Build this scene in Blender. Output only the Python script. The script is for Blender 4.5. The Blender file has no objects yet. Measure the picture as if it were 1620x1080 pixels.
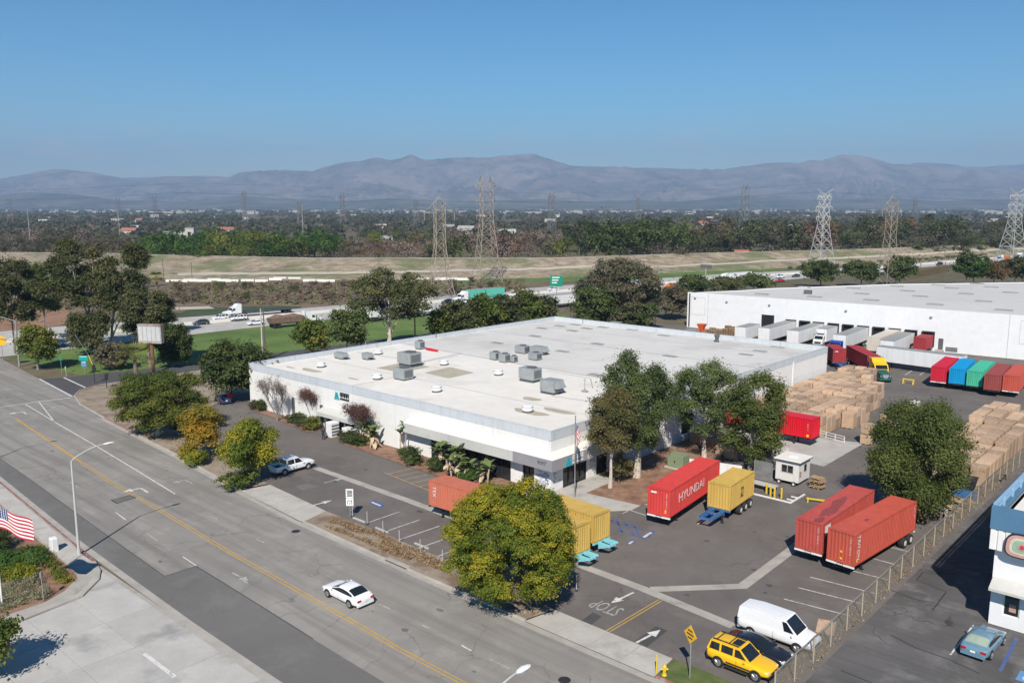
import bpy, bmesh, math, random
import numpy as np
from mathutils import Matrix, Vector

# ------------------------------------------------------------------ camera, sky, sun, exposure
SC = bpy.context.scene
COL = SC.collection
F_PX, PITCH, CAM_H = 1336.85, 0.1580, 30.917
cam_data = bpy.data.cameras.new("camera")
cam_data.sensor_width = 36.0
cam_data.lens = 36.0 * F_PX / 1620.0
cam_data.clip_start = 0.5
cam_data.clip_end = 120000.0
cam = bpy.data.objects.new("camera", cam_data)
cam.location = (0, 0, CAM_H)
cam.rotation_euler = (math.pi / 2 - PITCH, 0, 0)
COL.objects.link(cam)
SC.camera = cam

HAZE = 9.0e-5
SUN_EL, SUN_TRAVEL = math.radians(42.0), math.radians(7.0)      # light travels towards azimuth 7 deg right of +Y
sun_to = Vector((-math.sin(SUN_TRAVEL) * math.cos(SUN_EL), -math.cos(SUN_TRAVEL) * math.cos(SUN_EL), math.sin(SUN_EL)))
world = bpy.data.worlds.new("World")
SC.world = world
world.use_nodes = True
wn, wl = world.node_tree.nodes, world.node_tree.links
wn.clear()
w_out = wn.new("ShaderNodeOutputWorld"); w_bg = wn.new("ShaderNodeBackground"); w_sky = wn.new("ShaderNodeTexSky")
w_sky.sky_type = 'NISHITA'; w_sky.sun_disc = False
w_sky.sun_elevation = SUN_EL
w_sky.sun_rotation = math.pi + SUN_TRAVEL
w_sky.altitude = 300.0; w_sky.air_density = 1.0; w_sky.dust_density = 0.0; w_sky.ozone_density = 4.0
w_bg.inputs[1].default_value = 0.078
# thin fair-weather cloud streaks low over the hills, the same all the way round
w_tc = wn.new("ShaderNodeTexCoord"); w_sep = wn.new("ShaderNodeSeparateXYZ"); w_map = wn.new("ShaderNodeMapping")
w_map.inputs['Scale'].default_value = (9, 9, 70); w_map.inputs['Location'].default_value = (3.0, 0.0, 0.0)
w_no = wn.new("ShaderNodeTexNoise"); w_no.inputs['Scale'].default_value = 1.3; w_no.inputs['Detail'].default_value = 6
w_r1 = wn.new("ShaderNodeMapRange"); w_r1.inputs['From Min'].default_value = 0.50; w_r1.inputs['From Max'].default_value = 0.74
w_r2 = wn.new("ShaderNodeMapRange"); w_r2.inputs['From Min'].default_value = 0.095; w_r2.inputs['From Max'].default_value = 0.055
w_mu = wn.new("ShaderNodeMath"); w_mu.operation = 'MULTIPLY'
w_m2 = wn.new("ShaderNodeMath"); w_m2.operation = 'MULTIPLY'; w_m2.inputs[1].default_value = 0.8
w_mix = wn.new("ShaderNodeMix"); w_mix.data_type = 'RGBA'
w_mix.inputs[7].default_value = (9.5, 9.6, 9.8, 1)
wl.new(w_tc.outputs['Generated'], w_sep.inputs[0]); wl.new(w_tc.outputs['Generated'], w_map.inputs[0])
wl.new(w_map.outputs[0], w_no.inputs['Vector']); wl.new(w_no.outputs[0], w_r1.inputs[0]); wl.new(w_sep.outputs[2], w_r2.inputs[0])
wl.new(w_r1.outputs[0], w_mu.inputs[0]); wl.new(w_r2.outputs[0], w_mu.inputs[1]); wl.new(w_mu.outputs[0], w_m2.inputs[0])
wl.new(w_m2.outputs[0], w_mix.inputs[0]); w_hs = wn.new('ShaderNodeHueSaturation'); w_hs.inputs['Hue'].default_value = 0.478; w_hs.inputs['Saturation'].default_value = 1.34; wl.new(w_sky.outputs[0], w_hs.inputs['Color']); w_ga = wn.new('ShaderNodeGamma'); w_ga.inputs[1].default_value = 1.5; w_sc = wn.new('ShaderNodeVectorMath'); w_sc.operation = 'SCALE'; w_sc.inputs['Scale'].default_value = 0.42; wl.new(w_hs.outputs[0], w_ga.inputs[0]); wl.new(w_ga.outputs[0], w_sc.inputs[0]); wl.new(w_sc.outputs[0], w_mix.inputs[6]); wl.new(w_mix.outputs[2], w_bg.inputs[0])
wl.new(w_bg.outputs[0], w_out.inputs[0])

sun_data = bpy.data.lights.new("sun", 'SUN')
sun_data.energy = 5.0; sun_data.angle = math.radians(0.53); sun_data.color = (1.0, 0.935, 0.84)
sun = bpy.data.objects.new("sun", sun_data)
sun.rotation_euler = (-sun_to).to_track_quat('-Z', 'Y').to_euler()
sun.location = (0, 0, 300)
COL.objects.link(sun)

SC.view_settings.view_transform = 'Standard'
SC.view_settings.look = 'None'
SC.view_settings.exposure = 0.36
SC.view_settings.gamma = 1.0
SC.view_settings.use_curve_mapping = False
SC.render.engine = 'CYCLES'
SC.cycles.use_denoising = True
SC.cycles.max_bounces = 6; SC.cycles.diffuse_bounces = 2; SC.cycles.glossy_bounces = 2
SC.cycles.transparent_max_bounces = 12; SC.cycles.volume_bounces = 0
SC.cycles.caustics_reflective = False; SC.cycles.caustics_refractive = False

# ------------------------------------------------------------------ places
CP, SP = math.cos(PITCH), math.sin(PITCH)
def G(px, py, z=0.0):
    """ground point (height z) that was surveyed at photo pixel px,py"""
    x = (px - 810) / F_PX; y = -(py - 540) / F_PX
    t = (z - CAM_H) / (y * CP - SP)
    return Vector((x * t, (CP + y * SP) * t, z))
def at(px, py, Y):
    x = (px - 810) / F_PX; y = -(py - 540) / F_PX
    t = Y / (CP + y * SP)
    return Vector((x * t, Y, CAM_H + (y * CP - SP) * t))
# the site grid: origin at the warehouse's street corner, U along the street, V away from it
_n = math.hypot(.742, .670)
U = Vector((.742 / _n, -.670 / _n, 0)); V = Vector((.670 / _n, .742 / _n, 0)); O = Vector((4.21, 88.74, 0))
ROT = math.atan2(U.y, U.x)
def S(u, v, z=0.0):
    return O + U * u + V * v + Vector((0, 0, z))
def UV(px, py, z=0.0):
    g = G(px, py, z) - O
    return g.dot(U), g.dot(V)

# ------------------------------------------------------------------ mesh builder
class MB:
    def __init__(s): s.v = []; s.f = []
    def add(s, vs, fs):
        b = len(s.v); s.v += [tuple(q) for q in vs]; s.f += [tuple(b + i for i in q) for q in fs]; return s
    def box(s, x0, y0, z0, x1, y1, z1):
        return s.add([(x0,y0,z0),(x1,y0,z0),(x1,y1,z0),(x0,y1,z0),(x0,y0,z1),(x1,y0,z1),(x1,y1,z1),(x0,y1,z1)],
                     [(0,3,2,1),(4,5,6,7),(0,1,5,4),(1,2,6,5),(2,3,7,6),(3,0,4,7)])
    def cbox(s, x0, y0, z0, x1, y1, z1, c=.04):
        """box with chamfered vertical and top edges"""
        p = [(x0+c,y0),(x1-c,y0),(x1,y0+c),(x1,y1-c),(x1-c,y1),(x0+c,y1),(x0,y1-c),(x0,y0+c)]
        q = [(x0+2*c,y0+c),(x1-2*c,y0+c),(x1-c,y0+2*c),(x1-c,y1-2*c),(x1-2*c,y1-c),(x0+2*c,y1-c),(x0+c,y1-2*c),(x0+c,y0+2*c)]
        vs = [(a,b,z0) for a,b in p] + [(a,b,z1-c) for a,b in p] + [(a,b,z1) for a,b in q]
        fs = [tuple(range(7,-1,-1)), tuple(range(16,24))]
        for k in (0, 8):
            for i in range(8): fs.append((k+i, k+(i+1)%8, k+8+(i+1)%8, k+8+i))
        return s.add(vs, fs)
    def prism(s, pts, z0, z1):
        n = len(pts)
        return s.add([(a,b,z0) for a,b in pts] + [(a,b,z1) for a,b in pts],
                     [tuple(range(n-1,-1,-1)), tuple(range(n,2*n))] + [(i,(i+1)%n,n+(i+1)%n,n+i) for i in range(n)])
    def xprism(s, pts, y0, y1):
        """profile pts (x,z) swept along y"""
        n = len(pts)
        return s.add([(a,y0,b) for a,b in pts] + [(a,y1,b) for a,b in pts],
                     [tuple(range(n)), tuple(range(2*n-1,n-1,-1))] + [(i,n+i,n+(i+1)%n,(i+1)%n) for i in range(n)])
    def tube(s, p, q, r0, r1=None, n=6, caps=True):
        r1 = r0 if r1 is None else r1
        p, q = Vector(p), Vector(q); d = (q - p)
        if d.length < 1e-6: return s
        d.normalize(); a = d.orthogonal().normalized(); b = d.cross(a)
        vs = []
        for c, r in ((p, r0), (q, r1)):
            for i in range(n):
                t = 2*math.pi*i/n; vs.append(c + a*(r*math.cos(t)) + b*(r*math.sin(t)))
        fs = [(i,(i+1)%n,n+(i+1)%n,n+i) for i in range(n)]
        if caps: fs += [tuple(range(n-1,-1,-1)), tuple(range(n,2*n))]
        return s.add(vs, fs)
    def path(s, pts, r, n=6):
        for a, b in zip(pts[:-1], pts[1:]): s.tube(a, b, r, r, n)
        return s
    def quad(s, a, b, c, d): return s.add([a,b,c,d], [(0,1,2,3)])
    def poly(s, pts): return s.add(pts, [tuple(range(len(pts)))])
    def loft(s, rings, cap=True):
        n = len(rings[0]); vs = [q for r in rings for q in r]; fs = []
        for k in range(len(rings)-1):
            for i in range(n): fs.append((k*n+i, k*n+(i+1)%n, (k+1)*n+(i+1)%n, (k+1)*n+i))
        if cap: fs += [tuple(range(n-1,-1,-1)), tuple(range((len(rings)-1)*n, len(rings)*n))]
        return s.add(vs, fs)
    def lathe(s, prof, c=(0,0,0), n=16):
        return s.loft([[(c[0]+r*math.cos(2*math.pi*i/n), c[1]+r*math.sin(2*math.pi*i/n), c[2]+z) for i in range(n)] for r, z in prof])
    def wheel(s, c, r, w, n=16):
        """tyre or rim: axis along y"""
        x, y, z = c
        rings = []
        for rr, yy in ((r*.55,-w/2),(r*.92,-w/2),(r,-w*.3),(r,w*.3),(r*.92,w/2),(r*.55,w/2)):
            rings.append([(x+rr*math.cos(2*math.pi*i/n), y+yy, z+rr*math.sin(2*math.pi*i/n)) for i in range(n)])
        return s.loft(rings)
    def mesh(s, name, smooth=False):
        m = bpy.data.meshes.new(name); m.from_pydata(s.v, [], s.f)
        bm = bmesh.new(); bm.from_mesh(m); bmesh.ops.recalc_face_normals(bm, faces=bm.faces); bm.to_mesh(m); bm.free()
        if smooth:
            m.polygons.foreach_set('use_smooth', [True]*len(m.polygons))
            m.set_sharp_from_angle(angle=math.radians(35))
        return m

def link(name, mesh, mat=None, parent=None, loc=(0,0,0), rotz=0.0):
    o = bpy.data.objects.new(name, mesh); COL.objects.link(o)
    if parent: o.parent = parent
    o.location = loc; o.rotation_euler = (0, 0, rotz)
    if mat is not None and mesh is not None:
        if not mesh.materials: mesh.materials.append(None)
        o.material_slots[0].link = 'OBJECT'; o.material_slots[0].material = mat
    return o
def tag(o, label=None, cat=None, group=None, kind=None):
    if label: o['label'] = label
    if cat: o['category'] = cat
    if group: o['group'] = group
    if kind: o['kind'] = kind
    return o
def obj(name, mb, mat, parent=None, loc=(0,0,0), rotz=0.0, smooth=False):
    return link(name, mb.mesh(name, smooth), mat, parent, loc, rotz)
def thing(name, label, cat, loc=(0,0,0), rotz=0.0, group=None):
    o = bpy.data.objects.new(name, None); o.empty_display_size = .3; COL.objects.link(o)
    o.location = loc; o.rotation_euler = (0, 0, rotz)
    return tag(o, label, cat, group)
def struct(name, mb, mat, loc=(0,0,0), rotz=0.0, smooth=False):
    return tag(obj(name, mb, mat, None, loc, rotz, smooth), kind='structure')
class Proto:
    """a kind of thing built once; every spawn is a thing with parts that share the mesh data"""
    def __init__(s): s.p = []
    def add(s, name, mb, mat, parent=None, smooth=False, loc=(0,0,0), rotz=0.0):
        me = mb if isinstance(mb, bpy.types.Mesh) else mb.mesh(name, smooth)
        s.p.append((name, me, mat, parent, loc, rotz)); return len(s.p) - 1
    def spawn(s, name, label, cat, loc, rotz=0.0, group=None, paint=None, scale=None, skip=()):
        root = thing(name, label, cat, loc, rotz, group)
        if scale: root.scale = (scale,)*3 if not isinstance(scale, tuple) else scale
        made = []
        for nm, me, mat, par, lc, rz in s.p:
            if nm in skip: made.append(None); continue
            m = (paint or {}).get(mat, mat) if isinstance(mat, str) else mat
            made.append(link(nm, me, MAT[m] if isinstance(m, str) else m, root if par is None else made[par], lc, rz))
        return root

# ------------------------------------------------------------------ materials
MAT = {}
def nodes(name):
    m = bpy.data.materials.new(name); m.use_nodes = True
    nt = m.node_tree; b = nt.nodes['Principled BSDF']
    return m, nt, nt.nodes, nt.links, b
def rgb(c): return (c[0], c[1], c[2], 1.0)
def mixc(N, L, fac, a, b, mode='MIX'):
    x = N.new('ShaderNodeMix'); x.data_type = 'RGBA'; x.blend_type = mode
    for i, s in ((0, fac), (6, a), (7, b)):
        if isinstance(s, (int, float)): x.inputs[i].default_value = s
        elif isinstance(s, tuple): x.inputs[i].default_value = rgb(s)
        else: L.new(s, x.inputs[i])
    return x.outputs[2]
def noise(N, L, vec, scale, detail=4, rough=.55, dim=None):
    t = N.new('ShaderNodeTexNoise'); t.inputs['Scale'].default_value = scale; t.inputs['Detail'].default_value = detail
    t.inputs['Roughness'].default_value = rough
    if vec is not None: L.new(vec, t.inputs['Vector'])
    return t.outputs[0]
def ramp(N, L, fac, lo, hi, o0=0.0, o1=1.0):
    r = N.new('ShaderNodeMapRange'); r.inputs[1].default_value = lo; r.inputs[2].default_value = hi
    r.inputs[3].default_value = o0; r.inputs[4].default_value = o1
    L.new(fac, r.inputs[0]); return r.outputs[0]
def coords(N, world=False):
    if world: return N.new('ShaderNodeNewGeometry').outputs['Position']
    return N.new('ShaderNodeTexCoord').outputs['Object']
def bump(N, L, b, h, strength=.3, dist=.05):
    x = N.new('ShaderNodeBump'); x.inputs['Strength'].default_value = strength; x.inputs['Distance'].default_value = dist
    L.new(h, x.inputs['Height']); L.new(x.outputs[0], b.inputs['Normal'])
def M(name, col, rough=.8, var=.18, scale=1.2, col2=None, metal=0.0, world=False, bmp=.0, spots=None, coat=0.0, rnd=0.0, spec=.4, streak=0.0):
    """plain procedural material: colour broken up by noise at two scales, optional stains, per-object drift"""
    m, nt, N, L, b = nodes(name)
    v = coords(N, world)
    n1 = noise(N, L, v, scale, 5); n2 = noise(N, L, v, scale*9, 3)
    a = tuple(c*(1-var) for c in col); d = col2 or tuple(min(1, c*(1+var)) for c in col)
    c = mixc(N, L, ramp(N, L, n1, .32, .68), a, d)
    c = mixc(N, L, ramp(N, L, n2, .3, .7, 0, .35), c, tuple(x*.8 for x in col))
    if spots:
        n3 = noise(N, L, v, spots[1], 5, .6)
        c = mixc(N, L, ramp(N, L, n3, spots[2], spots[2]+.12, 0, spots[3]), c, spots[0])
    if streak:                                                                            # rain streaks run down the face
        m3 = N.new('ShaderNodeMapping'); m3.inputs['Scale'].default_value = (1, 1, .05); L.new(v, m3.inputs[0])
        c = mixc(N, L, ramp(N, L, noise(N, L, m3.outputs[0], 1.3, 5, .7), .48, .75, 0, streak), c, tuple(x*.6 for x in col))
    if rnd:
        oi = N.new('ShaderNodeObjectInfo'); hs = N.new('ShaderNodeHueSaturation')
        L.new(ramp(N, L, oi.outputs['Random'], 0, 1, 1-rnd, 1+rnd), hs.inputs['Value']); L.new(c, hs.inputs['Color']); c = hs.outputs[0]
    L.new(c, b.inputs['Base Color'])
    b.inputs['Roughness'].default_value = rough; b.inputs['Metallic'].default_value = metal
    b.inputs['Specular IOR Level'].default_value = spec
    if coat: b.inputs['Coat Weight'].default_value = coat; b.inputs['Coat Roughness'].default_value = .12
    if bmp: bump(N, L, b, n2, bmp)
    MAT[name] = m; return m
def asphalt(name, col, crack=.35, patch=.18, seed=0.0, streak=0.0, worn=.5):
    m, nt, N, L, b = nodes(name)
    v = coords(N, True)
    mp = N.new('ShaderNodeMapping'); mp.inputs['Rotation'].default_value = (0, 0, -ROT); mp.inputs['Location'].default_value = (seed, seed*.7, 0)
    L.new(v, mp.inputs[0]); w = mp.outputs[0]
    big = noise(N, L, w, .09, 4); mid = noise(N, L, w, .55, 5, .6); fine = noise(N, L, w, 16, 3, .7)
    c = mixc(N, L, ramp(N, L, big, .35, .65), tuple(x*(1-patch) for x in col), tuple(x*(1+patch) for x in col))
    c = mixc(N, L, ramp(N, L, mid, .3, .7, 0, .55), c, tuple(x*1.16 for x in col))
    c = mixc(N, L, ramp(N, L, fine, .3, .75, 0, .4), c, tuple(x*.66 for x in col))
    st = noise(N, L, w, 1.1, 6, .7)
    c = mixc(N, L, ramp(N, L, noise(N, L, w, .28, 6, .7), .50, .64, 0, worn), c, tuple(x*(1.1 + .45*worn) for x in col))       # worn pale areas
    c = mixc(N, L, ramp(N, L, st, .66, .76, 0, .5), c, tuple(x*.45 for x in col))       # oil and tar stains
    if streak:                                                                            # tyre-worn bands along the lane
        m3 = N.new('ShaderNodeMapping'); m3.inputs['Scale'].default_value = (.02, .55, 1); L.new(w, m3.inputs[0])
        s2 = noise(N, L, m3.outputs[0], 1.6, 4, .65)
        c = mixc(N, L, ramp(N, L, s2, .45, .7, 0, streak), c, tuple(x*.62 for x in col))
    vo = N.new('ShaderNodeTexVoronoi'); vo.feature = 'DISTANCE_TO_EDGE'; vo.inputs['Scale'].default_value = .19
    wv = N.new('ShaderNodeMix'); wv.data_type = 'VECTOR'; wv.inputs[0].default_value = .12
    nz = N.new('ShaderNodeTexNoise'); nz.inputs['Scale'].default_value = .5; nz.inputs['Detail'].default_value = 4; L.new(w, nz.inputs['Vector'])
    va = N.new('ShaderNodeVectorMath'); va.operation = 'MULTIPLY_ADD'; va.inputs[1].default_value = (2.6,2.6,0); L.new(nz.outputs['Color'], va.inputs[0]); L.new(w, va.inputs[2])
    L.new(va.outputs[0], vo.inputs['Vector'])
    gate = noise(N, L, w, .12, 2)
    ck = N.new('ShaderNodeMath'); ck.operation = 'MULTIPLY'
    L.new(ramp(N, L, vo.outputs['Distance'], .0, .012, crack, 0), ck.inputs[0]); L.new(ramp(N, L, gate, .45, .6), ck.inputs[1])
    c = mixc(N, L, ck.outputs[0], c, tuple(x*.3 for x in col))
    L.new(c, b.inputs['Base Color']); b.inputs['Roughness'].default_value = .88; b.inputs['Specular IOR Level'].default_value = .25
    bump(N, L, b, fine, .25, .02)
    MAT[name] = m; return m
def leafmat(name, c0, c1, c2=None, trans=.34, rnd=.12):
    """leaf colours vary from leaf to leaf and spray to spray (mesh attribute), not with light"""
    m, nt, N, L, b = nodes(name)
    a = N.new('ShaderNodeAttribute'); a.attribute_name = 'tint'
    cr = N.new('ShaderNodeValToRGB'); e = cr.color_ramp.elements
    e[0].color = rgb(c0); e[0].position = .05; e[1].color = rgb(c2 or c1); e[1].position = .95
    if c2: x = e.new(.5); x.color = rgb(c1)
    L.new(a.outputs['Fac'], cr.inputs[0]); c = cr.outputs[0]
    oi = N.new('ShaderNodeObjectInfo'); hs = N.new('ShaderNodeHueSaturation')
    L.new(ramp(N, L, oi.outputs['Random'], 0, 1, 1-rnd, 1+rnd), hs.inputs['Value']); L.new(c, hs.inputs['Color']); c = hs.outputs[0]
    L.new(c, b.inputs['Base Color']); b.inputs['Roughness'].default_value = .6; b.inputs['Specular IOR Level'].default_value = .25
    tr = N.new('ShaderNodeBsdfTranslucent'); L.new(c, tr.inputs[0])
    mx = N.new('ShaderNodeMixShader'); mx.inputs[0].default_value = trans + .1
    out = N['Material Output']; L.new(b.outputs[0], mx.inputs[1]); L.new(tr.outputs[0], mx.inputs[2]); L.new(mx.outputs[0], out.inputs[0])
    MAT[name] = m; return m
def paint(name, col, rough=.42, var=.06, wear=None, coat=.0, rnd=0.0):
    return M(name, col, rough, var, .6, spots=wear, coat=coat, spec=.45, rnd=rnd, streak=.45 if name.startswith(('box_', 'trailer_')) else 0)
def glassmat(name, col, rough=.06):
    m, nt, N, L, b = nodes(name)
    n1 = noise(N, L, coords(N), .8, 2)
    L.new(mixc(N, L, n1, tuple(x*.7 for x in col), tuple(x*1.3 for x in col)), b.inputs['Base Color'])
    b.inputs['Roughness'].default_value = rough; b.inputs['Specular IOR Level'].default_value = .7
    MAT[name] = m; return m
def meshmat(name, col, scale=14.0, cover=.35):
    """wire mesh: diamonds of wire with open gaps"""
    m, nt, N, L, b = nodes(name)
    v = coords(N)
    sep = N.new('ShaderNodeSeparateXYZ'); L.new(v, sep.inputs[0])
    def band(sign):
        a = N.new('ShaderNodeMath'); a.operation = 'MULTIPLY_ADD'; a.inputs[1].default_value = sign; L.new(sep.outputs[2], a.inputs[0]); L.new(sep.outputs[0], a.inputs[2])
        s_ = N.new('ShaderNodeMath'); s_.operation = 'MULTIPLY'; s_.inputs[1].default_value = scale; L.new(a.outputs[0], s_.inputs[0])
        f = N.new('ShaderNodeMath'); f.operation = 'FRACT'; L.new(s_.outputs[0], f.inputs[0])
        g = N.new('ShaderNodeMath'); g.operation = 'LESS_THAN'; g.inputs[1].default_value = cover; L.new(f.outputs[0], g.inputs[0]); return g.outputs[0]
    mx = N.new('ShaderNodeMath'); mx.operation = 'MAXIMUM'; L.new(band(1), mx.inputs[0]); L.new(band(-1), mx.inputs[1])
    n1 = noise(N, L, v, 1.5)
    L.new(mixc(N, L, n1, tuple(x*.75 for x in col), tuple(x*1.2 for x in col)), b.inputs['Base Color'])
    b.inputs['Roughness'].default_value = .6
    L.new(mx.outputs[0], b.inputs['Alpha'])
    MAT[name] = m; return m

asphalt('road_asphalt', (.246, .232, .212), .55, .16, 3.0, .7)
asphalt('road_patch_asphalt', (.142, .136, .13), .15, .10, 7.0)
asphalt('seal_asphalt', (.07, .068, .068), .0, .1, 1.0)
asphalt('lot_asphalt', (.136, .122, .113), .3, .22, 11.0)
asphalt('alley_asphalt', (.105, .100, .098), .9, .45, 5.0, .5, .95)
asphalt('side_asphalt', (.075, .075, .078), .1, .1, 2.0)
asphalt('freeway_concrete', (.40, .385, .36), .1, .08, 9.0)
M('concrete', (.42, .40, .365), .85, .12, .5, world=True, spots=((.22,.21,.195), .35, .56, .55), bmp=.15)
M('driveway_concrete', (.415, .40, .375), .85, .10, .4, world=True, spots=((.2,.2,.2), .22, .55, .6), bmp=.15, rnd=.05)
M('swale_concrete', (.36, .335, .30), .85, .14, .6, world=True, spots=((.18,.17,.155), .5, .58, .6))
M('kerb_concrete', (.37, .345, .305), .85, .15, .7, world=True, spots=((.13,.12,.11), .8, .6, .6))
M('red_kerb', (.26, .12, .11), .8, .25, .9, world=True, spots=((.33,.30,.28), 1.5, .52, .7))
M('pink_paver', (.42, .25, .20), .85, .16, .8, world=True)
M('dirt', (.27, .215, .16), .95, .25, .35, col2=(.34, .28, .215), world=True, spots=((.14,.085,.055), .28, .52, .7), bmp=.5)
M('bark_mulch', (.22, .115, .075), .95, .3, .8, col2=(.32,.19,.125), world=True, spots=((.30,.24,.17), .5, .55, .6), bmp=.6)
M('lawn', (.085, .15, .028), .9, .28, .08, col2=(.135, .20, .045), world=True, spots=((.16,.14,.05), .12, .60, .5), bmp=.5)
M('verge_grass', (.07, .12, .025), .9, .3, .8, col2=(.15,.16,.06), world=True, bmp=.5)
M('white_line', (.62, .61, .59), .7, .1, 1.5, world=True, spots=((.24,.23,.225), 3.0, .5, .75))
M('worn_line', (.40, .39, .375), .7, .1, 1.5, world=True, spots=((.22,.215,.21), 2.2, .45, .8))
M('yellow_line', (.50, .30, .06), .7, .12, 1.2, world=True, spots=((.28,.24,.19), 1.6, .5, .75))
M('blue_line', (.06, .11, .28), .7, .15, 1.2, world=True, spots=((.12,.12,.13), 1.6, .52, .7))
M('tar', (.035, .034, .034), .6, .2, 2, world=True)
M('wall_white', (.73, .72, .70), .75, .03, .15, spots=((.62,.61,.59), .25, .62, .5), streak=.12)
M('wall_band', (.52, .55, .58), .75, .04, .2, spots=((.42,.44,.46), .3, .6, .5), streak=.4)
M('canopy_grey', (.50, .49, .46), .75, .06, .3, spots=((.34,.33,.31), .4, .6, .5))
M('fascia_grey', (.27, .26, .275), .75, .06, .3)
M('roof_white', (.70, .67, .615), .8, .06, .07, spots=((.48,.44,.38), .10, .56, .55))
M('roof_grey', (.58, .565, .535), .8, .07, .06, spots=((.40,.38,.35), .09, .54, .5))
M('roof_tan', (.40, .36, .28), .85, .1, .4, spots=((.3,.27,.2), .5, .55, .5))
M('roof_seam', (.30, .295, .285), .85, .2, .4)
M('roof_w2', (.52, .51, .49), .85, .06, .05, spots=((.42,.40,.37), .08, .56, .5))
M('wall_w2', (.73, .73, .74), .7, .03, .08, spots=((.66,.66,.66), .15, .62, .4), streak=.07)
M('skylight', (.30, .29, .26), .35, .1, .6)
M('panel_line', (.46, .46, .46), .8, .1, .5)
M('black_opening', (.012, .012, .013), .7, .2, 1)
M('dock_rubber', (.02, .02, .02), .8, .3, 1)
M('hvac', (.33, .35, .355), .5, .10, 1.2, metal=.25, spots=((.2,.21,.21), 1.5, .58, .6))
M('hvac_dark', (.10, .105, .11), .6, .15, 1.5)
M('galvanised', (.42, .43, .43), .45, .1, 1.0, metal=.5)
M('vent_white', (.72, .72, .71), .6, .06, 1.5)
M('dark_metal', (.03, .03, .032), .55, .2, 2)
M('rubber', (.018, .018, .019), .85, .2, 4)
M('rim_metal', (.42, .42, .43), .35, .06, 4, metal=.7)
M('rim_white', (.62, .62, .62), .5, .06, 4)
M('steel_post', (.33, .33, .335), .5, .08, 1.0, metal=.4)
M('pole_concrete', (.45, .44, .42), .7, .06, .6)
M('weathered_wood', (.13, .095, .07), .9, .2, 1.5)
M('tower_tan', (.30, .25, .20), .7, .12, .2)
M('tower_grey', (.50, .50, .49), .55, .08, .2, metal=.3)
M('tower_far', (.17, .17, .175), .7, .1, .2)
M('bark', (.16, .12, .09), .9, .25, 2, bmp=.5)
M('pale_bark', (.50, .44, .37), .85, .15, 1.3, spots=((.25,.18,.13), 1.5, .56, .7))
M('grey_bark', (.22, .19, .17), .9, .2, 2)
M('cardboard', (.45, .315, .215), .85, .10, .8, rnd=.34, spots=((.27,.17,.10), .7, .50, .7))
M('cardboard_tape', (.44, .32, .20), .6, .1, 1)
M('pallet_wood', (.34, .235, .14), .9, .2, 2, rnd=.12)
M('plastic_wrap', (.62, .62, .61), .35, .1, 1.5)
M('fence_tan', (.36, .31, .24), .8, .12, .6)
M('yellow_paint', (.62, .43, .04), .5, .08, 1.5, spots=((.3,.22,.08), 2, .6, .6))
M('hydrant_yellow', (.66, .47, .03), .45, .06, 2)
M('transformer_green', (.20, .25, .15), .6, .1, .8, spots=((.12,.12,.08), 1.5, .58, .6))
M('sign_green', (.0, .22, .13), .5, .05, 1)
M('sign_teal', (.0, .30, .27), .5, .05, 1)
M('sign_blue', (.10, .26, .50), .5, .05, 1)
M('sign_white', (.74, .74, .73), .5, .04, 1)
M('sign_yellow', (.72, .40, .02), .5, .06, 1)
M('sign_ink', (.02, .02, .025), .6, .1, 2)
M('decal_white', (.72, .71, .69), .6, .06, 2)
M('decal_black', (.02, .02, .02), .6, .06, 2)
M('decal_cyan', (.02, .34, .42), .5, .06, 2)
M('decal_navy', (.02, .05, .25), .5, .06, 2)
M('hazard_yellow', (.85, .55, .03), .5, .06, 2)
M('rust', (.20, .09, .05), .9, .3, .8)
M('billboard_back', (.36, .33, .30), .8, .2, .6, spots=((.20,.10,.06), .6, .52, .8))
M('orange_plastic', (.75, .12, .03), .5, .08, 1)
M('brush_brown', (.20, .14, .09), .9, .2, 2)
def levee_mat():
    m, nt, N, L, b = nodes('levee_earth'); v = coords(N, True)
    n1 = noise(N, L, v, .22, 8, .72); n2 = noise(N, L, v, .030, 7, .68); n3 = noise(N, L, v, .07, 6, .7)
    c = mixc(N, L, ramp(N, L, n1, .36, .64), (.19, .145, .095), (.42, .345, .25))
    c = mixc(N, L, ramp(N, L, n2, .48, .58, 0, .85), c, (.13, .155, .055)); c = mixc(N, L, ramp(N, L, n3, .56, .66, 0, .7), c, (.14, .10, .065))
    L.new(c, b.inputs['Base Color']); b.inputs['Roughness'].default_value = .95; bump(N, L, b, n1, 1.0, 1.2); MAT['levee_earth'] = m
levee_mat()
M('levee_road', (.44, .39, .31), .95, .1, .1, world=True)
M('river_scrub', (.13, .095, .065), .95, .3, .05, col2=(.20,.15,.10), world=True, spots=((.09,.11,.035), .03, .54, .75), bmp=.6)
M('red_soil', (.25, .12, .07), .95, .25, .12, col2=(.34,.20,.13), world=True, spots=((.10,.10,.04), .1, .58, .6))
M('barrier_concrete', (.62, .60, .55), .8, .06, .3)
M('pond_green', (.045, .07, .025), .9, .2, .1, world=True)
paint('paint_white', (.78, .78, .785), .3, .02, coat=.5)
paint('paint_black', (.012, .014, .02), .25, .1, coat=.6)
paint('paint_yellow', (.80, .46, .012), .3, .03, coat=.5)
paint('paint_navy', (.03, .055, .14), .3, .05, coat=.5)
paint('paint_steel_blue', (.13, .235, .31), .28, .04, coat=.5)
paint('paint_red', (.42, .02, .025), .3, .05, coat=.4)
paint('paint_silver', (.45, .46, .47), .35, .04, coat=.4)
paint('paint_dark', (.05, .06, .07), .3, .06, coat=.4)
paint('paint_green', (.02, .10, .085), .35, .05, coat=.3)
paint('paint_blue_cab', (.02, .07, .36), .35, .05, coat=.3)
paint('paint_orange', (.62, .16, .02), .4, .05)
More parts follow.
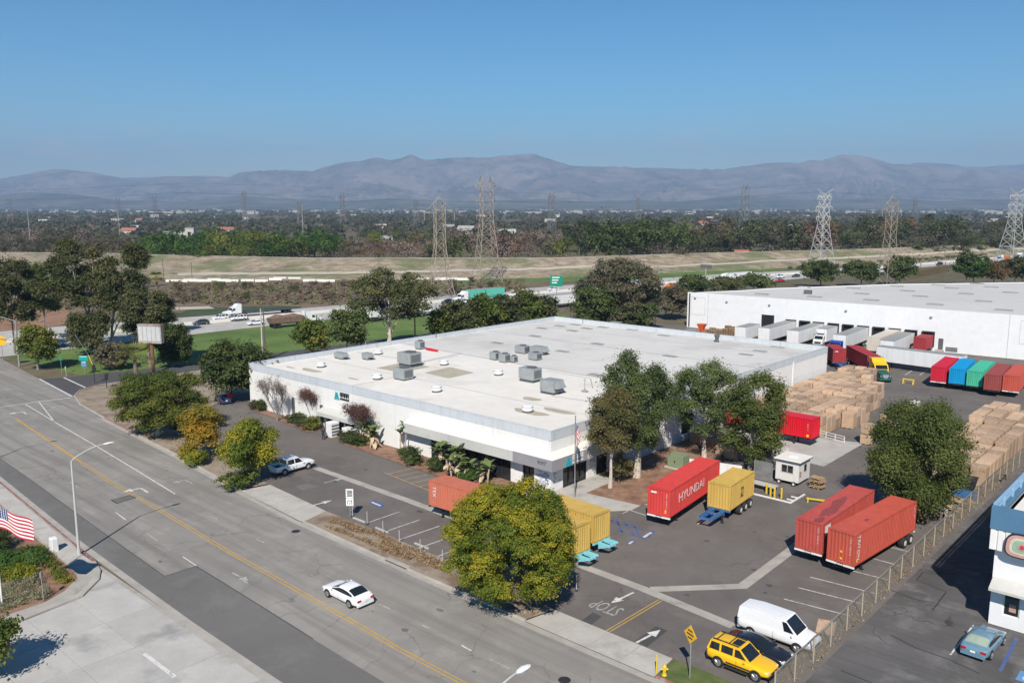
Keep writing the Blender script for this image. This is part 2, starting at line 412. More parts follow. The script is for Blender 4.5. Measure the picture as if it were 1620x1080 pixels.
W1 = ((.22, .09, .06), .7, .60, .6)
paint('box_hyundai', (.58, .055, .048), .5, .05, ((.40,.05,.045), .5, .58, .5))
paint('box_rust_red', (.42, .072, .055), .55, .09, ((.22,.05,.05), .45, .56, .7))
paint('box_orange_red', (.46, .082, .052), .55, .08, ((.30,.06,.05), .5, .58, .6))
paint('box_orange', (.50, .145, .085), .55, .07, ((.36,.11,.07), .6, .58, .5))
paint('box_yellow', (.54, .355, .085), .55, .06, ((.36,.24,.06), .6, .60, .5))
paint('box_bright_red', (.60, .008, .022), .45, .04)
paint('box_crimson', (.50, .012, .035), .5, .05)
paint('box_blue', (.0, .25, .52), .5, .05)
paint('box_green', (.055, .40, .26), .55, .06, ((.1,.3,.2), .6, .6, .5))
paint('box_brown', (.27, .055, .048), .55, .08, ((.16,.05,.045), .5, .58, .6))
paint('box_dark_red', (.30, .028, .032), .55, .08)
paint('box_teal', (.10, .48, .37), .55, .05)
paint('box_white', (.72, .72, .71), .5, .04, ((.5,.49,.46), .5, .62, .5))
paint('box_beige', (.56, .51, .43), .55, .05, ((.42,.37,.3), .5, .6, .5))
paint('trailer_roof', (.27, .27, .265), .6, .08, ((.28,.28,.27), .4, .58, .5))
paint('trailer_side', (.70, .715, .72), .45, .04, ((.5,.51,.52), .5, .62, .4))
paint('chassis_blue', (.04, .14, .34), .5, .1, ((.09,.07,.06), 1.2, .6, .6))
paint('chassis_cyan', (.22, .58, .66), .5, .08)
paint('chassis_black', (.02, .02, .022), .6, .2)
paint('steel_blue_wall', (.075, .17, .28), .6, .06)
paint('blue_rail', (.23, .39, .56), .5, .06)
paint('booth_white', (.66, .645, .61), .6, .05, ((.45,.42,.37), .8, .6, .5))
glassmat('car_glass', (.012, .016, .02)); glassmat('window_glass', (.02, .022, .025), .1)
glassmat('car_glass_light', (.30, .36, .28), .1)
glassmat('tail_red', (.36, .01, .015), .2); glassmat('head_lamp', (.55, .56, .56), .1)
meshmat('chain_link', (.38, .34, .27), 13.0, .20)
meshmat('gate_mesh', (.30, .30, .30), 10.0, .3)
leafmat('leaf_golden', (.062, .108, .014), (.195, .225, .024), (.46, .36, .025), .32, .0)
leafmat('leaf_street', (.06, .10, .02), (.145, .18, .034), (.29, .25, .04), .36)
leafmat('leaf_orange', (0.145, 0.145, 0.0217), (0.319, 0.246, 0.029), (0.58, 0.29, 0.029))
leafmat('leaf_euc', (.062, .098, .032), (.135, .175, .058), (.225, .255, .095), .38)
leafmat('leaf_euc_brown', (.095, .105, .04), (.175, .16, .062), (.29, .20, .09), .38)
leafmat('leaf_pepper', (.062, .09, .022), (.13, .16, .04), (.22, .235, .068), .38)
leafmat('leaf_dark', (.036, .06, .017), (.078, .11, .03), (.14, .165, .05), .34, .12)
leafmat('leaf_mid', (.055, .07, .03), (.095, .11, .045), (.16, .16, .07))
leafmat('leaf_olive', (.045, .06, .022), (.092, .105, .038), (.17, .155, .062), .34)
leafmat('leaf_greybrown', (.075, .072, .042), (.125, .112, .066), (.20, .17, .105), .3)
leafmat('leaf_bright', (.03, .068, .012), (.06, .125, .022), (.125, .20, .035))
leafmat('leaf_bare', (0.131, 0.102, 0.0841), (0.203, 0.152, 0.123), (0.29, 0.217, 0.174), .1)
leafmat('leaf_redtwig', (.13, .075, .055), (.19, .12, .085), (.25, .17, .12), .1)
leafmat('leaf_rust', (.15, .095, .045), (.23, .145, .065), (.30, .20, .09))
leafmat('leaf_far', (.075, .08, .045), (.11, .108, .062), (.18, .15, .10))
leafmat('leaf_palm', (0.131, 0.16, 0.0217), (0.246, 0.261, 0.0406), (0.377, 0.348, 0.0725))
leafmat('leaf_banana', (0.0725, 0.131, 0.029), (0.16, 0.203, 0.0508), (0.6, 0.478, 0.29))
leafmat('leaf_hedge', (0.0362, 0.0899, 0.0174), (0.0725, 0.145, 0.0261), (0.131, 0.203, 0.0435))
leafmat('leaf_sage', (0.203, 0.217, 0.131), (0.304, 0.304, 0.189), (0.435, 0.392, 0.246))
leafmat('leaf_dry', (.20, .12, .06), (.32, .21, .12), (.42, .32, .20), .1, .0)
leafmat('leaf_brush', (.12, .085, .058), (.185, .14, .092), (.14, .155, .055), .15, .0)
# ------------------------------------------------------------------ setting: terrain, roads, yards
def sheet(name, pts, z, mat, parent=None):
    """flat sheet from site (u,v) points or world points"""
    w = [(*(S(*p).xy if len(p) == 2 else p[:2]), z) for p in pts]
    mb = MB(); mb.poly(w)
    o = obj(name, mb, MAT[mat], parent)
    if not parent: tag(o, kind='structure')
    return o
def wpts(pix, z=0): return [tuple(G(x, y, z)) for x, y in pix]

def ground_mat():
    m, nt, N, L, b = nodes('ground')
    v = coords(N, True)
    n1 = noise(N, L, v, .012, 6, .6); n2 = noise(N, L, v, .0016, 5, .6); n3 = noise(N, L, v, .25, 4)
    c = mixc(N, L, ramp(N, L, n1, .35, .65), (.10, .085, .055), (.16, .135, .09))
    c = mixc(N, L, ramp(N, L, n2, .42, .6, 0, .8), c, (.06, .065, .035))
    c = mixc(N, L, ramp(N, L, n3, .4, .7, 0, .4), c, (.22, .18, .13))
    L.new(c, b.inputs['Base Color']); b.inputs['Roughness'].default_value = .95; b.inputs['Specular IOR Level'].default_value = .1
    MAT['ground'] = m
ground_mat()
mb = MB()
mb.add([(-45000, -600, -.06), (45000, -600, -.06), (45000, 42000, -.06), (-45000, 42000, -.06)], [(0, 1, 2, 3)])
ground = struct('ground', mb, MAT['ground'])

FAR = [(90, -23.8), (17, -23.7), (-13.5, -23.3), (-25.6, -22.4), (-42.6, -20.8), (-70, -18.8), (-82, -17.7), (-89.2, -15.8)]
NEAR = [(-240, -27), (-120, -35), (-80, -37.5), (-49, -39.1), (-23.2, -40.6), (-2, -41.2), (9.4, -41.3), (90, -41.5)]
road = sheet('road', FAR + [(-108.6, -14.4), (-125, -13), (-240, -3)] + NEAR, 0.0, 'road_asphalt')
sheet('side_road', [(-89.2, -15.8), (-93.0, -13.4), (-95.0, -9.5), (-94, 5), (-92, 20), (-88, 60), (-80, 130), (-90, 132), (-99, 60), (-101, 20), (-104, 0), (-106.5, -11), (-108.6, -14.4)], .004, 'side_asphalt')

def strip(mb, pts, w, z, closed=False):
    """flat band of width w along site points"""
    P_ = [S(*p) for p in pts]; ns = []
    for a, b in zip(P_[:-1], P_[1:]): d = (b - a).normalized(); ns.append(Vector((-d.y, d.x, 0)))
    E_ = []
    for i, p in enumerate(P_):
        m = (ns[max(i-1, 0)] + ns[min(i, len(ns)-1)]).normalized(); m = m * (w / 2 / max(.4, m.dot(ns[min(i, len(ns)-1)])))
        E_.append(((p.x + m.x, p.y + m.y, z), (p.x - m.x, p.y - m.y, z)))
    for a, b in zip(E_[:-1], E_[1:]): mb.quad(a[0], a[1], b[1], b[0])
    return mb
def marking(name, pts, w, mat, parent, z=.010):
    return obj(name, strip(MB(), pts, w, z), MAT[mat], parent)
def uvpx(*pix): return [UV(*p) for p in pix]

# darker resurfaced lane, framed trench patch, sealed joint
obj('asphalt_patch', MB().poly([S(*p, .004).to_tuple() for p in [(-120, -34.8), (-80, -37.4), (-49, -39.0), (-23.2, -40.5), (-2, -41.1), (9.4, -41.2), (60, -41.4), (60, -34.6)]
      + uvpx((610, 1080), (495, 1010), (422, 964), (348, 918), (310, 895), (260, 911), (116, 808), (42, 754), (0, 725)) + [(-100, -32.5), (-120, -31.5)]]), MAT['road_patch_asphalt'], road)
fr = uvpx((176, 791), (205, 783), (214.5, 787), (185, 796))
obj('trench_patch', MB().poly([S(*p, .008).to_tuple() for p in fr]), MAT['road_patch_asphalt'], road)
marking('sealed_joint', fr + fr[:1], .12, 'tar', road, .012)
marking('sealed_joint', uvpx((260, 911), (310, 895), (348, 918), (422, 964), (495, 1010)), .07, 'tar', road)
marking('sealed_joint', uvpx((0, 725), (42, 754), (116, 808), (260, 911)), .06, 'tar', road)
# centre line
YC = [UV(*p) for p in [(25, 662), (62, 687), (130, 732), (175, 762), (252, 806), (360, 871), (470, 933), (577, 994), (629, 1025), (733, 1080)]] + [(40, -33.4)]
def offset(pts, k): return [(u, v + k) for u, v in pts]
marking('centre_line', offset(YC[2:], .16), .12, 'yellow_line', road)
marking('centre_line', offset(YC[2:], -.16), .12, 'yellow_line', road)
marking('centre_line', YC[:3], .3, 'yellow_line', road)
marking('lane_line', uvpx((40, 639), (86, 667), (155, 707), (215, 743), (277, 781)), .16, 'white_line', road)
marking('lane_line', uvpx((62, 636), (86, 667)), .16, 'white_line', road)
marking('stop_line', uvpx((0, 644), (62, 635), (112, 629)), .28, 'white_line', road)
for a, b in (((62, 599), (114, 627)), ((101, 597), (135, 613))): marking('crosswalk_line', uvpx(a, b), .32, 'white_line', road, .014)
for a, b, m_ in (((183, 810), (199, 822), 'white_line'), ((232, 843), (249, 855), 'worn_line'), ((289, 880), (310, 894), 'white_line'), ((110, 762), (124, 771), 'worn_line'),
             ((333, 816), (344, 821), 'worn_line'), ((405, 852), (418, 858), 'worn_line'), ((600, 955), (618, 963), 'worn_line'), ((666, 987), (679, 994), 'worn_line'),
             ((730, 1020), (746, 1029), 'white_line'), ((775, 1042), (806, 1057), 'worn_line'), ((380, 915), (392, 922), 'worn_line')):
    marking('lane_dash', uvpx(a, b), .13, m_, road)
def arrow(kind, pos, direction, mat, parent, size=1.0, z=.012):
    """painted arrow: direction = site vector it points along"""
    d = Vector(direction).normalized(); n = Vector((-d.y, d.x)); c = Vector(pos)
    q = lambda a, b: S(*(c + d * (a * size) + n * (b * size)), z).to_tuple()
    mb = MB()
    mb.quad(q(-1.4, -.1), q(.3, -.1), q(.3, .1), q(-1.4, .1))
    mb.poly([q(.3, -.42), q(1.4, 0), q(.3, .42)])
    if kind == 'turn': mb = MB(); mb.quad(q(-1.4, -.1), q(.2, -.1), q(.2, .1), q(-1.4, .1)); mb.quad(q(.2, -.1), q(.45, .1), q(.45, .8), q(.2, .8)); mb.poly([q(-.15, .8), q(.8, .8), q(.33, 1.6)])
    return obj('arrow', mb, MAT[mat], parent)
arrow('turn', UV(37, 652), (-1, .05), 'white_line', road, 1.2); arrow('turn', UV(225, 773), (-1, .08), 'white_line', road, 1.2)
arrow('turn', UV(98, 642), (-1, .0), 'worn_line', road, 1.1); arrow('turn', UV(295, 760), (-1, .0), 'worn_line', road, 1.0)
arrow('plain', UV(380, 912), (1, .02), 'worn_line', road, .9)
mb = MB(); mb.lathe([(.42, .006), (.42, .016), (.36, .018), (.0, .018)], S(*UV(468, 840)), 18); obj('manhole_cover', mb, MAT['dark_metal'], road)
mb = MB(); mb.lathe([(.42, .006), (.42, .016), (.36, .018), (.0, .018)], S(*UV(893, 1075)), 18); obj('manhole_cover', mb, MAT['dark_metal'], road)

rc = random.Random(31)
for k in range(5):         # wandering cracks sealed with tar, oil spots
    u = -60 + k * 6.3 + rc.uniform(-2, 2); v = rc.uniform(-39, -25); pts = [(u, v)]
    for q in range(6): u += rc.uniform(-.7, .9); v += rc.uniform(.3, 1.1) * (1 if k % 2 else .5); pts.append((u, min(v, -22.0)))
    marking('crack_seal', pts, .03 + .03 * rc.random(), 'seal_asphalt', road, .0065)
for k in range(14):
    u, v, r_ = rc.uniform(-60, 32), rc.choice((-27.5, -30.8, -37.5)) + rc.uniform(-.8, .8), rc.uniform(.08, .26)
    obj('oil_spot', MB().poly([S(u + r_ * 1.5 * math.cos(t) * rc.uniform(.7, 1.2), v + r_ * math.sin(t) * rc.uniform(.7, 1.2), .0075).to_tuple() for t in [2 * math.pi * q / 9 for q in range(9)]]), MAT['road_patch_asphalt'], road)
def band(name, pts, w, z0, z1, mat, parent=None, side=1):
    """kerb: solid band of width w beside the site polyline"""
    P_ = [S(*p) for p in pts]; N_ = []
    for i in range(len(P_)):
        a = P_[max(i-1, 0)]; b = P_[min(i+1, len(P_)-1)]; d = (b - a).normalized(); N_.append(Vector((-d.y, d.x, 0)) * w * side)
    mb = MB(); rings = []
    for p, n in zip(P_, N_):
        e = n * .15
        rings.append([(p.x, p.y, z0), (p.x + e.x*.2, p.y + e.y*.2, z1 - .02), (p.x + e.x, p.y + e.y, z1), (p.x + n.x, p.y + n.y, z1), (p.x + n.x, p.y + n.y, z0)])
    mb.loft(rings); o = obj(name, mb, MAT[mat], parent)
    if not parent: tag(o, kind='structure')
    return o
K1 = [(-94, 5), (-95.0, -9.5), (-93.0, -13.4), (-89.2, -15.8), (-82, -17.7), (-70, -18.8)]
band('kerb', K1, .18, -.02, .14, 'kerb_concrete', side=1)
band('kerb', [(-70, -18.8), (-57, -19.75)], .18, -.02, .14, 'red_kerb', side=1)
band('kerb', [(-57, -19.75), (-42.6, -20.8), (-25.8, -22.4)], .18, -.02, .14, 'kerb_concrete', side=1)
band('kerb', [(-12.6, -23.25), (0.5, -23.58)], .18, -.02, .14, 'kerb_concrete', side=1)
band('kerb', [(3.4, -23.62), (17, -23.7)], .18, -.02, .14, 'kerb_concrete', side=1)
obj('storm_drain', MB().box(0, 0, -.02, 2.9, .16, .03), MAT['dark_metal'], road, S(.5, -23.6), ROT)
obj('drain_lintel', MB().box(0, .0, .11, 2.9, .5, .15), MAT['kerb_concrete'], road, S(.5, -23.62), ROT)
band('kerb', [(28.6, -23.72), (36, -23.75)], .18, -.02, .14, 'red_kerb', side=1)
band('kerb', [(36, -23.75), (90, -23.8)], .18, -.02, .14, 'kerb_concrete', side=1)
for nm, pts in (('gutter', [(-70, -19.1), (-42.6, -21.1), (-25.6, -22.7), (-13.5, -23.6), (17, -24.0), (90, -24.1)]), ('gutter', [(-80, -37.2), (-49, -38.8), (-23.2, -40.25), (-2, -40.85), (9.4, -40.95), (90, -41.15)])):
    tag(obj(nm, strip(MB(), pts, .6, .007), MAT['swale_concrete']), kind='structure')
band('kerb', [(-120, -35), (-80, -37.5), (-49, -39.1), (-23.2, -40.6), (-18.2, -40.9)], .18, -.02, .14, 'red_kerb', side=-1)
band('kerb', [(-18.2, -40.9), (-15.9, -41.4), (-14.2, -42.2), (-12.0, -44.4), (-11.2, -49.9), (-11.0, -52)], .6, -.02, .14, 'kerb_concrete', side=-1)
# near sidewalk in slabs, corner apron
sidewalk = sheet('sidewalk', [(-120, -35.2), (-80, -37.7), (-49, -39.3), (-23.2, -40.8), (-16.4, -41.6), (-14.6, -42.4), (-12.3, -44.8), (-11.5, -52), (-13.2, -52), (-13.1, -46.8), (-14, -45.1), (-15.8, -43.4), (-17.2, -43.1), (-27, -42.6), (-49, -41.1), (-80, -39.5), (-120, -37)], .105, 'swale_concrete')
for i in range(22):
    u = -18.6 - i * 1.75; v = -40.8 + (u + 23.2) * -.062 if u < -23.2 else -40.95
    o = obj('slab', MB().cbox(0, -1.55, .10, 1.70, 0, .134 + .004 * (i % 3), .012), MAT['concrete'], sidewalk, S(u, v - .22), ROT - .05 * (u < -23))
bed = sheet('planting_bed', [(-70, -60), (-70, -40.4), (-49, -41.1), (-27, -42.6), (-17.2, -43.1), (-15.8, -43.4), (-14, -45.1), (-13.1, -46.8), (-12.9, -50.1), (-13.2, -60)], .12, 'bark_mulch')
drive = sheet('driveway', [(-18, -41.0), (90, -41.6), (90, -90), (-11, -90), (-11, -50), (-12, -44.4), (-14.2, -42.2), (-15.9, -41.3)], .003, 'swale_concrete')
def drive_left(v): return float(np.interp(-v, [41.0, 41.4, 42.2, 44.4, 49.9, 90], [-17.5, -15.7, -14.0, -11.8, -11.0, -10.8]))
for j in range(9):
    v1 = -41.45 - 3.7 * j; v0 = v1 - 3.66; us = [drive_left(v0)] + [-6.2 + 5.2 * k for k in range(8)]
    for k, (a, b) in enumerate(zip(us[:-1], us[1:])):
        ed = [(drive_left(v1 - (v1 - v0) * q / 5), v1 - (v1 - v0) * q / 5) for q in range(6)] if k == 0 else [(a + .04, v1), (a + .04, v0)]
        w = [S(*q) for q in ed + [(b, v0), (b, v1)]]
        obj('slab', MB().prism([(q.x, q.y) for q in w], .004, .032 + .003 * ((j + k) % 3)), MAT['driveway_concrete'], drive)
obj('arrow_stripe', strip(MB(), uvpx((228, 1034), (277, 1071)), .3, .050), MAT['white_line'], drive)
sheet('paving', [(-11.2, -50.5), (-7.4, -54.2), (-7.2, -80), (-14, -80), (-13.2, -53)], .055, 'pink_paver')

# far verge, aprons, lawn corner
verge = sheet('verge', [(-94.6, 5), (-94.7, -9.2), (-92.8, -13.2), (-89.1, -15.6), (-82, -17.5), (-70, -18.6), (-42.6, -20.6), (-26, -22.2), (-25.4, -19.2), (-30, -18.3), (-45, -16.5), (-60, -14.5), (-62.2, -8), (-66, -3), (-70, 1), (-66, 20), (-66, 70), (-90, 70)], .10, 'dirt')
sheet('verge', [(-12.6, -23.07), (3, -23.42), (17, -23.52), (17.6, -20.8), (10, -20.1), (-4, -19.9), (-13.4, -19.9)], .10, 'dirt')
for nm, pts in (('apron', [(-25.8, -22.42), (-12.6, -23.27), (-13.5, -19.85), (-25.2, -19.1)]), ('apron', [(17, -23.68), (28.5, -23.7), (28.2, -20.9), (17.6, -20.8)])):
    ap = sheet(nm, pts, .035, 'swale_concrete')
    (u0, v0), (u1, v1), (u2, v2), (u3, v3) = pts
    n = 4
    for i in range(n):
        a, b = i / n + .004, (i + 1) / n - .004
        L_ = lambda p, q, t: (p[0] + (q[0]-p[0])*t, p[1] + (q[1]-p[1])*t)
        q4 = [L_(pts[0], pts[1], a), L_(pts[0], pts[1], b), L_(pts[3], pts[2], b), L_(pts[3], pts[2], a)]
        w = [S(*q) for q in q4]
        obj('slab', MB().prism([(p.x, p.y) for p in w], .036, .058 + .004 * (i % 2)), MAT['concrete'], ap)
sheet('verge_lawn', [(28.6, -23.5), (28.4, -21.0), (31, -20.9), (36, -21.2), (36, -23.5)], .11, 'verge_grass')
lot = sheet('parking_lot', [(-70, 1), (-66, -3), (-62.2, -8), (-60, -14.5), (-45, -16.5), (-30, -18.3), (-25.3, -19.2), (-13.4, -19.9), (-4, -19.9), (10, -20.1), (17.6, -20.8), (28.2, -20.9), (36.2, -21.1), (36.2, 76), (-66, 76), (-66, 20)], .012, 'lot_asphalt')
sheet('yard', [(-66, 76), (36.2, 76), (130, 76), (130, 128.5), (-58, 124.2), (-66, 124)], .012, 'lot_asphalt')
alley = sheet('alley', [(36.2, -23.5), (110, -23.6), (110, 76), (36.2, 76)], .006, 'alley_asphalt')
# valley gutters
strip_pts = uvpx((500, 740), (647, 792), (910, 891), (1015, 930), (1160, 990))
obj('valley_gutter', strip(MB(), strip_pts, .95, .020), MAT['swale_concrete'], lot)
obj('valley_gutter', strip(MB(), uvpx((1030, 932), (1175, 927), (1249, 872), (1290, 838)), .95, .024), MAT['swale_concrete'], lot)
obj('concrete_pad', MB().poly([S(*p, .022).to_tuple() for p in [(0, 33.5), (13.5, 30.2), (18.4, 29.4), (18.3, 43.2), (12, 41), (0, 41)]]), MAT['driveway_concrete'], lot)
for a, b in (((614, 839), (664, 822)), ((627, 855), (695, 832)), ((656, 869), (707, 851)), ((690, 881), (722, 868)), ((583, 826), (633, 809))):
    marking('bay_line', uvpx(a, b), .11, 'white_line', lot, .020)
for a, b in (((1282, 912.5), (1387, 939)), ((1262, 929), (1366, 955)), ((1240, 947), (1345, 974)), ((1310, 893), (1405, 917)), ((1340, 872), (1425, 895)), ((1367, 855), (1440, 873))):
    marking('bay_line', uvpx(a, b), .11, 'white_line', lot, .020)
for a, b in (((988, 804), (1022, 815)), ((1030, 800), (1014, 795)), ((1084, 803), (1106, 795)), ((1103, 829), (1130, 812)), ((985, 812), (998, 806))):
    marking('bay_line', uvpx(a, b), .11, 'white_line', lot, .020)
# yellow hatched box, blue accessible bay, stop bar
for i in range(6): marking('hatch_line', [(-18.4 + i * 1.55, -7.7 - .12 * i), (-17.9 + i * 1.55, -4.4 - .12 * i)], .11, 'yellow_line', lot, .020)
marking('hatch_line', [(-19.0, -7.6), (-10.2, -8.4)], .11, 'yellow_line', lot, .024)
for p in ([(966, 823), (982, 831)], [(975, 821), (985, 844)], [(987, 825), (1003, 846)], [(1001, 828), (1012, 848)], [(966, 823), (1020, 838)], [(976, 838), (1014, 850)]):
    marking('bay_line', uvpx(*p), .16, 'blue_line', lot, .022)
obj('bay_panel', MB().poly([S(*p, .020).to_tuple() for p in uvpx((1012, 850), (1030, 839), (1037, 841), (1020, 853))]), MAT['blue_line'], lot)
obj('bay_panel', MB().poly([S(*p, .020).to_tuple() for p in uvpx((991, 858), (1000, 853), (1006, 857), (996, 862))]), MAT['blue_line'], lot)
obj('bay_panel', MB().poly([S(*p, .020).to_tuple() for p in uvpx((584, 795), (592, 791), (610, 799), (601, 803))]), MAT['blue_line'], lot)
marking('symbol_stroke', uvpx((588, 794), (602, 800)), .25, 'white_line', lot, .026)
marking('symbol_stroke', uvpx((1018, 850), (1030, 842)), .3, 'white_line', lot, .026); marking('symbol_stroke', uvpx((995, 860), (1001, 856)), .25, 'white_line', lot, .026)
for k in (-.14, .14):
    a, b = UV(1045, 949), UV(934, 1015); marking('lane_line', [(a[0] + k, a[1]), (b[0] + k, b[1])], .1, 'yellow_line', lot, .062 if k > 9 else .030)
arrow('plain', UV(985, 945), (-.1, -1), 'white_line', lot, 1.0, .022)
obj('asphalt_patch', MB().poly([S(*p, .016).to_tuple() for p in uvpx((1004, 1014), (1038, 990), (1056, 997), (1024, 1023))]), MAT['seal_asphalt'], lot)
arrow('plain', UV(1026, 1006), (.1, 1), 'white_line', lot, 1.0, .022)
arrow('plain', UV(507, 796), (.1, 1), 'white_line', lot, 1.0, .022); arrow('plain', UV(528, 760), (.1, 1), 'worn_line', lot, .9, .022)
obj('asphalt_patch', MB().poly([S(*p, .016).to_tuple() for p in uvpx((915, 985), (938, 968), (952, 975), (930, 992))]), MAT['seal_asphalt'], lot)
obj('asphalt_patch', MB().poly([S(*p, .016).to_tuple() for p in uvpx((467, 769), (485, 764), (507, 769), (480, 776))]), MAT['road_patch_asphalt'], lot)
marking('bay_line', uvpx((1420, 600), (1450, 601)), .12, 'worn_line', lot, .022)
for a, b in (((1412, 583), (1428, 584)), ((1432, 593), (1443, 586)), ((1455, 593), (1468, 585)), ((1456, 587), (1470, 588))): marking('bay_line', uvpx(a, b), .14, 'white_line', lot, .022)
# tar snakes in the alley and its blue accessible stripe
for p in ([(1408, 1003), (1450, 1025), (1500, 1042), (1550, 1065)], [(1407, 932), (1450, 948), (1480, 953)], [(1450, 917), (1497, 936), (1475, 965)], [(1450, 917), (1460, 905), (1490, 908)], [(1330, 1060), (1380, 1080)]):
    marking('tar_seam', uvpx(*p), .09, 'tar', alley, .012)
marking('bay_line', [(45.2, -1.6), (45.4, -7.4)], .22, 'blue_line', alley, .014); marking('bay_line', [(42.3, -7.4), (42.35, -1.6)], .12, 'white_line', alley, .014)
obj('bay_panel', MB().poly([S(*p, .014).to_tuple() for p in [(46.4, -7.9), (47.9, -7.9), (47.9, -6.4), (46.4, -6.4)]]), MAT['sign_blue'], alley)
mb = MB(); mb.lathe([(.42, .018), (.3, .02), (.28, .02)], S(47.1, -7.3), 12); obj('symbol_stroke', mb, MAT['white_line'], alley)
marking('symbol_stroke', [(47.2, -7.1), (47.2, -6.6)], .14, 'white_line', alley, .022)
for k in range(34):
    u, v, r_ = rc.uniform(-50, 30), rc.uniform(-17, -2), rc.uniform(.08, .36)
    if k > 17: u, v = rc.uniform(12, 34), rc.uniform(-12, 30)
    obj('oil_spot', MB().poly([S(u + r_ * 1.4 * math.cos(t) * rc.uniform(.6, 1.3), v + r_ * math.sin(t) * rc.uniform(.6, 1.3), .0165).to_tuple() for t in [2 * math.pi * q / 9 for q in range(9)]]), MAT['seal_asphalt'], lot)
# planting strips along the warehouse
sheet('planting_bed', [(-61.0, -.02), (-60.5, -1.0), (-46.3, -2.6), (-40.6, -3.3), (-40.6, -.02)], .07, 'bark_mulch')
sheet('planting_bed', [(-33.6, -.02), (-33.6, -3.5), (-24.6, -3.9), (-18.5, -4.2), (-12, -4.4), (-3, -4.6), (-3, -.02)], .07, 'bark_mulch')
sheet('planting_bed', [(3.0, 2.5), (9.6, 3.2), (9.6, 14), (9.0, 22), (.05, 31), (.05, 8.5), (2.8, 8.5)], .07, 'bark_mulch')
sheet('walkway', [(-3, -4.6), (4.2, -4.6), (9.7, 1.2), (9.6, 3.2), (3.0, 2.5), (2.8, 8.5), (.05, 8.5), (.05, -.02), (-3, -.02)], .06, 'concrete')

# ---- freeway corridor, lawn, levee
FWN = [(-139, -160), (-139, 40), (-137, 80), (-133, 110), (-126, 150), (-112, 205), (-95, 297), (-80, 390), (-58, 525), (10, 800)]
FWF = [(-20, 820), (-74, 540), (-94, 430), (-111, 350), (-134, 290), (-149, 220), (-158, 160), (-162, 100), (-168, 60), (-178, 16), (-184, -60), (-186, -160)]
sheet('lawn', [(-139, -10.5), (-139, 40), (-137, 80), (-133, 110), (-129, 130), (-88, 120), (-99, 60), (-101, 20), (-104.5, 0), (-107, -8)], -.03, 'lawn')
freeway = sheet('freeway', FWN + FWF, .03, 'freeway_concrete')
def lerp(a, b, t): return tuple(x + (y - x) * t for x, y in zip(a, b))
FA, FB = FWN, FWF[::-1]
def fway(v, t):
    """point on the freeway at site coordinate v, t=0 near edge .. 1 far edge, and the direction there"""
    def ed(E_, v):
        for a, b in zip(E_[:-1], E_[1:]):
            if a[1] <= v <= b[1]: return a[0] + (b[0] - a[0]) * (v - a[1]) / (b[1] - a[1])
        return E_[-1][0]
    a, b = ed(FA, v), ed(FB, v); u = a + (b - a) * t
    a2, b2 = ed(FA, v + 4), ed(FB, v + 4); d = (S(a2 + (b2 - a2) * t, v + 4) - S(u, v)).normalized()
    return S(u, v, .03), math.atan2(d.y, d.x)
for t in (.06, .94):
    mb = MB()
    for k in range(0, 60): a = fway(-120 + k * 12, t)[0]; b = fway(-120 + k * 12 + 12, t)[0]; mb.quad(a + Vector((0,0,.012)), a + Vector((.25,.1,.012)), b + Vector((.25,.1,.012)), b + Vector((0,0,.012)))
    obj('edge_line', mb, MAT['white_line'], freeway)
for t in (.2, .34, .62, .78):
    mb = MB()
    for k in range(0, 60): a = fway(-120 + k * 12, t)[0]; b = fway(-120 + k * 12 + 4, t)[0]; mb.quad(a + Vector((0,0,.012)), a + Vector((.22,.1,.012)), b + Vector((.22,.1,.012)), b + Vector((0,0,.012)))
    tag(obj('lane_dash', mb, MAT['white_line'], freeway), kind='stuff')
mb = MB()
for k in range(0, 60):
    a = fway(-120 + k * 12, .49)[0]; b = fway(-120 + k * 12 + 12, .49)[0]; mb.add([a + Vector((-.3,0,0)), a + Vector((.3,0,0)), b + Vector((.3,0,0)), b + Vector((-.3,0,0)), a + Vector((-.1,0,.85)), a + Vector((.1,0,.85)), b + Vector((.1,0,.85)), b + Vector((-.1,0,.85))], [(0,1,5,4),(3,2,6,7),(0,3,7,4),(1,2,6,5),(4,5,6,7)])
tag(obj('median_barrier', mb, MAT['barrier_concrete']), 'long low concrete barrier along the middle of the freeway', 'barrier')
sheet('scrubland', [(-172, -160), (-186, -160), (-184, -60), (-178, 16), (-168, 60), (-162, 100), (-158, 160), (-149, 220), (-134, 290), (-150, 300), (-200, 250), (-290, 130), (-420, 90), (-420, -160)], -.02, 'river_scrub')
sheet('red_bank', wpts([(0, 492), (108, 490), (112, 508), (95, 514), (0, 525)]), -.01, 'red_soil')
sheet('grass_verge', wpts([(275, 500), (300, 488), (440, 483), (478, 485), (470, 492), (300, 502)]), -.01, 'pond_green')
sheet('sand_strip', wpts([(270, 486), (330, 484), (340, 488), (275, 490)]), -.004, 'levee_road')
sheet('grass_verge', wpts([(700, 452), (860, 446), (1000, 443), (1120, 440), (1260, 425), (1450, 409), (1450, 405), (1250, 415), (1060, 426), (860, 436), (700, 446)]), -.01, 'lawn')
sheet('red_bank', wpts([(640, 478), (700, 468), (810, 456), (960, 452), (960, 457), (800, 468), (700, 476)]), .0, 'red_soil')
LEV = [(-500, 396, 452), (-200, 398, 446), (40, 400, 443), (190, 402, 441), (300, 405, 441), (500, 409, 443), (700, 409, 442), (870, 409, 439), (1080, 402, 431), (1350, 395, 419), (1600, 386, 407), (1900, 378, 396), (2300, 370, 384)]
mb = MB(); rings = []
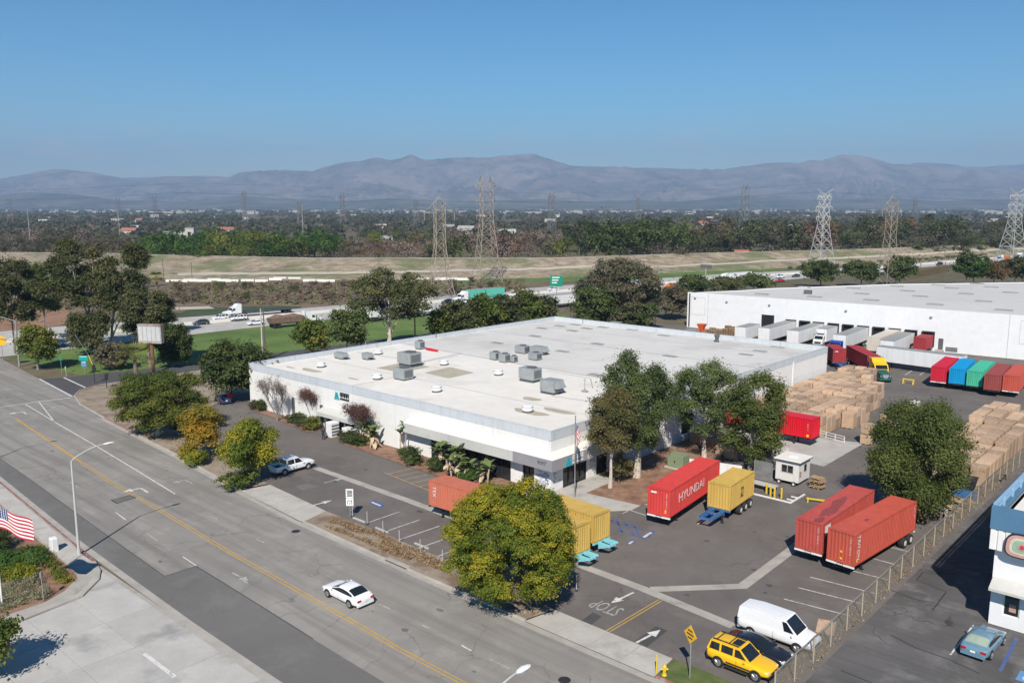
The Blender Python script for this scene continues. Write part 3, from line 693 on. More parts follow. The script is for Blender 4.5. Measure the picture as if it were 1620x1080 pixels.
for x, yt, yb in LEV:
    t_ = G(x, yt, 6.0); b_ = G(x, yb, 0)
    d_ = (t_ - b_); d_.z = 0; d_.normalize()
    if (t_ - b_).xy.length < 12: b_ = t_ - d_ * 16; b_.z = 0
    mid = (b_ + t_) / 2
    rings.append([b_ + Vector((0,0,-.1)), b_ + d_*.1 + Vector((0,0,.1)), mid + Vector((0,0,-.6)), t_, t_ + d_ * 6, t_ + d_ * 24 + Vector((0,0,-6.1))])
n_ = 48; fine = []
for k in range(len(rings)-1):
    for i in range(n_ // 4 if k else 6):
        m_ = n_ // 4 if k else 6; fine.append([a.lerp(b, i / m_) for a, b in zip(rings[k], rings[k+1])])
fine.append(rings[-1])
rr = random.Random(4)
for r in fine:
    r[2] = r[2] + Vector((0, rr.uniform(-1, 1), rr.uniform(-.35, .35))); r[3] = r[3] + Vector((0, 0, rr.uniform(-.12, .12)))
mb.loft(fine, cap=False); levee = struct('levee', mb, MAT['levee_earth'])
mb = MB()
for a, b in zip(fine[:-1], fine[1:]): mb.quad(a[3] + Vector((0,0,.06)), a[4] + Vector((0,0,.06)), b[4] + Vector((0,0,.06)), b[3] + Vector((0,0,.06)))
obj('crest_road', mb, MAT['levee_road'], levee)
def slope_pt(i, t):
    r = fine[i]
    return (r[1].lerp(r[2], t / .5) if t < .5 else r[2].lerp(r[3], (t - .5) / .5)) + Vector((0, 0, .12))
for (i0, i1, ta, tb) in ((40, 84, .12, .50), (84, len(fine) - 14, .28, .70)):
    mb = MB()
    for i in range(i0, i1):
        f0 = (i - i0) / (i1 - i0); f1 = (i + 1 - i0) / (i1 - i0)
        p0 = ta + (tb - ta) * f0; p1 = ta + (tb - ta) * f1
        mb.quad(slope_pt(i, p0), slope_pt(i, p0 + .12), slope_pt(i + 1, p1 + .12), slope_pt(i + 1, p1))
    obj('slope_track', mb, MAT['levee_road'], levee)
# white concrete barrier blocks at the levee toe, each its own block
blk = MB().xprism([(-.45, 0), (.45, 0), (.2, .35), (.12, 1.0), (-.12, 1.0), (-.2, .35)], 0, 5.4).mesh('concrete_barrier')
for i, (x, y) in enumerate([(283, 444), (297, 444.4), (311, 443), (321, 443.6), (335, 443.8), (349, 442), (364, 443.2), (378, 444), (402, 443.4), (424, 444), (446, 441.5), (453, 440), (476, 440.3), (500, 443.5), (512, 443.7), (530, 444), (662, 441.6), (680, 441.4), (705, 441), (725, 441.2), (742, 441.4)]):
    o = link('concrete_barrier', blk, MAT['barrier_concrete'], None, G(x, y + 1.6), math.pi / 2 + .03 * (i % 3))
    tag(o, 'white concrete barrier block in the row at the foot of the levee', 'barrier', 'barrier blocks at the levee foot')

# ---- mountains
def vnoise(x, y, seed):
    r = np.random.RandomState(seed); g = r.rand(256, 256)
    xi = np.floor(x).astype(int); yi = np.floor(y).astype(int); fx = x - xi; fy = y - yi
    fx = fx*fx*(3-2*fx); fy = fy*fy*(3-2*fy); a = lambda i, j: g[(xi+i) % 256, (yi+j) % 256]
    return (a(0,0)*(1-fx)+a(1,0)*fx)*(1-fy) + (a(0,1)*(1-fx)+a(1,1)*fx)*fy
def ridged(x, y, seed, oc=5):
    s = 0; am = .5; f = 1
    for k in range(oc): s = s + am*(1 - np.abs(2*vnoise(x*f, y*f, seed+k) - 1)); am *= .5; f *= 2.03
    return s
def mountain(name, prof, D0, D1, mat, seed, rough=.35, cols=820, rows=72):
    xs = np.linspace(-900, 2520, cols); px = [p[0] for p in prof]; py = [p[1] for p in prof]
    yy = np.interp(xs, px, py)
    k = np.ones(3) / 3; yy = np.convolve(np.pad(yy, 1, mode='edge'), k, 'valid') * .6 + yy * .4
    az = (xs - 810) / F_PX
    elev = (-(yy - 540) / F_PX * CP - SP) / (CP - (yy - 540) / F_PX * SP)          # tan of elevation
    tt = np.linspace(0, 1.25, rows)
    A_, T_ = np.meshgrid(az, tt, indexing='ij'); E_ = np.repeat(elev[:, None], rows, 1)
    D_ = D0 + (D1 - D0) * T_
    wob = (vnoise(A_ * 9 + 50, T_ * 2.2, seed + 31) - .5) * .28
    rid = ridged(A_ * 16 + wob * 6 + 40, T_ * 1.6 + A_ * 3, seed)
    rid2 = ridged(A_ * 64 + wob * 26 + 90, T_ * 5 + A_ * 9 + 3, seed + 9, 6)
    up = np.clip(T_, 0, 1); back = np.clip((T_ - 1) / .25, 0, 1)
    sh = up ** 1.15 * (1 - .55 * back)
    crest = E_ * (D0 + (D1 - D0)) + CAM_H
    hgt = crest * sh * (1 - rough * (1 - rid) * 4 * up * (1 - up) * 1.2) - crest * .26 * (1 - rid2) * np.clip(4 * up * (1 - up), 0, 1)
    hgt = hgt + crest * .07 * (rid2 - .72) * up
    X = A_ * D_ ; Y = D_.copy(); Z = np.maximum(hgt, 0) - 6
    v = np.stack([X.ravel(), Y.ravel(), Z.ravel()], 1)
    i, j = np.meshgrid(np.arange(cols-1), np.arange(rows-1), indexing='ij'); b0 = (i*rows+j).ravel()
    f = np.stack([b0, b0+rows, b0+rows+1, b0+1], 1)
    me = bpy.data.meshes.new(name); me.from_pydata(v.tolist(), [], f.tolist()); me.polygons.foreach_set('use_smooth', [True]*len(me.polygons))
    return tag(link(name, me, MAT[mat]), kind='structure')
def mount_mat(name, c0, c1, c2):
    m, nt, N, L, b = nodes(name); v = coords(N, True)
    n1 = noise(N, L, v, .0022, 8, .7); n2 = noise(N, L, v, .0007, 6, .65)
    c = mixc(N, L, ramp(N, L, n1, .38, .62), c0, c1); c = mixc(N, L, ramp(N, L, n2, .5, .62, 0, .7), c, c2)
    L.new(c, b.inputs['Base Color']); b.inputs['Roughness'].default_value = 1; b.inputs['Specular IOR Level'].default_value = 0
    bump(N, L, b, n1, 1.0, 180); MAT[name] = m
mount_mat('mountain_scrub', (.085, .075, .055), (.30, .235, .18), (.46, .35, .28))
mount_mat('foothill_scrub', (.06, .066, .04), (.17, .15, .10), (.24, .20, .14))
PROF = [(-900, 290), (-500, 272), (-250, 285), (-60, 280), (0, 283), (30, 280), (60, 273), (90, 267), (117, 267), (160, 272), (187, 277), (213, 283), (233, 283), (267, 278), (353, 278), (367, 280), (390, 270), (430, 268), (480, 268), (500, 269), (520, 263), (540, 258), (577, 252), (603, 248), (623, 252), (640, 247), (652, 243), (664, 247), (677, 253), (720, 248), (753, 248), (800, 243), (850, 243), (873, 252), (900, 260), (933, 263), (980, 265), (1040, 267), (1080, 270), (1113, 267), (1137, 268), (1197, 258), (1247, 255), (1287, 252), (1323, 243), (1347, 243), (1373, 250), (1400, 258), (1433, 260), (1480, 263), (1547, 268), (1620, 270), (1750, 262), (1950, 268), (2200, 280), (2520, 275)]
mountain('mountain_range', PROF, 9500, 15500, 'mountain_scrub', 3, .55)
FOOT = [(-900, 318), (-300, 308), (-40, 313), (60, 303), (120, 306), (200, 316), (300, 318), (390, 309), (450, 314), (540, 318), (640, 312), (700, 319), (860, 314), (930, 319), (1080, 317), (1180, 309), (1260, 316), (1400, 312), (1480, 318), (1560, 313), (1640, 318), (2000, 308), (2520, 316)]
mountain('foothills', FOOT, 7800, 9800, 'foothill_scrub', 21, .3, 420, 26)
BACK = [(-900, 280), (0, 290), (230, 279), (330, 276), (460, 280), (900, 262), (960, 261), (1100, 266), (1180, 264), (1380, 258), (1450, 255), (1530, 262), (1620, 256), (1800, 250), (2520, 270)]
mountain('far_range', BACK, 17000, 22000, 'mountain_scrub', 55, .25, 360, 20)
# ------------------------------------------------------------------ lettering
def text(name, body, size, mat, parent, origin, right, up, extrude=.004, align='CENTER', parts=None, sx=1.0, sy=1.0):
    """flat lettering: real mesh glyphs, thin, standing on their surface"""
    cu = bpy.data.curves.new(name, 'FONT'); cu.body = body; cu.size = size; cu.align_x = align; cu.align_y = 'CENTER'
    cu.extrude = extrude; cu.resolution_u = 2
    o = bpy.data.objects.new(name, cu); COL.objects.link(o)
    dg = bpy.context.evaluated_depsgraph_get(); me = bpy.data.meshes.new_from_object(o.evaluated_get(dg))
    bpy.data.objects.remove(o); bpy.data.curves.remove(cu)
    r = Vector(right).normalized(); u_ = Vector(up).normalized(); n = r.cross(u_)
    mt = Matrix((r * sx, u_ * sy, n)).transposed().to_4x4(); me.transform(mt)
    me.materials.clear()
    return link(name, me, MAT[mat], parent, origin)

# STOP painted on the exit lane, reading from inside the lot
text('stop_lettering', 'STOP', 1.5, 'worn_line', lot, S(20.3, -17.7, .022), -U, -V, .002, sx=.72, sy=1.5)
# ------------------------------------------------------------------ the white warehouse
BL, BW, BH, RZ = 61.08, 75.63, 6.96, 6.10
wh = thing('warehouse', 'long white single-storey warehouse with flat roof and pale grey parapet band', 'warehouse', O, ROT)
def wallseg(x0, x1, z0, z1, face, nm='wall_panel', mat='wall_white', out=0.0, th=.2):
    """panel on the street wall (face 'f', x range) or the yard wall (face 'r', y range)"""
    if face == 'f': b = MB().box(x0, -out, z0, x1, th, z1)
    elif face == 'r': b = MB().box(-th, x0, z0, out, x1, z1)
    elif face == 'l': b = MB().box(-BL - out, x0, z0, -BL + th, x1, z1)
    else: b = MB().box(x0, BW - th, z0, x1, BW + out, z1)
    return obj(nm, b, MAT[mat], wh)
J = .03
fj = [-61.08, -52.2, -43.4, -34.7, -26.0, -17.3, -8.6, -.2]
for a, b in zip(fj[:-1], fj[1:]): wallseg(a + J, b - J, 2.72, BH - .06, 'f')
low = [(-61.08, -52.2), (-52.2, -43.4), (-43.4, -40.9), (-34.7, -26.0), (-26.0, -19.2), (-5.9, -4.05), (-2.4, -.2)]
for a, b in low: wallseg(a + J, b - J, 0, 2.70, 'f')
rj = [.0, 8.4, 16.8, 25.2, 33.6, 42.0, 50.4, 58.8, 67.2, 75.63]
for a, b in zip(rj[:-1], rj[1:]): wallseg(a + J, b - J, 3.25, BH - .06, 'r')
for a, b in [(0, 2.2), (6.5, 8.4), (10.5, 16.8), (16.8, 25.2), (25.2, 27.3), (29.8, 33.6), (33.6, 42.0), (42.0, 50.4), (50.4, 58.8), (58.8, 67.2), (67.2, 75.63)]: wallseg(a + J, b - J, 0, 3.23, 'r')
wallseg(2.2, 6.5, 2.6, 3.23, 'r'); wallseg(8.4, 10.5, 2.6, 3.23, 'r')
for a, b in zip(rj[:-1], rj[1:]): wallseg(a + J, b - J, 0, BH - .06, 'l', mat='wall_band')
for a, b in zip(fj[:-1], fj[1:]): wallseg(a + J, b - J, 0, BH - .06, 'b', mat='wall_band')
# painted parapet band panels, coping
for a, b in zip(fj[:-1], fj[1:]): wallseg(a + .035, b - (.035 if b < -1 else -.23), 5.86, BH - .07, 'f', 'parapet_band', 'wall_band', .03, .0)
for a, b in zip(rj[:-1], rj[1:]): wallseg(a + (.035 if a > 1 else 0), b - .035, 5.86, BH - .07, 'r', 'parapet_band', 'wall_band', .03, .0)
cp = MB()
for q in ((-BL-.05, -.05, .05, .22), (-BL-.05, BW-.22, .05, BW+.05)): cp.box(q[0], q[1], BH-.06, q[2], q[3], BH)
for q in ((-BL-.05, .22, -BL+.22, BW-.22), (-.22, .22, .05, BW-.22)): cp.box(q[0], q[1], BH-.06, q[2], q[3], BH)
obj('coping', cp, MAT['wall_band'], wh)
pil = MB().box(-.6, 60.4, 0, .10, 61.0, 5.8); obj('downpipe', MB().box(.0, 61.5, 0, .14, 61.7, 6.2), MAT['wall_white'], wh)
# roof in its two coats, slightly crowned, seams, patches
obj('roof_white', MB().add([(-BL+.2, .2, RZ), (-.2, .2, RZ), (-.2, 29.4, RZ+.12), (-BL+.2, 30.8, RZ+.12)], [(0,1,2,3)]), MAT['roof_white'], wh)
obj('roof_grey', MB().add([(-BL+.2, 30.8, RZ+.12), (-.2, 29.4, RZ+.12), (-.2, 52, RZ+.22), (-BL+.2, 52, RZ+.22), (-.2, BW-.2, RZ), (-BL+.2, BW-.2, RZ)], [(0,1,2,3), (3,2,4,5)]), MAT['roof_grey'], wh)
def roofz(y): return RZ + (.12 * y / 30 if y < 30 else .12 + .10 * (y - 30) / 22 if y < 52 else .22 * (1 - (y - 52) / 24))
def roofstrip(nm, pts, w, mat='roof_seam', dz=.02):
    mb = MB()
    for (a, b), (c, d) in zip(pts[:-1], pts[1:]):
        e = Vector((c - a, d - b)).normalized(); n = Vector((-e.y, e.x)) * w / 2
        mb.quad((a+n.x, b+n.y, roofz(b)+dz), (a-n.x, b-n.y, roofz(b)+dz), (c-n.x, d-n.y, roofz(d)+dz), (c+n.x, d+n.y, roofz(d)+dz))
    obj(nm, mb, MAT[mat], wh)
roofstrip('roof_seam', [(-60.8, 30.9), (-.3, 29.5)], .16); roofstrip('roof_seam', [(-38.2, 1), (-38.2, 10.4)], .1); roofstrip('roof_seam', [(-44.5, 18.5), (-45.3, 31)], .2)
roofstrip('roof_seam', [(-34.5, 31), (-34.5, 75.3)], .16); roofstrip('roof_seam', [(-60.8, 53), (-.3, 52)], .12); roofstrip('roof_seam', [(-18, 30), (-18, 75)], .1)
roofstrip('roof_seam', [(-60.5, 12), (-.5, 11)], .05); roofstrip('roof_seam', [(-60.5, 66), (-.4, 66)], .08); roofstrip('roof_seam', [(-11.9, 23.5), (-16, 28.5), (-24.5, 29)], .12)
roofstrip('conduit', [(-60, 20), (-44, 21), (-44, 29)], .1, 'galvanised', .06); roofstrip('conduit', [(-13, 16), (-3, 17.5)], .08, 'galvanised', .06)
rp = lambda pts, mat: obj('roof_patch', MB().poly([(a, b, roofz(b) + .014) for a, b in pts]), MAT[mat], wh)
rp([(-37.5, 15.5), (-37.9, 21.2), (-31.9, 20.5), (-31.7, 15.0)], 'roof_tan'); rp([(-45.9, 13), (-46.4, 19.0), (-40.4, 19.4), (-40.2, 13.4)], 'roof_tan')
for p in [(857, 519), (885, 515), (910, 512.6), (928, 519), (954, 516.6), (905, 523), (846.7, 532), (786, 542.7), (945, 544.4), (889.6, 556), (1060, 564), (943, 593)]:
    u, v = UV(*p, 6.3); obj('roof_skylight', MB().cbox(u - 1.2, v - .62, roofz(v) - .05, u + 1.2, v + .62, roofz(v) + .12, .03), MAT['skylight'], wh)
for p in [(1202, 555), (1180, 561), (1230, 548), (1095, 520), (1050, 530), (1000, 521), (975, 508)]:
    u, v = UV(*p, 6.25); obj('roof_skylight', MB().cbox(u - 1.2, v - .62, roofz(v) - .05, u + 1.2, v + .62, roofz(v) + .10, .03), MAT['skylight'], wh)
for (u, v, a, b) in ((-9.5, 7.5, 2.6, 1.1), (-7.2, 10.2, 2.4, .9), (-52, 5.2, 2.2, .9), (-14, 13, 1.4, 1.0), (-42, 5.6, 1.2, .4), (-56.5, 4.5, 1.1, .35)):
    obj('water_stain', MB().poly([(u + a * math.cos(t) * (1 + .2 * math.sin(3*t)), v + b * math.sin(t) * (1 + .25 * math.cos(2*t)), roofz(v) + .018) for t in [2*math.pi*k/14 for k in range(14)]]), MAT['roof_tan'], wh)
for (u, v) in ((-.4, 3.2), (-26, 1.0), (-45.2, 1.2)): obj('roof_drain', MB().lathe([(.16, 0), (.16, .3), (.1, .34), (0, .34)], (u - .3, v, RZ), 8), MAT['hvac_dark'], wh)
# canopies
def canopy(x0, x1, wrap):
    p = 1.25; zt, zb, zw = 4.15, 2.95, 4.65
    mb = MB(); ms = MB()
    if wrap:
        y1 = 10.6
        mb.quad((x0, -p, zt), (x0, -p, zb), (p, -p, zb), (p, -p, zt)); mb.quad((p, -p, zt), (p, -p, zb), (p, y1, zb), (p, y1, zt))
        mb.quad((x0, -.03, zb), (x0, -p, zb), (p, -p, zb), (.03, -.03, zb)); mb.quad((.03, -.03, zb), (p, -p, zb), (p, y1, zb), (.03, y1, zb))
        mb.poly([(x0, -.03, zw), (x0, -p, zt), (x0, -p, zb), (x0, -.03, zb)]); mb.poly([(.03, y1, zw), (p, y1, zt), (p, y1, zb), (.03, y1, zb)])
        ms.quad((x0, -.03, zw), (x0, -p, zt), (p, -p, zt), (.03, -.03, zw)); ms.quad((.03, -.03, zw), (p, -p, zt), (p, y1, zt), (.03, y1, zw))
    else:
        zt, zb, zw = 2.55, 2.02, 3.05
        mb.quad((x0, -p, zt), (x0, -p, zb), (x1, -p, zb), (x1, -p, zt)); mb.quad((x0, -.03, zb), (x0, -p, zb), (x1, -p, zb), (x1, -.03, zb))
        mb.poly([(x0, -.03, zw), (x0, -p, zt), (x0, -p, zb), (x0, -.03, zb)]); mb.poly([(x1, -.03, zw), (x1, -p, zt), (x1, -p, zb), (x1, -.03, zb)])
        ms.quad((x0, -.03, zw), (x0, -p, zt), (x1, -p, zt), (x1, -.03, zw))
    c = obj('canopy', mb, MAT['canopy_grey'], wh); obj('canopy_top', ms, MAT['roof_white' if wrap else 'canopy_grey'], c)
    return c
can = canopy(-23.0, 0, True); canopy(-41.6, -33.6, False)
fb = MB(); fb.box(-4.4, -1.30, 2.93, 1.27, -1.252, 4.17); obj('fascia_panel', fb, MAT['fascia_grey'], can)
fb = MB(); fb.box(1.252, -1.30, 2.93, 1.30, 4.9, 4.17); obj('fascia_panel', fb, MAT['fascia_grey'], can)
# openings: frames, panes, doors
def window(x0, x1, z0, z1, face, n, mat='window_glass'):
    fr = MB(); d = .16
    def bx(mb, a, b, c, e, s0, s1):
        return mb.box(a, s0, c, b, s1, e) if face == 'f' else mb.box(-s1, a, c, -s0, b, e)
    bx(fr, x0, x1, z0, z0 + .08, .05, .2); bx(fr, x0, x1, z1 - .08, z1, .05, .2)
    for i in range(n + 1):
        x = x0 + (x1 - x0 - .07) * i / n; bx(fr, x, x + .07, z0 + .08, z1 - .08, .05, .2)
    f = obj('window', fr, MAT['dark_metal'], wh)
    w = (x1 - x0 - .07) / n
    for i in range(n): obj('pane', bx(MB(), x0 + w * i + .075, x0 + w * (i + 1) - .005, z0 + .085, z1 - .085, d, d + .02), MAT[mat], f)
    return f
window(-19.2, -8.7, .05, 2.70, 'f', 7); window(-8.6, -5.95, .05, 2.70, 'f', 2); window(-4.0, -2.45, .02, 2.70, 'f', 2)
window(2.22, 6.48, .05, 2.58, 'r', 4); window(8.42, 10.48, .05, 2.58, 'r', 2)
obj('dock_opening', MB().box(-40.9, .9, 0, -34.7, 1.0, 2.7), MAT['black_opening'], wh)
obj('dock_opening', MB().box(-40.9, .02, 2.05, -34.7, .2, 2.70), MAT['wall_white'], wh)
obj('dock_door', MB().box(-.35, 27.32, .9, -.3, 29.78, 3.2), MAT['black_opening'], wh)
obj('door_sill', MB().box(-.2, 27.32, 0, .02, 29.78, .9), MAT['wall_white'], wh)
for u in (-39.9, -35.5): obj('dock_post', MB().box(u, -1.1, .0, u + .22, -.9, 2.02), MAT['hvac_dark'], wh)
# slim dark wall lights / columns beside the bare trees
for u in (-49.3, -42.3): obj('wall_column', MB().box(u, -.16, .0, u + .55, -.0 - .003, 3.2), MAT['hvac_dark'], wh)
# logos: two cyan peaks beside a dark block of lettering
def logo(parent, org, right, h, ink):
    r = Vector(right); n = r.cross(Vector((0, 0, 1)))
    q = lambda a, b: (Vector(org) + r * a * h + Vector((0, 0, b * h))).to_tuple()
    def slab_(pts, nm, mat):
        mb = MB(); k = len(pts); f0 = [Vector(q(*p)) for p in pts]; f1 = [p + n * .04 for p in f0]
        mb.add(f0 + f1, [tuple(range(k)), tuple(range(2*k-1, k-1, -1))] + [(i, (i+1) % k, k + (i+1) % k, k + i) for i in range(k)]); return obj(nm, mb, MAT[mat], parent)
    slab_([(0, 0), (.32, 1), (.55, .8), (.25, 0)], 'logo_mark', 'decal_cyan'); slab_([(.38, 0), (.62, 1), (1.0, .05), (.72, 0), (.62, .45), (.56, 0)], 'logo_mark', 'decal_cyan')
    for i, (a, w) in enumerate(((1.15, .35), (1.56, .42), (2.04, .38), (2.48, .40))):
        slab_([(a, .45), (a + .09, .45), (a + .09, 1), (a, 1)], 'letter_stroke', ink); slab_([(a + w - .1, .42), (a + w, .42), (a + w, 1), (a + w - .1, 1)], 'letter_stroke', ink)
        slab_([(a + .09, .86), (a + w - .1, .86), (a + w - .1, 1), (a + .09, 1)], 'letter_stroke', ink); slab_([(a + .09, .62), (a + w - .1, .62), (a + w - .1, .75), (a + .09, .75)], 'letter_stroke', ink)
    slab_([(1.15, .12), (2.9, .12), (2.9, .32), (1.15, .32)], 'letter_stroke', ink)
logo(wh, (-38.9, -.045, 4.55), (1, 0, 0), 1.15, 'decal_black')
logo(can, (1.345, .9, 3.0), (0, 1, 0), 1.08, 'decal_white')
text('street_number', '9097', .62, 'decal_black', can, (-.2, -1.31, 3.62), (1, 0, 0), (0, 0, 1))
# blue scrawl on the corner piers
rs = random.Random(8)
mb = MB()
for k in range(26):
    a, z = rs.uniform(-2.2, -.3), rs.uniform(.9, 2.3); pts = [(a + .28 * i * rs.uniform(.5, 1), -.012, z + rs.uniform(-.22, .22)) for i in range(4)]
    mb.path([p for p in pts if p[0] < -.2], .022, 4)
obj('wall_scrawl', mb, MAT['decal_navy'], wh)
mb = MB()
for k in range(20):
    a, z = rs.choice([rs.uniform(.2, 1.9), rs.uniform(6.7, 8.1)]), rs.uniform(.8, 2.2); mb.path([(.012, a + .2 * i * rs.uniform(.3, 1), z + rs.uniform(-.2, .2)) for i in range(3)], .022, 4)
obj('wall_scrawl', mb, MAT['decal_navy'], wh)

# ------------------------------------------------------------------ rooftop plant: each unit lifts off
def hvac(w, d, h, kind, stand=.25):
    p = Proto()
    p.add('curb', MB().box(-w*.42, -d*.42, 0, w*.42, d*.42, stand), 'hvac_dark')
    body = p.add('casing', MB().cbox(-w/2, -d/2, stand, w/2, d/2, stand + h, .04), 'hvac')
    for k in range(3):
        x = -w/2 + w*(k+.5)/3; p.add('access_panel', MB().box(x - w*.14, -d/2 - .018, stand + .12*h, x + w*.14, -d/2 - .004, stand + .88*h), 'hvac', body)
    lv = MB()
    for k in range(7): z = stand + h*(.16 + .1*k); lv.box(w/2 + .004, -d*.38, z, w/2 + .03, d*.38, z + h*.05)
    p.add('louvre', lv, 'hvac_dark', body)
    if kind == 'fan':
        fan = p.add('fan_guard', MB().lathe([(min(w,d)*.36, stand+h), (min(w,d)*.36, stand+h+.14), (min(w,d)*.30, stand+h+.16), (0, stand+h+.10)], (w*.12, 0, 0), 14), 'hvac_dark', body)
    if kind == 'hood':
        p.add('intake_hood', MB().xprism([(w/2+.005, stand+h*.95), (w/2+.55, stand+h*.45), (w/2+.55, stand+h*.35), (w/2+.005, stand+h*.35)], -d*.4, d*.4), 'hvac', body)
        p.add('intake_grille', MB().box(w/2+.035, -d*.36, stand+h*.1, w/2+.12, d*.36, stand+h*.34), 'hvac_dark', body)
    return p
units = [('packaged', 643, 581, 3.3, 2.8, 1.9, 'fan', .55, 'largest grey air unit on the tan patch behind another big unit'), ('packaged', 634, 601, 2.6, 2.2, 1.7, 'fan', .2, 'big grey air unit standing in front of the tan roof patch'),
 ('long', 538, 568, 2.6, 1.3, .95, 'hood', .2, 'long low grey air unit nearest the far left roof corner'), ('small', 579, 569, 1.7, 1.3, 1.0, 'hood', .2, 'small grey box unit between two white vents on the left roof'),
 ('tall', 662, 553, 1.5, 1.4, 1.4, 'fan', .2, 'grey air unit beside the red bundle at the roof edge'), ('cond', 781, 570, 1.5, 1.5, 1.3, 'fan', .15, 'leftmost square condenser in the cluster at mid roof'),
 ('cond', 796, 574, 1.5, 1.5, 1.4, 'fan', .15, 'second condenser from the left in the mid roof cluster'), ('small', 811, 573.5, 1.1, 1.1, .95, 'fan', .15, 'smallest condenser at the right of the left mid roof trio'),
 ('wide', 825, 560, 2.4, 1.7, 1.3, 'fan', .15, 'left condenser of the rear group on the grey roof'), ('wide', 852, 562, 2.9, 1.8, 1.35, 'hood', .15, 'right wide air unit of the rear group on the grey roof'),
 ('mid', 845, 570.5, 2.0, 1.6, 1.2, 'fan', .15, 'front air unit of the rear group on the grey roof'), ('packaged', 837, 605, 3.1, 2.2, 1.8, 'fan', .4, 'large blue-grey air unit above the hooded one'),
 ('hood', 870, 624, 2.7, 2.4, 1.7, 'hood', .35, 'large weathered air unit with a sloping intake hood')]
for k, px, py, w, d, h, kd, st, lab in units:
    w, d, h = w*.9, d*.9, h*.9; u, v = UV(px, py, RZ + .1)
    hvac(w, d, h, kd, st).spawn('air_unit', lab, 'air conditioner', S(u - w*.2, v + d*.45, roofz(v)), ROT, 'rooftop air units')
vp = Proto(); vp.add('curb', MB().lathe([(.62, 0), (.62, .22), (.55, .24), (.55, .22)], n=18), 'hvac_dark'); vb = vp.add('drum', MB().lathe([(.66, .24), (.70, .28), (.70, .78), (.66, .84), (0, .92)], n=20), 'vent_white', smooth=True)
vp.add('rim_band', MB().lathe([(.715, .66), (.72, .68), (.72, .74), (.715, .76)], n=20), 'hvac', vb)
for px, py, lab in ((505, 581, 'white round roof vent nearest the left end of the roof'), (596, 561, 'white round roof vent behind the small box unit'), (594, 600, 'white round roof vent left of the big front air unit'), (700, 578, 'white round roof vent behind the tan diamond patch'),
                    (688, 620, 'white round roof vent in front of the tan diamond patch'), (786, 594, 'white round roof vent below the square condensers'), (832, 652, 'white round roof vent nearest the street corner of the roof')):
    u, v = UV(px, py, RZ + .05); vp.spawn('roof_vent', lab, 'roof vent', S(u, v + .3, roofz(v)), ROT, 'round roof vents')
tag(obj('roof_pot', MB().lathe([(.5, 0), (.5, .12), (.36, .15), (.36, .9), (.5, .95), (.5, 1.35), (.42, 1.38), (.4, 1.0), (0, 1.0)], n=14), MAT['hvac_dark'], None, S(*UV(1134, 541, RZ), roofz(72)), 0), 'black exhaust pot on the far edge of the warehouse roof', 'exhaust')
o = thing('tarp_bundle', 'red wrapped bundle lying behind the grey unit on the roof', 'bundle', S(*UV(683, 556, RZ), roofz(29)), ROT)
obj('wrap', MB().loft([[(x, r*math.cos(t), .22 + .7*r*math.sin(t)) for t in [2*math.pi*k/8 for k in range(8)]] for x, r in ((-1.5, .12), (-1.2, .3), (-.3, .34), (.6, .28), (1.3, .25), (1.6, .1))]), MAT['box_bright_red'], o, smooth=True)
pm = thing('roof_mast', 'thin pipe mast on a small base near the roof trees', 'mast', S(*UV(925, 621, RZ), roofz(20)), ROT)
obj('foot', MB().cbox(-.45, -.3, 0, .45, .3, .22), MAT['hvac'], pm); obj('pipe', MB().path([(0, 0, .2), (0, 0, 1.9)], .05), MAT['galvanised'], pm); obj('tee', MB().path([(-.25, 0, 1.6), (.25, 0, 1.6)], .04), MAT['galvanised'], pm)
for i, (px, py) in enumerate(((527, 553), (690, 533), (922, 509), (885, 504))):
    tag(obj('vent_pipe', MB().tube((0, 0, 0), (0, 0, 1.1), .05, .05, 6).tube((0, 0, 1.1), (0, 0, 1.3), .09, .09, 6), MAT['hvac_dark'], None, S(*UV(px, py + 3, RZ), RZ)), 'thin dark vent pipe standing just inside the roof edge', 'vent pipe', 'thin roof vent pipes')

# ------------------------------------------------------------------ the second white warehouse with loading docks
W0 = Vector((45.5, 218.0, 0)); WD = Vector((.7766, -.6300, 0)).normalized(); WN = Vector((-WD.y, WD.x, 0)); WROT = math.atan2(WD.y, WD.x)
w2 = thing('dock_warehouse', 'huge white warehouse with a row of loading dock doors and skylights', 'warehouse', W0, WROT)
def w2l(p): d = Vector(p[:2] + (0,)) - W0; return d.dot(WD), d.dot(WN)
doors = [(26.45, 28.55), (29.75, 31.95), (33.0, 35.2), (36.45, 38.65), (39.75, 41.95), (43.1, 45.3), (46.45, 48.7), (49.9, 52.1), (53.3, 55.5), (56.8, 59.0)]
H2 = 9.1
segs = [0, 5.8, 19.9, 26.2, 32.5, 39.2, 45.9, 52.7, 59.5, 73.0, 88.0, 104.0]
for a, b in zip(segs[:-1], segs[1:]): obj('wall_panel', MB().box(a + .006, 0, 4.946, b - .006, .3, H2), MAT['wall_w2'], w2)
edges = [0] + [x for d in [(20.05, 23.3)] + doors for x in d] + [104.0]
for i in range(0, len(edges), 2): obj('wall_pier', MB().box(edges[i] + .003, .003, 0, edges[i+1] - .003, .3, 4.94), MAT['wall_w2'], w2)
obj('dock_lintel', MB().box(20.06, .003, 4.90, 23.29, .3, 4.945), MAT['wall_w2'], w2)
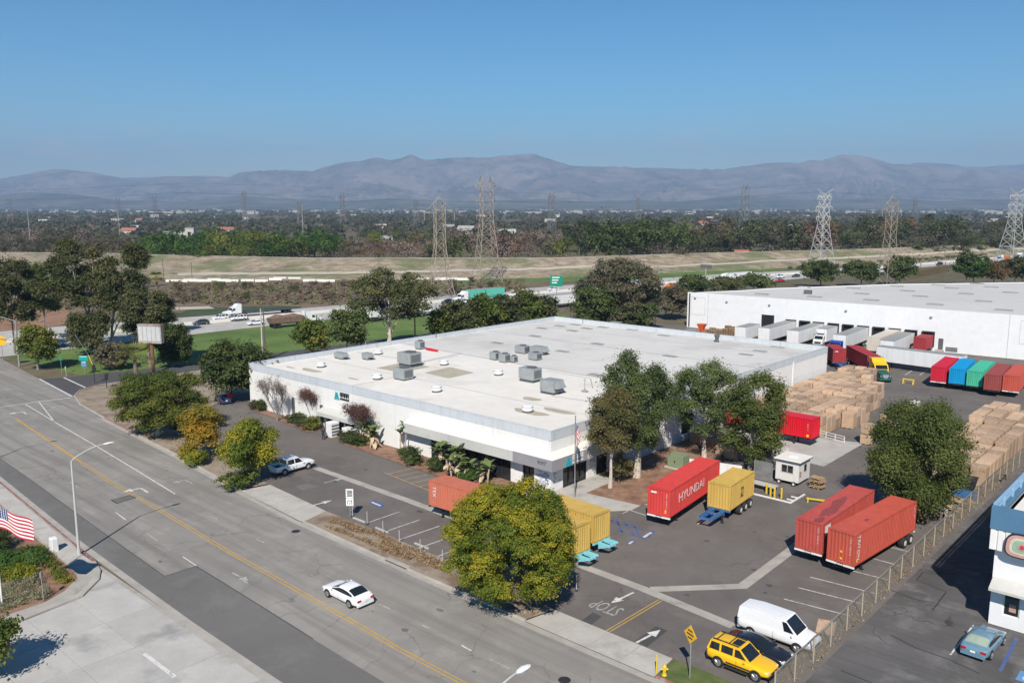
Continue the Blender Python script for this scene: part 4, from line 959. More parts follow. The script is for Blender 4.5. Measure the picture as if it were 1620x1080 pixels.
for a, b in doors:
    obj('dock_lintel', MB().box(a, .003, 3.9, b, .3, 4.94), MAT['wall_w2'], w2); obj('dock_base', MB().box(a, .003, 0, b, .3, 1.15), MAT['wall_w2'], w2)
    d = obj('dock_door', MB().box(a, .22, 1.15, b, .26, 3.9), MAT['black_opening'], w2)
    sl = MB(); sl.box(a - .18, -.35, 1.0, a + .14, -.003, 3.95); sl.box(b - .14, -.35, 1.0, b + .18, -.003, 3.95); sl.box(a - .18, -.38, 3.952, b + .18, -.003, 4.25); obj('dock_seal', sl, MAT['dock_rubber'], d)
obj('dock_base', MB().box(20.06, .003, 0, 23.29, .3, 1.9), MAT['wall_w2'], w2); obj('dock_door', MB().box(20.06, .22, 1.9, 23.29, .26, 4.9), MAT['black_opening'], w2)
dd = obj('door', MB().box(60.0, -.06, .5, 60.95, -.003, 2.9), MAT['hvac_dark'], w2); obj('stair', MB().box(59.7, -1.5, 0, 61.2, -.07, .5), MAT['concrete'], w2); obj('handle', MB().box(60.8, -.12, 1.5, 60.86, -.065, 1.62), MAT['galvanised'], dd)
lv = obj('vent_grille', MB().box(61.5, -.05, .25, 63.8, -.003, 1.2), MAT['hvac_dark'], w2)
for k in range(4): obj('louvre', MB().box(61.55, -.09, .32 + .21*k, 63.75, -.052, .40 + .21*k), MAT['hvac'], lv)
for x in (5.8, 73.0): obj('panel_joint', MB().box(x - .06, -.012, 0, x + .06, -.003, H2), MAT['panel_line'], w2)
for (a, b, c, d_) in ((1.1, 5.0, 3.4, 8.0), (75.0, 86.5, 3.2, 8.0)): 
    for q in ((a, a + .08, c, d_), (b - .08, b, c, d_), (a + .08, b - .08, d_ - .08, d_), (a + .08, b - .08, c, c + .08)): obj('panel_reveal', MB().box(q[0], -.02, q[2], q[1], -.003, q[3]), MAT['panel_line'], w2)
obj('downpipe', MB().box(.55, -.22, .3, .8, -.003, H2 - .3), MAT['dark_metal'], w2)
for x, z in ((2.2, 7.6), (10.9, 7.2), (22.0, 7.2), (40.2, 7.2), (58.2, 7.2)):
    w = obj('wall_light', MB().cbox(x - .25, -.3, z, x + .25, -.003, z + .35, .05), MAT['hvac'], w2)
rf = [w2l(p) for p in [(45.5, 218.0), (61, 224.5), (70, 230), (110, 243), (160, 250), (250, 262)]] + [(190, 6), (104, 0)]
roof2 = obj('roof', MB().poly([(a + (.3 if i == 0 else 0), max(b, .3), H2 - .35) for i, (a, b) in enumerate(rf)]), MAT['roof_w2'], w2)
wp = [w2l(p) for p in [(45.5, 218.0), (61, 224.5), (70, 230), (110, 243), (160, 250), (250, 262)]]
for (a, b), (c, d_) in zip(wp[:-1], wp[1:]):
    e = Vector((c - a, d_ - b)).normalized(); n = Vector((-e.y, e.x)) * .25; k = .305 if (a, b) == wp[0] else .0
    a2, b2 = a + e.x * k, b + e.y * k
    obj('rear_wall', MB().prism([(a2, b2), (c, d_), (c + n.x, d_ + n.y), (a2 + n.x, b2 + n.y)], 0, H2 - .2), MAT['wall_w2'], w2)
for p in [(1418.5,453),(1435.5,460.4),(1455.6,469),(1478.5,482),(1505,456),(1528,465),(1556,477),(1588,491),(1484,451),(1546,449),(1568,454.5),(1598,463),(1205,465.7),(1288,470),(1350,456),(1363,465),(1378,475),(1273,454)]:
    a, b = w2l(tuple(G(*p, H2 - .3))); s_ = obj('roof_skylight', MB().cbox(a - 1.7, b - .9, H2 - .36, a + 1.7, b + .9, H2 - .1, .05), MAT['skylight'], roof2)
tag(obj('roof_fan', MB().cbox(-.9, -.6, 0, .9, .6, 1.0, .05).box(-.9, -.62, .25, -.1, -.605, .8), MAT['hvac_dark'], None, G(1278, 465, H2 - .35), WROT), 'dark grey fan box alone on the dock warehouse roof', 'roof fan')

# ------------------------------------------------------------------ blue and white building at the right edge
RB = S(43.07, -.5); rb = thing('corner_building', 'white two-storey building with blue parapet and round badge sign', 'building', RB, ROT)
Hb = 9.3
obj('wall', MB().box(0, .003, 0, .85, .25, 6.0).box(1.95, .003, 0, 30, .25, 6.0).box(.85, .003, 2.75, 1.95, .25, 6.0).box(.85, .003, 0, 1.95, .25, .95), MAT['wall_w2'], rb)
obj('side_wall', MB().box(0, .253, 0, .25, 40, 8.0), MAT['wall_w2'], rb)
w = obj('window', MB().box(.85, .08, .95, .93, .2, 2.75).box(1.87, .08, .95, 1.95, .2, 2.75).box(.93, .08, .95, 1.87, .2, 1.03).box(.93, .08, 2.67, 1.87, .2, 2.75), MAT['wall_white'], rb); obj('pane', MB().box(.935, .12, 1.035, 1.865, .14, 2.665), MAT['window_glass'], w)
obj('poster', MB().box(1.25, .10, 1.3, 1.7, .115, 1.9), MAT['pink_paver'], w)
cor = MB()
for k in range(60): x = k * .5 - .28; cor.xprism([(x + .02, 0), (x + .15, 0), (x + .15, .01), (x + .02, .01)], 0, 0) if 0 else cor.box(x, -.55, 6.0, x + .34, -.02, 7.6)
obj('ribbed_band', MB().box(-.3, -.48, 6.005, 30, .0, 7.595), MAT['wall_white'], rb); obj('rib', cor, MAT['wall_white'], rb)
par = obj('parapet', MB().box(-.34, -.62, 7.602, 30, -.32, Hb).box(-.34, -.318, 7.602, -.04, 40, 8.45), MAT['steel_blue_wall'], rb)
for k in range(14): y = -.2 + k * 2.8; obj('rail_post', MB().box(-.28, y, 8.452, -.12, y + .12, 9.28), MAT['blue_rail'], par)
obj('rail', MB().box(-.32, -.3, 9.30, -.08, 40, 9.44), MAT['blue_rail'], par); obj('rail', MB().box(-.29, -.3, 8.85, -.11, 40, 8.93), MAT['blue_rail'], par)
obj('roof', MB().box(-.03, -.31, 7.85, 30, 40, 8.0), MAT['roof_white'], rb)
aw = obj('awning', MB().add([(.05, -.003, 3.75), (30, -.003, 3.75), (30, -1.2, 3.25), (.05, -1.2, 3.25), (.05, -1.2, 3.05), (30, -1.2, 3.05), (.05, -.003, 3.05), (30, -.003, 3.05)], [(0,1,2,3),(3,2,5,4),(4,5,7,6),(0,3,4,6),(1,2,5,7)]), MAT['canopy_grey'], rb)
def badge(parent, cx, z, y):
    def rr(w, h, yy, mat, th=.05):
        pts = []
        for k in range(24):
            t = 2*math.pi*k/24; c, s_ = math.cos(t), math.sin(t); e = .62
            pts.append((cx + w*abs(c)**e*(1 if c > 0 else -1)*(1 - .13*s_), z + h*abs(s_)**e*(1 if s_ > 0 else -1)))
        mb = MB(); mb.xprism(pts, yy - th, yy); return obj('sign_ring', mb, MAT[mat], parent)
    rr(1.12, .92, y, 'sign_ink', .22); rr(1.02, .82, y - .222, 'badge_pink', .03); rr(.80, .62, y - .255, 'badge_cream', .02); rr(.60, .45, y - .278, 'badge_green', .02); rr(.28, .26, y - .30, 'badge_pink', .02); rr(.13, .16, y - .322, 'badge_red', .02)
M('badge_pink', (.50, .28, .26), .6, .1, 2); M('badge_cream', (.60, .52, .40), .6, .1, 2); M('badge_green', (.26, .42, .30), .6, .1, 2); M('badge_red', (.42, .06, .06), .6, .1, 2)
bs = thing('badge_sign', 'rounded badge sign with pink rim and green centre on white wall', 'sign', S(43.07 + 1.85, -.5 - .56), ROT); badge(bs, 0, 6.75, 0); obj('bracket', MB().box(-.7, .0, 5.98, .7, .53, 6.08), MAT['dark_metal'], bs)

# ------------------------------------------------------------------ guard booth
bo = thing('guard_booth', 'small white guard booth with a flat pale roof on wheels', 'booth', S(16.6, 20.0), ROT)
obj('wall', MB().box(0, 0, .45, .62, .1, 2.75).box(2.1, 0, .45, 2.7, .1, 2.75).box(.62, 0, .45, 2.1, .1, 1.35).box(.62, 0, 2.35, 2.1, .1, 2.75).box(2.6, .102, .45, 2.7, 3.0, 2.75).box(0, .102, .45, .1, 3.0, 2.75).box(.102, 2.9, .45, 2.598, 3.0, 2.75), MAT['booth_white'], bo)
r = obj('roof', MB().cbox(-.2, -.25, 2.752, 2.95, 3.2, 2.95, .03), MAT['roof_white'], bo); obj('roof_trim', MB().box(-.205, -.255, 2.76, 2.955, -.252, 2.86).box(2.952, -.25, 2.76, 2.957, 3.2, 2.86), MAT['hvac_dark'], r); obj('roof_hatch', MB().cbox(1.0, 1.0, 2.952, 1.9, 1.8, 3.12, .04), MAT['vent_white'], r)
w = obj('window', MB().box(.62, -.02, 1.35, .70, .06, 2.35).box(2.02, -.02, 1.35, 2.1, .06, 2.35).box(1.33, -.02, 1.43, 1.39, .06, 2.27).box(.70, -.02, 1.35, 2.02, .06, 1.43).box(.70, -.02, 2.27, 2.02, .06, 2.35), MAT['canopy_grey'], bo)
obj('pane', MB().box(.705, .03, 1.435, 1.325, .05, 2.265), MAT['window_glass'], w); obj('pane', MB().box(1.395, .03, 1.435, 2.015, .05, 2.265), MAT['window_glass'], w)
w = obj('window', MB().box(2.703, 1.3, 1.4, 2.72, 2.1, 2.4), MAT['canopy_grey'], bo); obj('pane', MB().box(2.722, 1.4, 1.5, 2.735, 2.0, 2.3), MAT['window_glass'], w)
obj('notice', MB().box(2.702, .2, 1.0, 2.715, .7, 1.7), MAT['pink_paver'], bo)
wt = MB().wheel((0, 0, 0), .26, .2, 14).mesh('wheel', True)
for x, y in ((.5, -.05), (2.2, -.05), (.5, 3.05), (2.2, 3.05)): w = link('wheel', wt, MAT['rubber'], bo, (x, y, .26)); link('rim', MB().wheel((0, 0, 0), .15, .22, 10).mesh('rim'), MAT['rim_white'], w)
obj('skid', MB().box(.2, .3, .3, .4, 2.8, .448).box(2.2, .3, .3, 2.4, 2.8, .448), MAT['rust'], bo)
# ------------------------------------------------------------------ shipping containers
CW = 2.44
def corrug(L, z0, z1, depth=.04, pitch=.30):
    """profile along x of a pressed steel wall: list of (x, offset)"""
    n = max(3, int(L / pitch)); p = L / n; out = []
    for i in range(n): out += [(i*p, 0), (i*p + p*.30, 0), (i*p + p*.45, depth), (i*p + p*.85, depth)]
    return out + [(L, 0)]
CBOX = {}
def container_proto(L, h):
    key = (L, h)
    if key in CBOX: return CBOX[key]
    p = Proto(); e = .14
    fr = MB()
    for x in (0, L - e):
        for y in (-CW, -e): fr.box(x, y, .16, x + e, y + e, h - .14)
    for y in (-CW, -.12): fr.box(e, y, .02, L - e, y + .12, .17); fr.box(e, y + .02, h - .11, L - e, y + .10, h - .03)
    for x in (0, L - .12): fr.box(x, -CW + e, .02, x + .12, -e, .18); fr.box(x, -CW + e, h - .14, x + .12, -e, h - .02)
    frame = p.add('frame', fr, 'BODY')
    ca = MB()
    for x in (-.006, L - .172):
        for y in (-CW - .006, -.172):
            for z in (0, h - .12): ca.box(x, y, z, x + .178, y + .178, z + .12)
    p.add('corner_casting', ca, 'BODY', frame)
    for sgn, y in ((1, -CW + .03), (-1, -.03)):
        mb = MB(); pr = corrug(L - 2*e, 0, 0)
        for (x0, d0), (x1, d1) in zip(pr[:-1], pr[1:]):
            mb.quad((e + x0, y + sgn*d0, .17), (e + x1, y + sgn*d1, .17), (e + x1, y + sgn*d1, h - .11), (e + x0, y + sgn*d0, h - .11))
        p.add('side_wall', mb, 'BODY')
    mb = MB(); pr = corrug(L - 2*e, 0, 0, .025, .36)
    for (x0, d0), (x1, d1) in zip(pr[:-1], pr[1:]): mb.quad((e + x0, -CW + .1, h - .02 - d0), (e + x1, -CW + .1, h - .02 - d1), (e + x1, -.1, h - .02 - d1), (e + x0, -.1, h - .02 - d0))
    p.add('roof', mb, 'BODY')
    mb = MB(); pr = corrug(CW - 2*e, 0, 0, .045, .28)
    for (x0, d0), (x1, d1) in zip(pr[:-1], pr[1:]): mb.quad((.03 + d0, -CW + e + x0, .18), (.03 + d1, -CW + e + x1, .18), (.03 + d1, -CW + e + x1, h - .14), (.03 + d0, -CW + e + x0, h - .14))
    p.add('end_wall', mb, 'BODY')
    for k in (0, 1):
        y0 = -CW + e + k * (CW/2 - e); d = p.add('door', MB().box(L - .08, y0 + .01, .18, L - .03, y0 + CW/2 - e - .01, h - .14), 'BODY')
        for q in (.25, .75): y = y0 + (CW/2 - e)*q; p.add('lock_rod', MB().tube((L - .01, y, .12), (L - .01, y, h - .1), .022, n=5), 'galvanised', d)
    p.add('floor', MB().box(e, -CW + .1, .05, L - e, -.1, .14), 'chassis_black')
    CBOX[key] = p; return p
def codes(root, L, h, end=True, side='', big=None, sidecol='decal_white', num=True):
    """white container codes and marks"""
    if end:
        for k in range(7): obj('code_mark', MB().box(-.012, -CW + .42, h*.86 - k*.17, -.002, -CW + .50, h*.86 - k*.17 + .12), MAT['decal_white'], root)
    if side == 'tall':
        pass
LOADS = []
def container(L, h, xy, yaw, z, mat, label, group='shipping containers'):
    th = math.pi/2 - yaw
    return container_proto(L, h).spawn('shipping_container', label, 'container', (xy[0], xy[1], z), th, group, {'BODY': mat})
def chassis(L0, L1, xy, yaw, mat, label, axles=2, legs=2.6, deck=1.15, group='container chassis', bolster='decal_white'):
    """skeletal trailer: x=L0 nose .. L1 tail, same frame as the container"""
    p = Proto(); z1 = deck - .01; z0 = z1 - .3
    for y in (-CW*.68, -CW*.32): p.add('rail', MB().box(L0, y - .06, z0, L1, y + .06, z1), 'FRAME')
    n = max(3, int((L1 - L0)/1.6))
    for k in range(n + 1):
        x = L0 + (L1 - L0 - .14)*k/n; p.add('crossmember', MB().box(x, -CW*.68 + .062, z0 + .05, x + .14, -CW*.32 - .062, z1 - .05), 'FRAME')
    for x in (0, L1 - .2): p.add('bolster', MB().box(x - .04, -CW - .01, z1 - .17, x + .09, -CW*.62, z1 - .03).box(x - .03, -CW*.60, z1 - .15, x + .09, -CW*.40, z1 - .05).box(x - .04, -CW*.38, z1 - .17, x + .09, .01, z1 - .03), bolster)
    wme = MB().wheel((0, 0, 0), .50, .52, 18).mesh('wheel', True); rme = MB().wheel((0, 0, 0), .28, .54, 12).mesh('rim')
    for k in range(axles):
        x = L1 - 1.0 - 1.25*(axles - 1 - k)
        for y in (-CW + .2, -.2):
            w = p.add('wheel', wme, 'rubber', None, loc=(x, y, .50)); p.add('rim', rme, 'rim_white', w)
        p.add('axle', MB().box(x - .07, -CW + .47, .43, x + .07, -.47, .57), 'chassis_black')
    p.add('suspension', MB().box(L1 - 1.3 - 1.25*(axles-1), -CW*.7, .6, L1 - .6, -CW*.62, z0).box(L1 - 1.3 - 1.25*(axles-1), -CW*.38, .6, L1 - .6, -CW*.30, z0), 'chassis_black')
    for y in (-CW*.78, -CW*.22): p.add('landing_leg', MB().box(legs - .07, y - .07, .06, legs + .07, y + .07, z0 + .1).box(legs - .16, y - .16, 0, legs + .16, y + .16, .06), 'chassis_black')
    if L0 < -.5:
        [p.add('gooseneck', MB().xprism([(L0, z1 + .02), (L0 - .1, z1 - .1), (L0 + .2, z0 + .1), (-.9, z0 + .02), (-.2, z0 - .25), (-.2, z1 + .02)], y, y + .1), 'FRAME') for y in (-CW*.80, -CW*.24)]
    th = math.pi/2 - yaw
    return p.spawn('container_chassis', label, 'chassis', (xy[0], xy[1], 0), th, group, {'FRAME': mat})

CZ = 1.15
H_A, H_B, H_H = 2.77, 2.81, 2.76
A_ = container(12.19, H_A, (25.05, 71.10), .741, 1.13, 'box_rust_red', 'worn rust-red container beside the orange-red one, dark stains on its roof')
chassis(0, 12.3, (25.05, 71.10), .741, 'chassis_black', 'black chassis under the worn rust-red container')
B_ = container(12.19, H_B, (26.95, 68.63), .829, 1.16, 'box_orange_red', 'orange-red container nearest the chain-link fence, wheels showing at its far end')
chassis(0, 12.3, (26.95, 68.63), .829, 'chassis_black', 'black chassis under the orange-red container by the fence', deck=1.16)
Hy = container(12.19, H_H, (13.33, 79.59), .626, 1.15, 'box_hyundai', 'red container with big white lettering along its side')
chassis(0, 12.3, (13.33, 79.59), .626, 'chassis_black', 'black chassis under the lettered red container')
Ms = container(6.06, 2.59, (19.68, 81.52), .656, CZ, 'box_yellow', 'short yellow container with black letters on a blue chassis')
chassis(-3.1, 6.2, (19.68, 81.52), .656, 'chassis_blue', 'blue gooseneck chassis with three axles under the short yellow container', 3, -.6, bolster='chassis_blue')
Y1 = container(6.06, 2.59, (7.26, 71.85), -.80, CZ, 'box_yellow', 'yellow container behind the golden tree, the one nearer the warehouse')
chassis(-1.25, 6.2, (7.26, 71.85), -.80, 'chassis_cyan', 'pale cyan chassis under the rear yellow container behind the golden tree', bolster='chassis_cyan')
Y2 = container(6.06, 2.59, (5.20, 69.00), -.80, CZ, 'box_yellow', 'yellow container half hidden by the golden tree, nearer the street')
chassis(-1.25, 6.2, (5.20, 69.00), -.80, 'chassis_cyan', 'pale cyan chassis under the front yellow container behind the golden tree', bolster='chassis_cyan')
dv = Vector((math.sin(.666), math.cos(.666))); rv = Vector((math.cos(.666), -math.sin(.666)))
o_ = Vector((-8.41, 81.84)) + dv*2.44
Or = container(6.06, 2.59, o_, math.pi/2 - math.atan2(rv.y, rv.x), CZ, 'box_orange', 'faded orange container left of the golden tree')
chassis(0, 6.2, o_, math.pi/2 - math.atan2(rv.y, rv.x), 'chassis_black', 'black chassis under the faded orange container', legs=1.4, bolster='chassis_black')
R1 = container(12.19, 2.59, (38.90, 106.27), -.832, CZ, 'box_bright_red', 'bright red container backed up to the yard wall of the warehouse')
chassis(0, 12.3, (38.90, 106.27), -.832, 'chassis_black', 'black chassis under the bright red container at the yard wall', bolster='chassis_black')
for xy, yaw, mt, lab in (((72.5, 143.6), .643, 'box_crimson', 'crimson container, leftmost of the five parked in a row'), ((74.68, 141.7), .616, 'box_blue', 'blue container in the row of five'), ((76.68, 139.8), .654, 'box_green', 'green container in the row of five'),
                         ((77.92, 136.75), .648, 'box_brown', 'dark brown-red container, second from the right in the row of five'), ((80.65, 136.1), .666, 'box_orange_red', 'orange-red container, rightmost of the row of five')):
    container(12.19, 2.59, xy, yaw, CZ, mt, lab); chassis(0, 12.3, xy, yaw, 'chassis_black', 'black chassis under the ' + lab, bolster='decal_white' if mt in ('box_crimson', 'box_orange_red') else 'chassis_black')
Rc = container(6.06, 2.59, (62.17, 161.25), .114, CZ, 'box_dark_red', 'dark red container on a blue chassis just past the warehouse corner')
chassis(-3.1, 6.2, (62.17, 161.25), .114, 'chassis_blue', 'blue chassis under the dark red container past the warehouse corner', 2, -.6, bolster='chassis_blue')
Rt = container(12.19, 2.59, (65.68, 153.77), .07, CZ, 'box_dark_red', 'long dark red container hitched behind the yellow and green truck')
chassis(-1.0, 12.3, (65.68, 153.77), .07, 'chassis_black', 'black chassis behind the yellow and green truck', bolster='chassis_black')
# marks
text('lettering', 'HYUNDAI', 1.30, 'decal_white', Hy, (4.95, -CW - .02, 1.42), (1, 0, 0), (0, 0, 1), sx=1.08)
for root, h in ((A_, H_A), (B_, H_B), (Hy, H_H)):
    text('lettering', '4 5 G 1   U S 4 3 1 0', .17, 'decal_white', root, (-.012, -CW + .42, h*.58), (0, 0, -1), (0, -1, 0))
obj('code_plate', MB().box(-.012, -.95, H_H - .55, -.002, -.35, H_H - .38), MAT['decal_white'], Hy)
for z in (.55, .35): obj('hazard_mark', MB().box(-.012, -CW + .42, z, -.002, -CW + .58, z + .15), MAT['hazard_yellow'], Hy)
for z in (.95, .35): obj('hazard_mark', MB().box(-.012, -1.35, z, -.002, -1.18, z + .17), MAT['hazard_yellow'], B_)
text('lettering', 'TRITON', .60, 'decal_white', B_, (.62, -CW - .02, 1.55), (0, 0, -1), (1, 0, 0))
for k in range(4): text('lettering', '1 4 T', .15, 'decal_white', B_, (11.6 + .16*(k % 2), -CW - .012, 2.3 - .28*k), (0, 0, -1), (1, 0, 0))
obj('hazard_mark', MB().box(.35, -CW - .012, .3, .5, -CW - .002, .55), MAT['hazard_yellow'], B_)
obj('paper_notice', MB().box(.45, -CW - .012, 1.55, 1.6, -CW - .002, 2.45), MAT['decal_white'], A_)
text('lettering', 'TEX', .62, 'decal_white', Or, (.8, -CW - .02, 1.55), (0, 0, -1), (1, 0, 0))
text('lettering', 'm', 1.0, 'decal_black', Ms, (2.85, -CW - .02, 1.62), (1, 0, 0), (0, 0, 1)); text('lettering', 'sc', 1.0, 'decal_black', Ms, (2.85, -CW - .02, 1.05), (1, 0, 0), (0, 0, 1))
text('lettering', '2 2 G 1   K', .2, 'decal_white', R1, (.6, -.012 - CW + CW + .02, 1.5), (0, 0, -1), (-1, 0, 0)); obj('hazard_mark', MB().box(.45, .002, .2, .75, .012, .5), MAT['hazard_yellow'], R1)
obj('code_plate', MB().box(-.012, -.95, 2.05, -.002, -.4, 2.2), MAT['decal_white'], Rc)
def capsule(nm, parent, pts, mat): return obj(nm, MB().poly(pts), MAT[mat], parent)
for root in (A_,):
    for zi, (a, b, w, l) in enumerate(((4.2, -1.5, .5, 2.2), (6.8, -1.2, .45, 1.6), (1.0, -1.7, .35, .8))): capsule('roof_stain', root, [(a + l*math.cos(t)*(1+.2*math.sin(5*t)), b + w*math.sin(t)*(1+.25*math.cos(3*t)), H_A - .012 + zi*.004) for t in [2*math.pi*k/16 for k in range(16)]], 'box_brown')
capsule('roof_stain', B_, [(3.8, -1.6, H_B - .006), (4.5, -1.5, H_B - .006), (4.5, -1.3, H_B - .006), (3.9, -1.25, H_B - .006)], 'box_brown')

# ------------------------------------------------------------------ box trailers and tractors
def trailer_proto(L, h=2.75, floor=1.25, W=2.6):
    p = Proto()
    for y in (-W/2, W/2 - .06):
        n = max(4, int(L/1.25)); sd = p.add('side_wall', MB().box(0, y, floor, L, y + .06, floor + h - .03), 'SIDE')
        pn = MB(); yy = -W/2 - .012 if y < 0 else W/2 + .004
        for k in range(n): pn.box(L*k/n + .03, yy, floor + .16, L*(k+1)/n - .03, yy + .008, floor + h - .14)
        p.add('side_panel', pn, 'SIDE', sd)
    p.add('nose', MB().box(-.06, -W/2, floor, -.003, W/2, floor + h - .03), 'NOSE')
    p.add('roof', MB().box(-.06, -W/2, floor + h - .028, L, W/2, floor + h), 'ROOF')
    for k in (0, 1): d = p.add('door', MB().box(L + .003, -W/2 + k*W/2 + .01, floor, L + .06, k*W/2 - .01, floor + h - .03), 'SIDE'); p.add('lock_rod', MB().tube((L + .08, -W/4 + k*W/2, floor + .05), (L + .08, -W/4 + k*W/2, floor + h - .05), .02, n=5), 'galvanised', d)
    p.add('floor_frame', MB().box(.0, -W/2 + .02, floor - .14, L, W/2 - .02, floor - .003).box(.4, -.5, floor - .4, L - .3, -.4, floor - .141).box(.4, .4, floor - .4, L - .3, .5, floor - .141), 'chassis_black')
    wme = MB().wheel((0, 0, 0), .50, .5, 16).mesh('wheel', True); rme = MB().wheel((0, 0, 0), .28, .52, 10).mesh('rim')
    for x in (L - 1.3, L - 2.6):
        for y in (-W/2 + .27, W/2 - .27): w = p.add('wheel', wme, 'rubber', None, loc=(x, y, .5)); p.add('rim', rme, 'rim_white', w)
    for y in (-.7, .7): p.add('landing_leg', MB().box(2.2, y - .08, 0, 2.36, y + .08, floor - .41), 'chassis_black')
    p.add('underride_guard', MB().box(L - .1, -1.1, .45, L, 1.1, .58).box(L - .1, -.8, .581, L, -.7, floor - .142).box(L - .1, .7, .581, L, .8, floor - .142), 'decal_white')
    return p
def tractor_parts(p, x0=0.0, sleeper=True):
    """cab-behind-engine tractor facing -x, back end at x0"""
    W = 2.4; s = x0
    p.add('frame', MB().box(s - 6.2, -.5, .75, s + .2, -.38, 1.0).box(s - 6.2, .38, .75, s + .2, .5, 1.0), 'chassis_black')
    cab = [(-4.0, 1.15), (-4.0, 2.0), (-3.45, 2.75), (-2.6, 3.05), (-1.9, 3.7) if sleeper else (-2.2, 3.0), (-.95, 3.75) if sleeper else (-2.0, 3.0), (-.95, 1.15) if sleeper else (-2.0, 1.15)]
    c = p.add('cab', MB().xprism([(s + a, b) for a, b in cab], -W/2, W/2), 'CAB')
    p.add('hood', MB().loft([[(s - 4.0, y, z) for y, z in ((-1.0,1.0),(-1.05,1.7),(-.85,1.98),(.85,1.98),(1.05,1.7),(1.0,1.0))], [(s - 5.6, y, z) for y, z in ((-.85,.85),(-.9,1.5),(-.65,1.72),(.65,1.72),(.9,1.5),(.85,.85))], [(s - 6.0, y, z) for y, z in ((-.75,.75),(-.8,1.35),(-.55,1.5),(.55,1.5),(.8,1.35),(.75,.75))]]), 'HOOD')
    p.add('grille', MB().box(s - 6.06, -.5, .8, s - 6.0, .5, 1.42), 'galvanised'); p.add('bumper', MB().box(s - 6.3, -1.15, .45, s - 6.02, 1.15, .78), 'HOOD')
    for y in (-.85, .62): p.add('headlight', MB().box(s - 5.98, y, 1.0, s - 5.82, y + .23, 1.25), 'head_lamp')
    # windscreen and side windows lie on the cab faces
    p.add('windscreen', MB().quad((s - 3.99 - .012, -1.05, 2.06), (s - 3.99 - .012, 1.05, 2.06), (s - 3.49 - .012, 1.0, 2.70), (s - 3.49 - .012, -1.0, 2.70)), 'car_glass', c)
    for y in (-W/2 - .012, W/2 + .004): p.add('side_window', MB().xprism([(s - 3.75, 1.95), (s - 3.35, 2.6), (s - 2.75, 2.6), (s - 2.75, 1.95)], y, y + .008), 'car_glass', c)
    for y in (-W/2 - .22, W/2 + .08): p.add('mirror', MB().box(s - 3.95, y, 1.9, s - 3.8, y + .14, 2.5), 'chassis_black')
    for y in (-1.0, .55): p.add('fuel_tank', MB().tube((s - 3.4, y + .22, .75), (s - 1.9, y + .22, .75), .3, .3, 12), 'galvanised')
    for y in (-W/2 + .05, W/2 - .05): p.add('exhaust_stack', MB().tube((s - .78, y, 1.2), (s - .78, y, 3.9), .07, .07, 8), 'galvanised')
    wme = MB().wheel((0, 0, 0), .50, .5, 16).mesh('wheel', True); rme = MB().wheel((0, 0, 0), .28, .52, 10).mesh('rim')
    for x in (-5.1, -.9, .25):
        for y in (-W/2 + .2, W/2 - .2): w = p.add('wheel', wme, 'rubber', None, loc=(s + x, y, .5)); p.add('rim', rme, 'rim_metal', w)
    p.add('fifth_wheel', MB().box(s - .8, -.5, 1.0, s + .2, .5, 1.1), 'chassis_black')
def tractor_proto(sleeper=True):
    p = Proto(); tractor_parts(p, 0, sleeper); return p
th = math.pi/2 - .07
hx = Vector((65.68, 153.77)) + Vector((math.cos(.07), -math.sin(.07)))*1.22 - Vector((math.sin(.07), math.cos(.07)))*.25
tractor_proto().spawn('semi_tractor', 'yellow and green truck cab pulling the dark red container', 'truck', (hx.x, hx.y, 0), th, None, {'CAB': 'paint_yellow', 'HOOD': 'paint_green'})
TR = {L: trailer_proto(L) for L in (8.0, 15.6, 7.0)}
def at_dock(a, L, label, off=.45, side='trailer_side', nose='box_white', roof='trailer_roof', dk=0):
    c = W0 + WD*a - WN*(L + off)
    return TR[L].spawn('box_trailer', label, 'trailer', (c.x, c.y, 0), math.atan2(WN.y, WN.x), 'trailers at the loading docks', {'SIDE': side, 'NOSE': nose, 'ROOF': roof})
at_dock(22.8, 8.0, 'short white trailer beside the pallet stacks, leftmost of the row', 10.2)
at_dock(27.5, 15.6, 'white trailer at the first small dock door right of the big door')
at_dock(34.1, 15.6, 'white trailer with a black framed nose, left of the white box truck', .45)
at_dock(44.2, 15.6, 'white trailer behind the blue tractor at the docks')
at_dock(51.0, 15.6, 'beige trailer at the docks right of the blue tractor', -.0, 'box_beige', 'box_beige', 'box_beige')
at_dock(54.4, 15.6, 'grey-white trailer at the docks right of the beige one', 2.6, 'trailer_side', 'trailer_side', 'trailer_roof')
c = W0 + WD*44.2 - WN*(15.6 + .45 - .8)
tractor_proto(False).spawn('semi_tractor', 'blue day-cab tractor under the nose of a white dock trailer', 'truck', (c.x, c.y, 0), math.atan2(WN.y, WN.x), None, {'CAB': 'paint_blue_cab', 'HOOD': 'paint_blue_cab'})
c = W0 + WD*58.0 - WN*7.6
container(6.06, 2.59, (c + WD*-1.22).xy, math.pi/2 - math.atan2(WN.y, WN.x), CZ, 'box_dark_red', 'dark red container at the rightmost dock door')
chassis(0, 6.2, (c + WD*-1.22).xy, math.pi/2 - math.atan2(WN.y, WN.x), 'chassis_black', 'black chassis under the container at the rightmost dock door', legs=1.4, bolster='chassis_black')
c = S(.24, 99.8 + 1.3)
TR[15.6].spawn('box_trailer', 'long white trailer parked across the yard left of the five containers', 'trailer', (c.x, c.y, 0), ROT - .09, None, {'SIDE': 'trailer_side', 'NOSE': 'box_beige', 'ROOF': 'trailer_roof'})
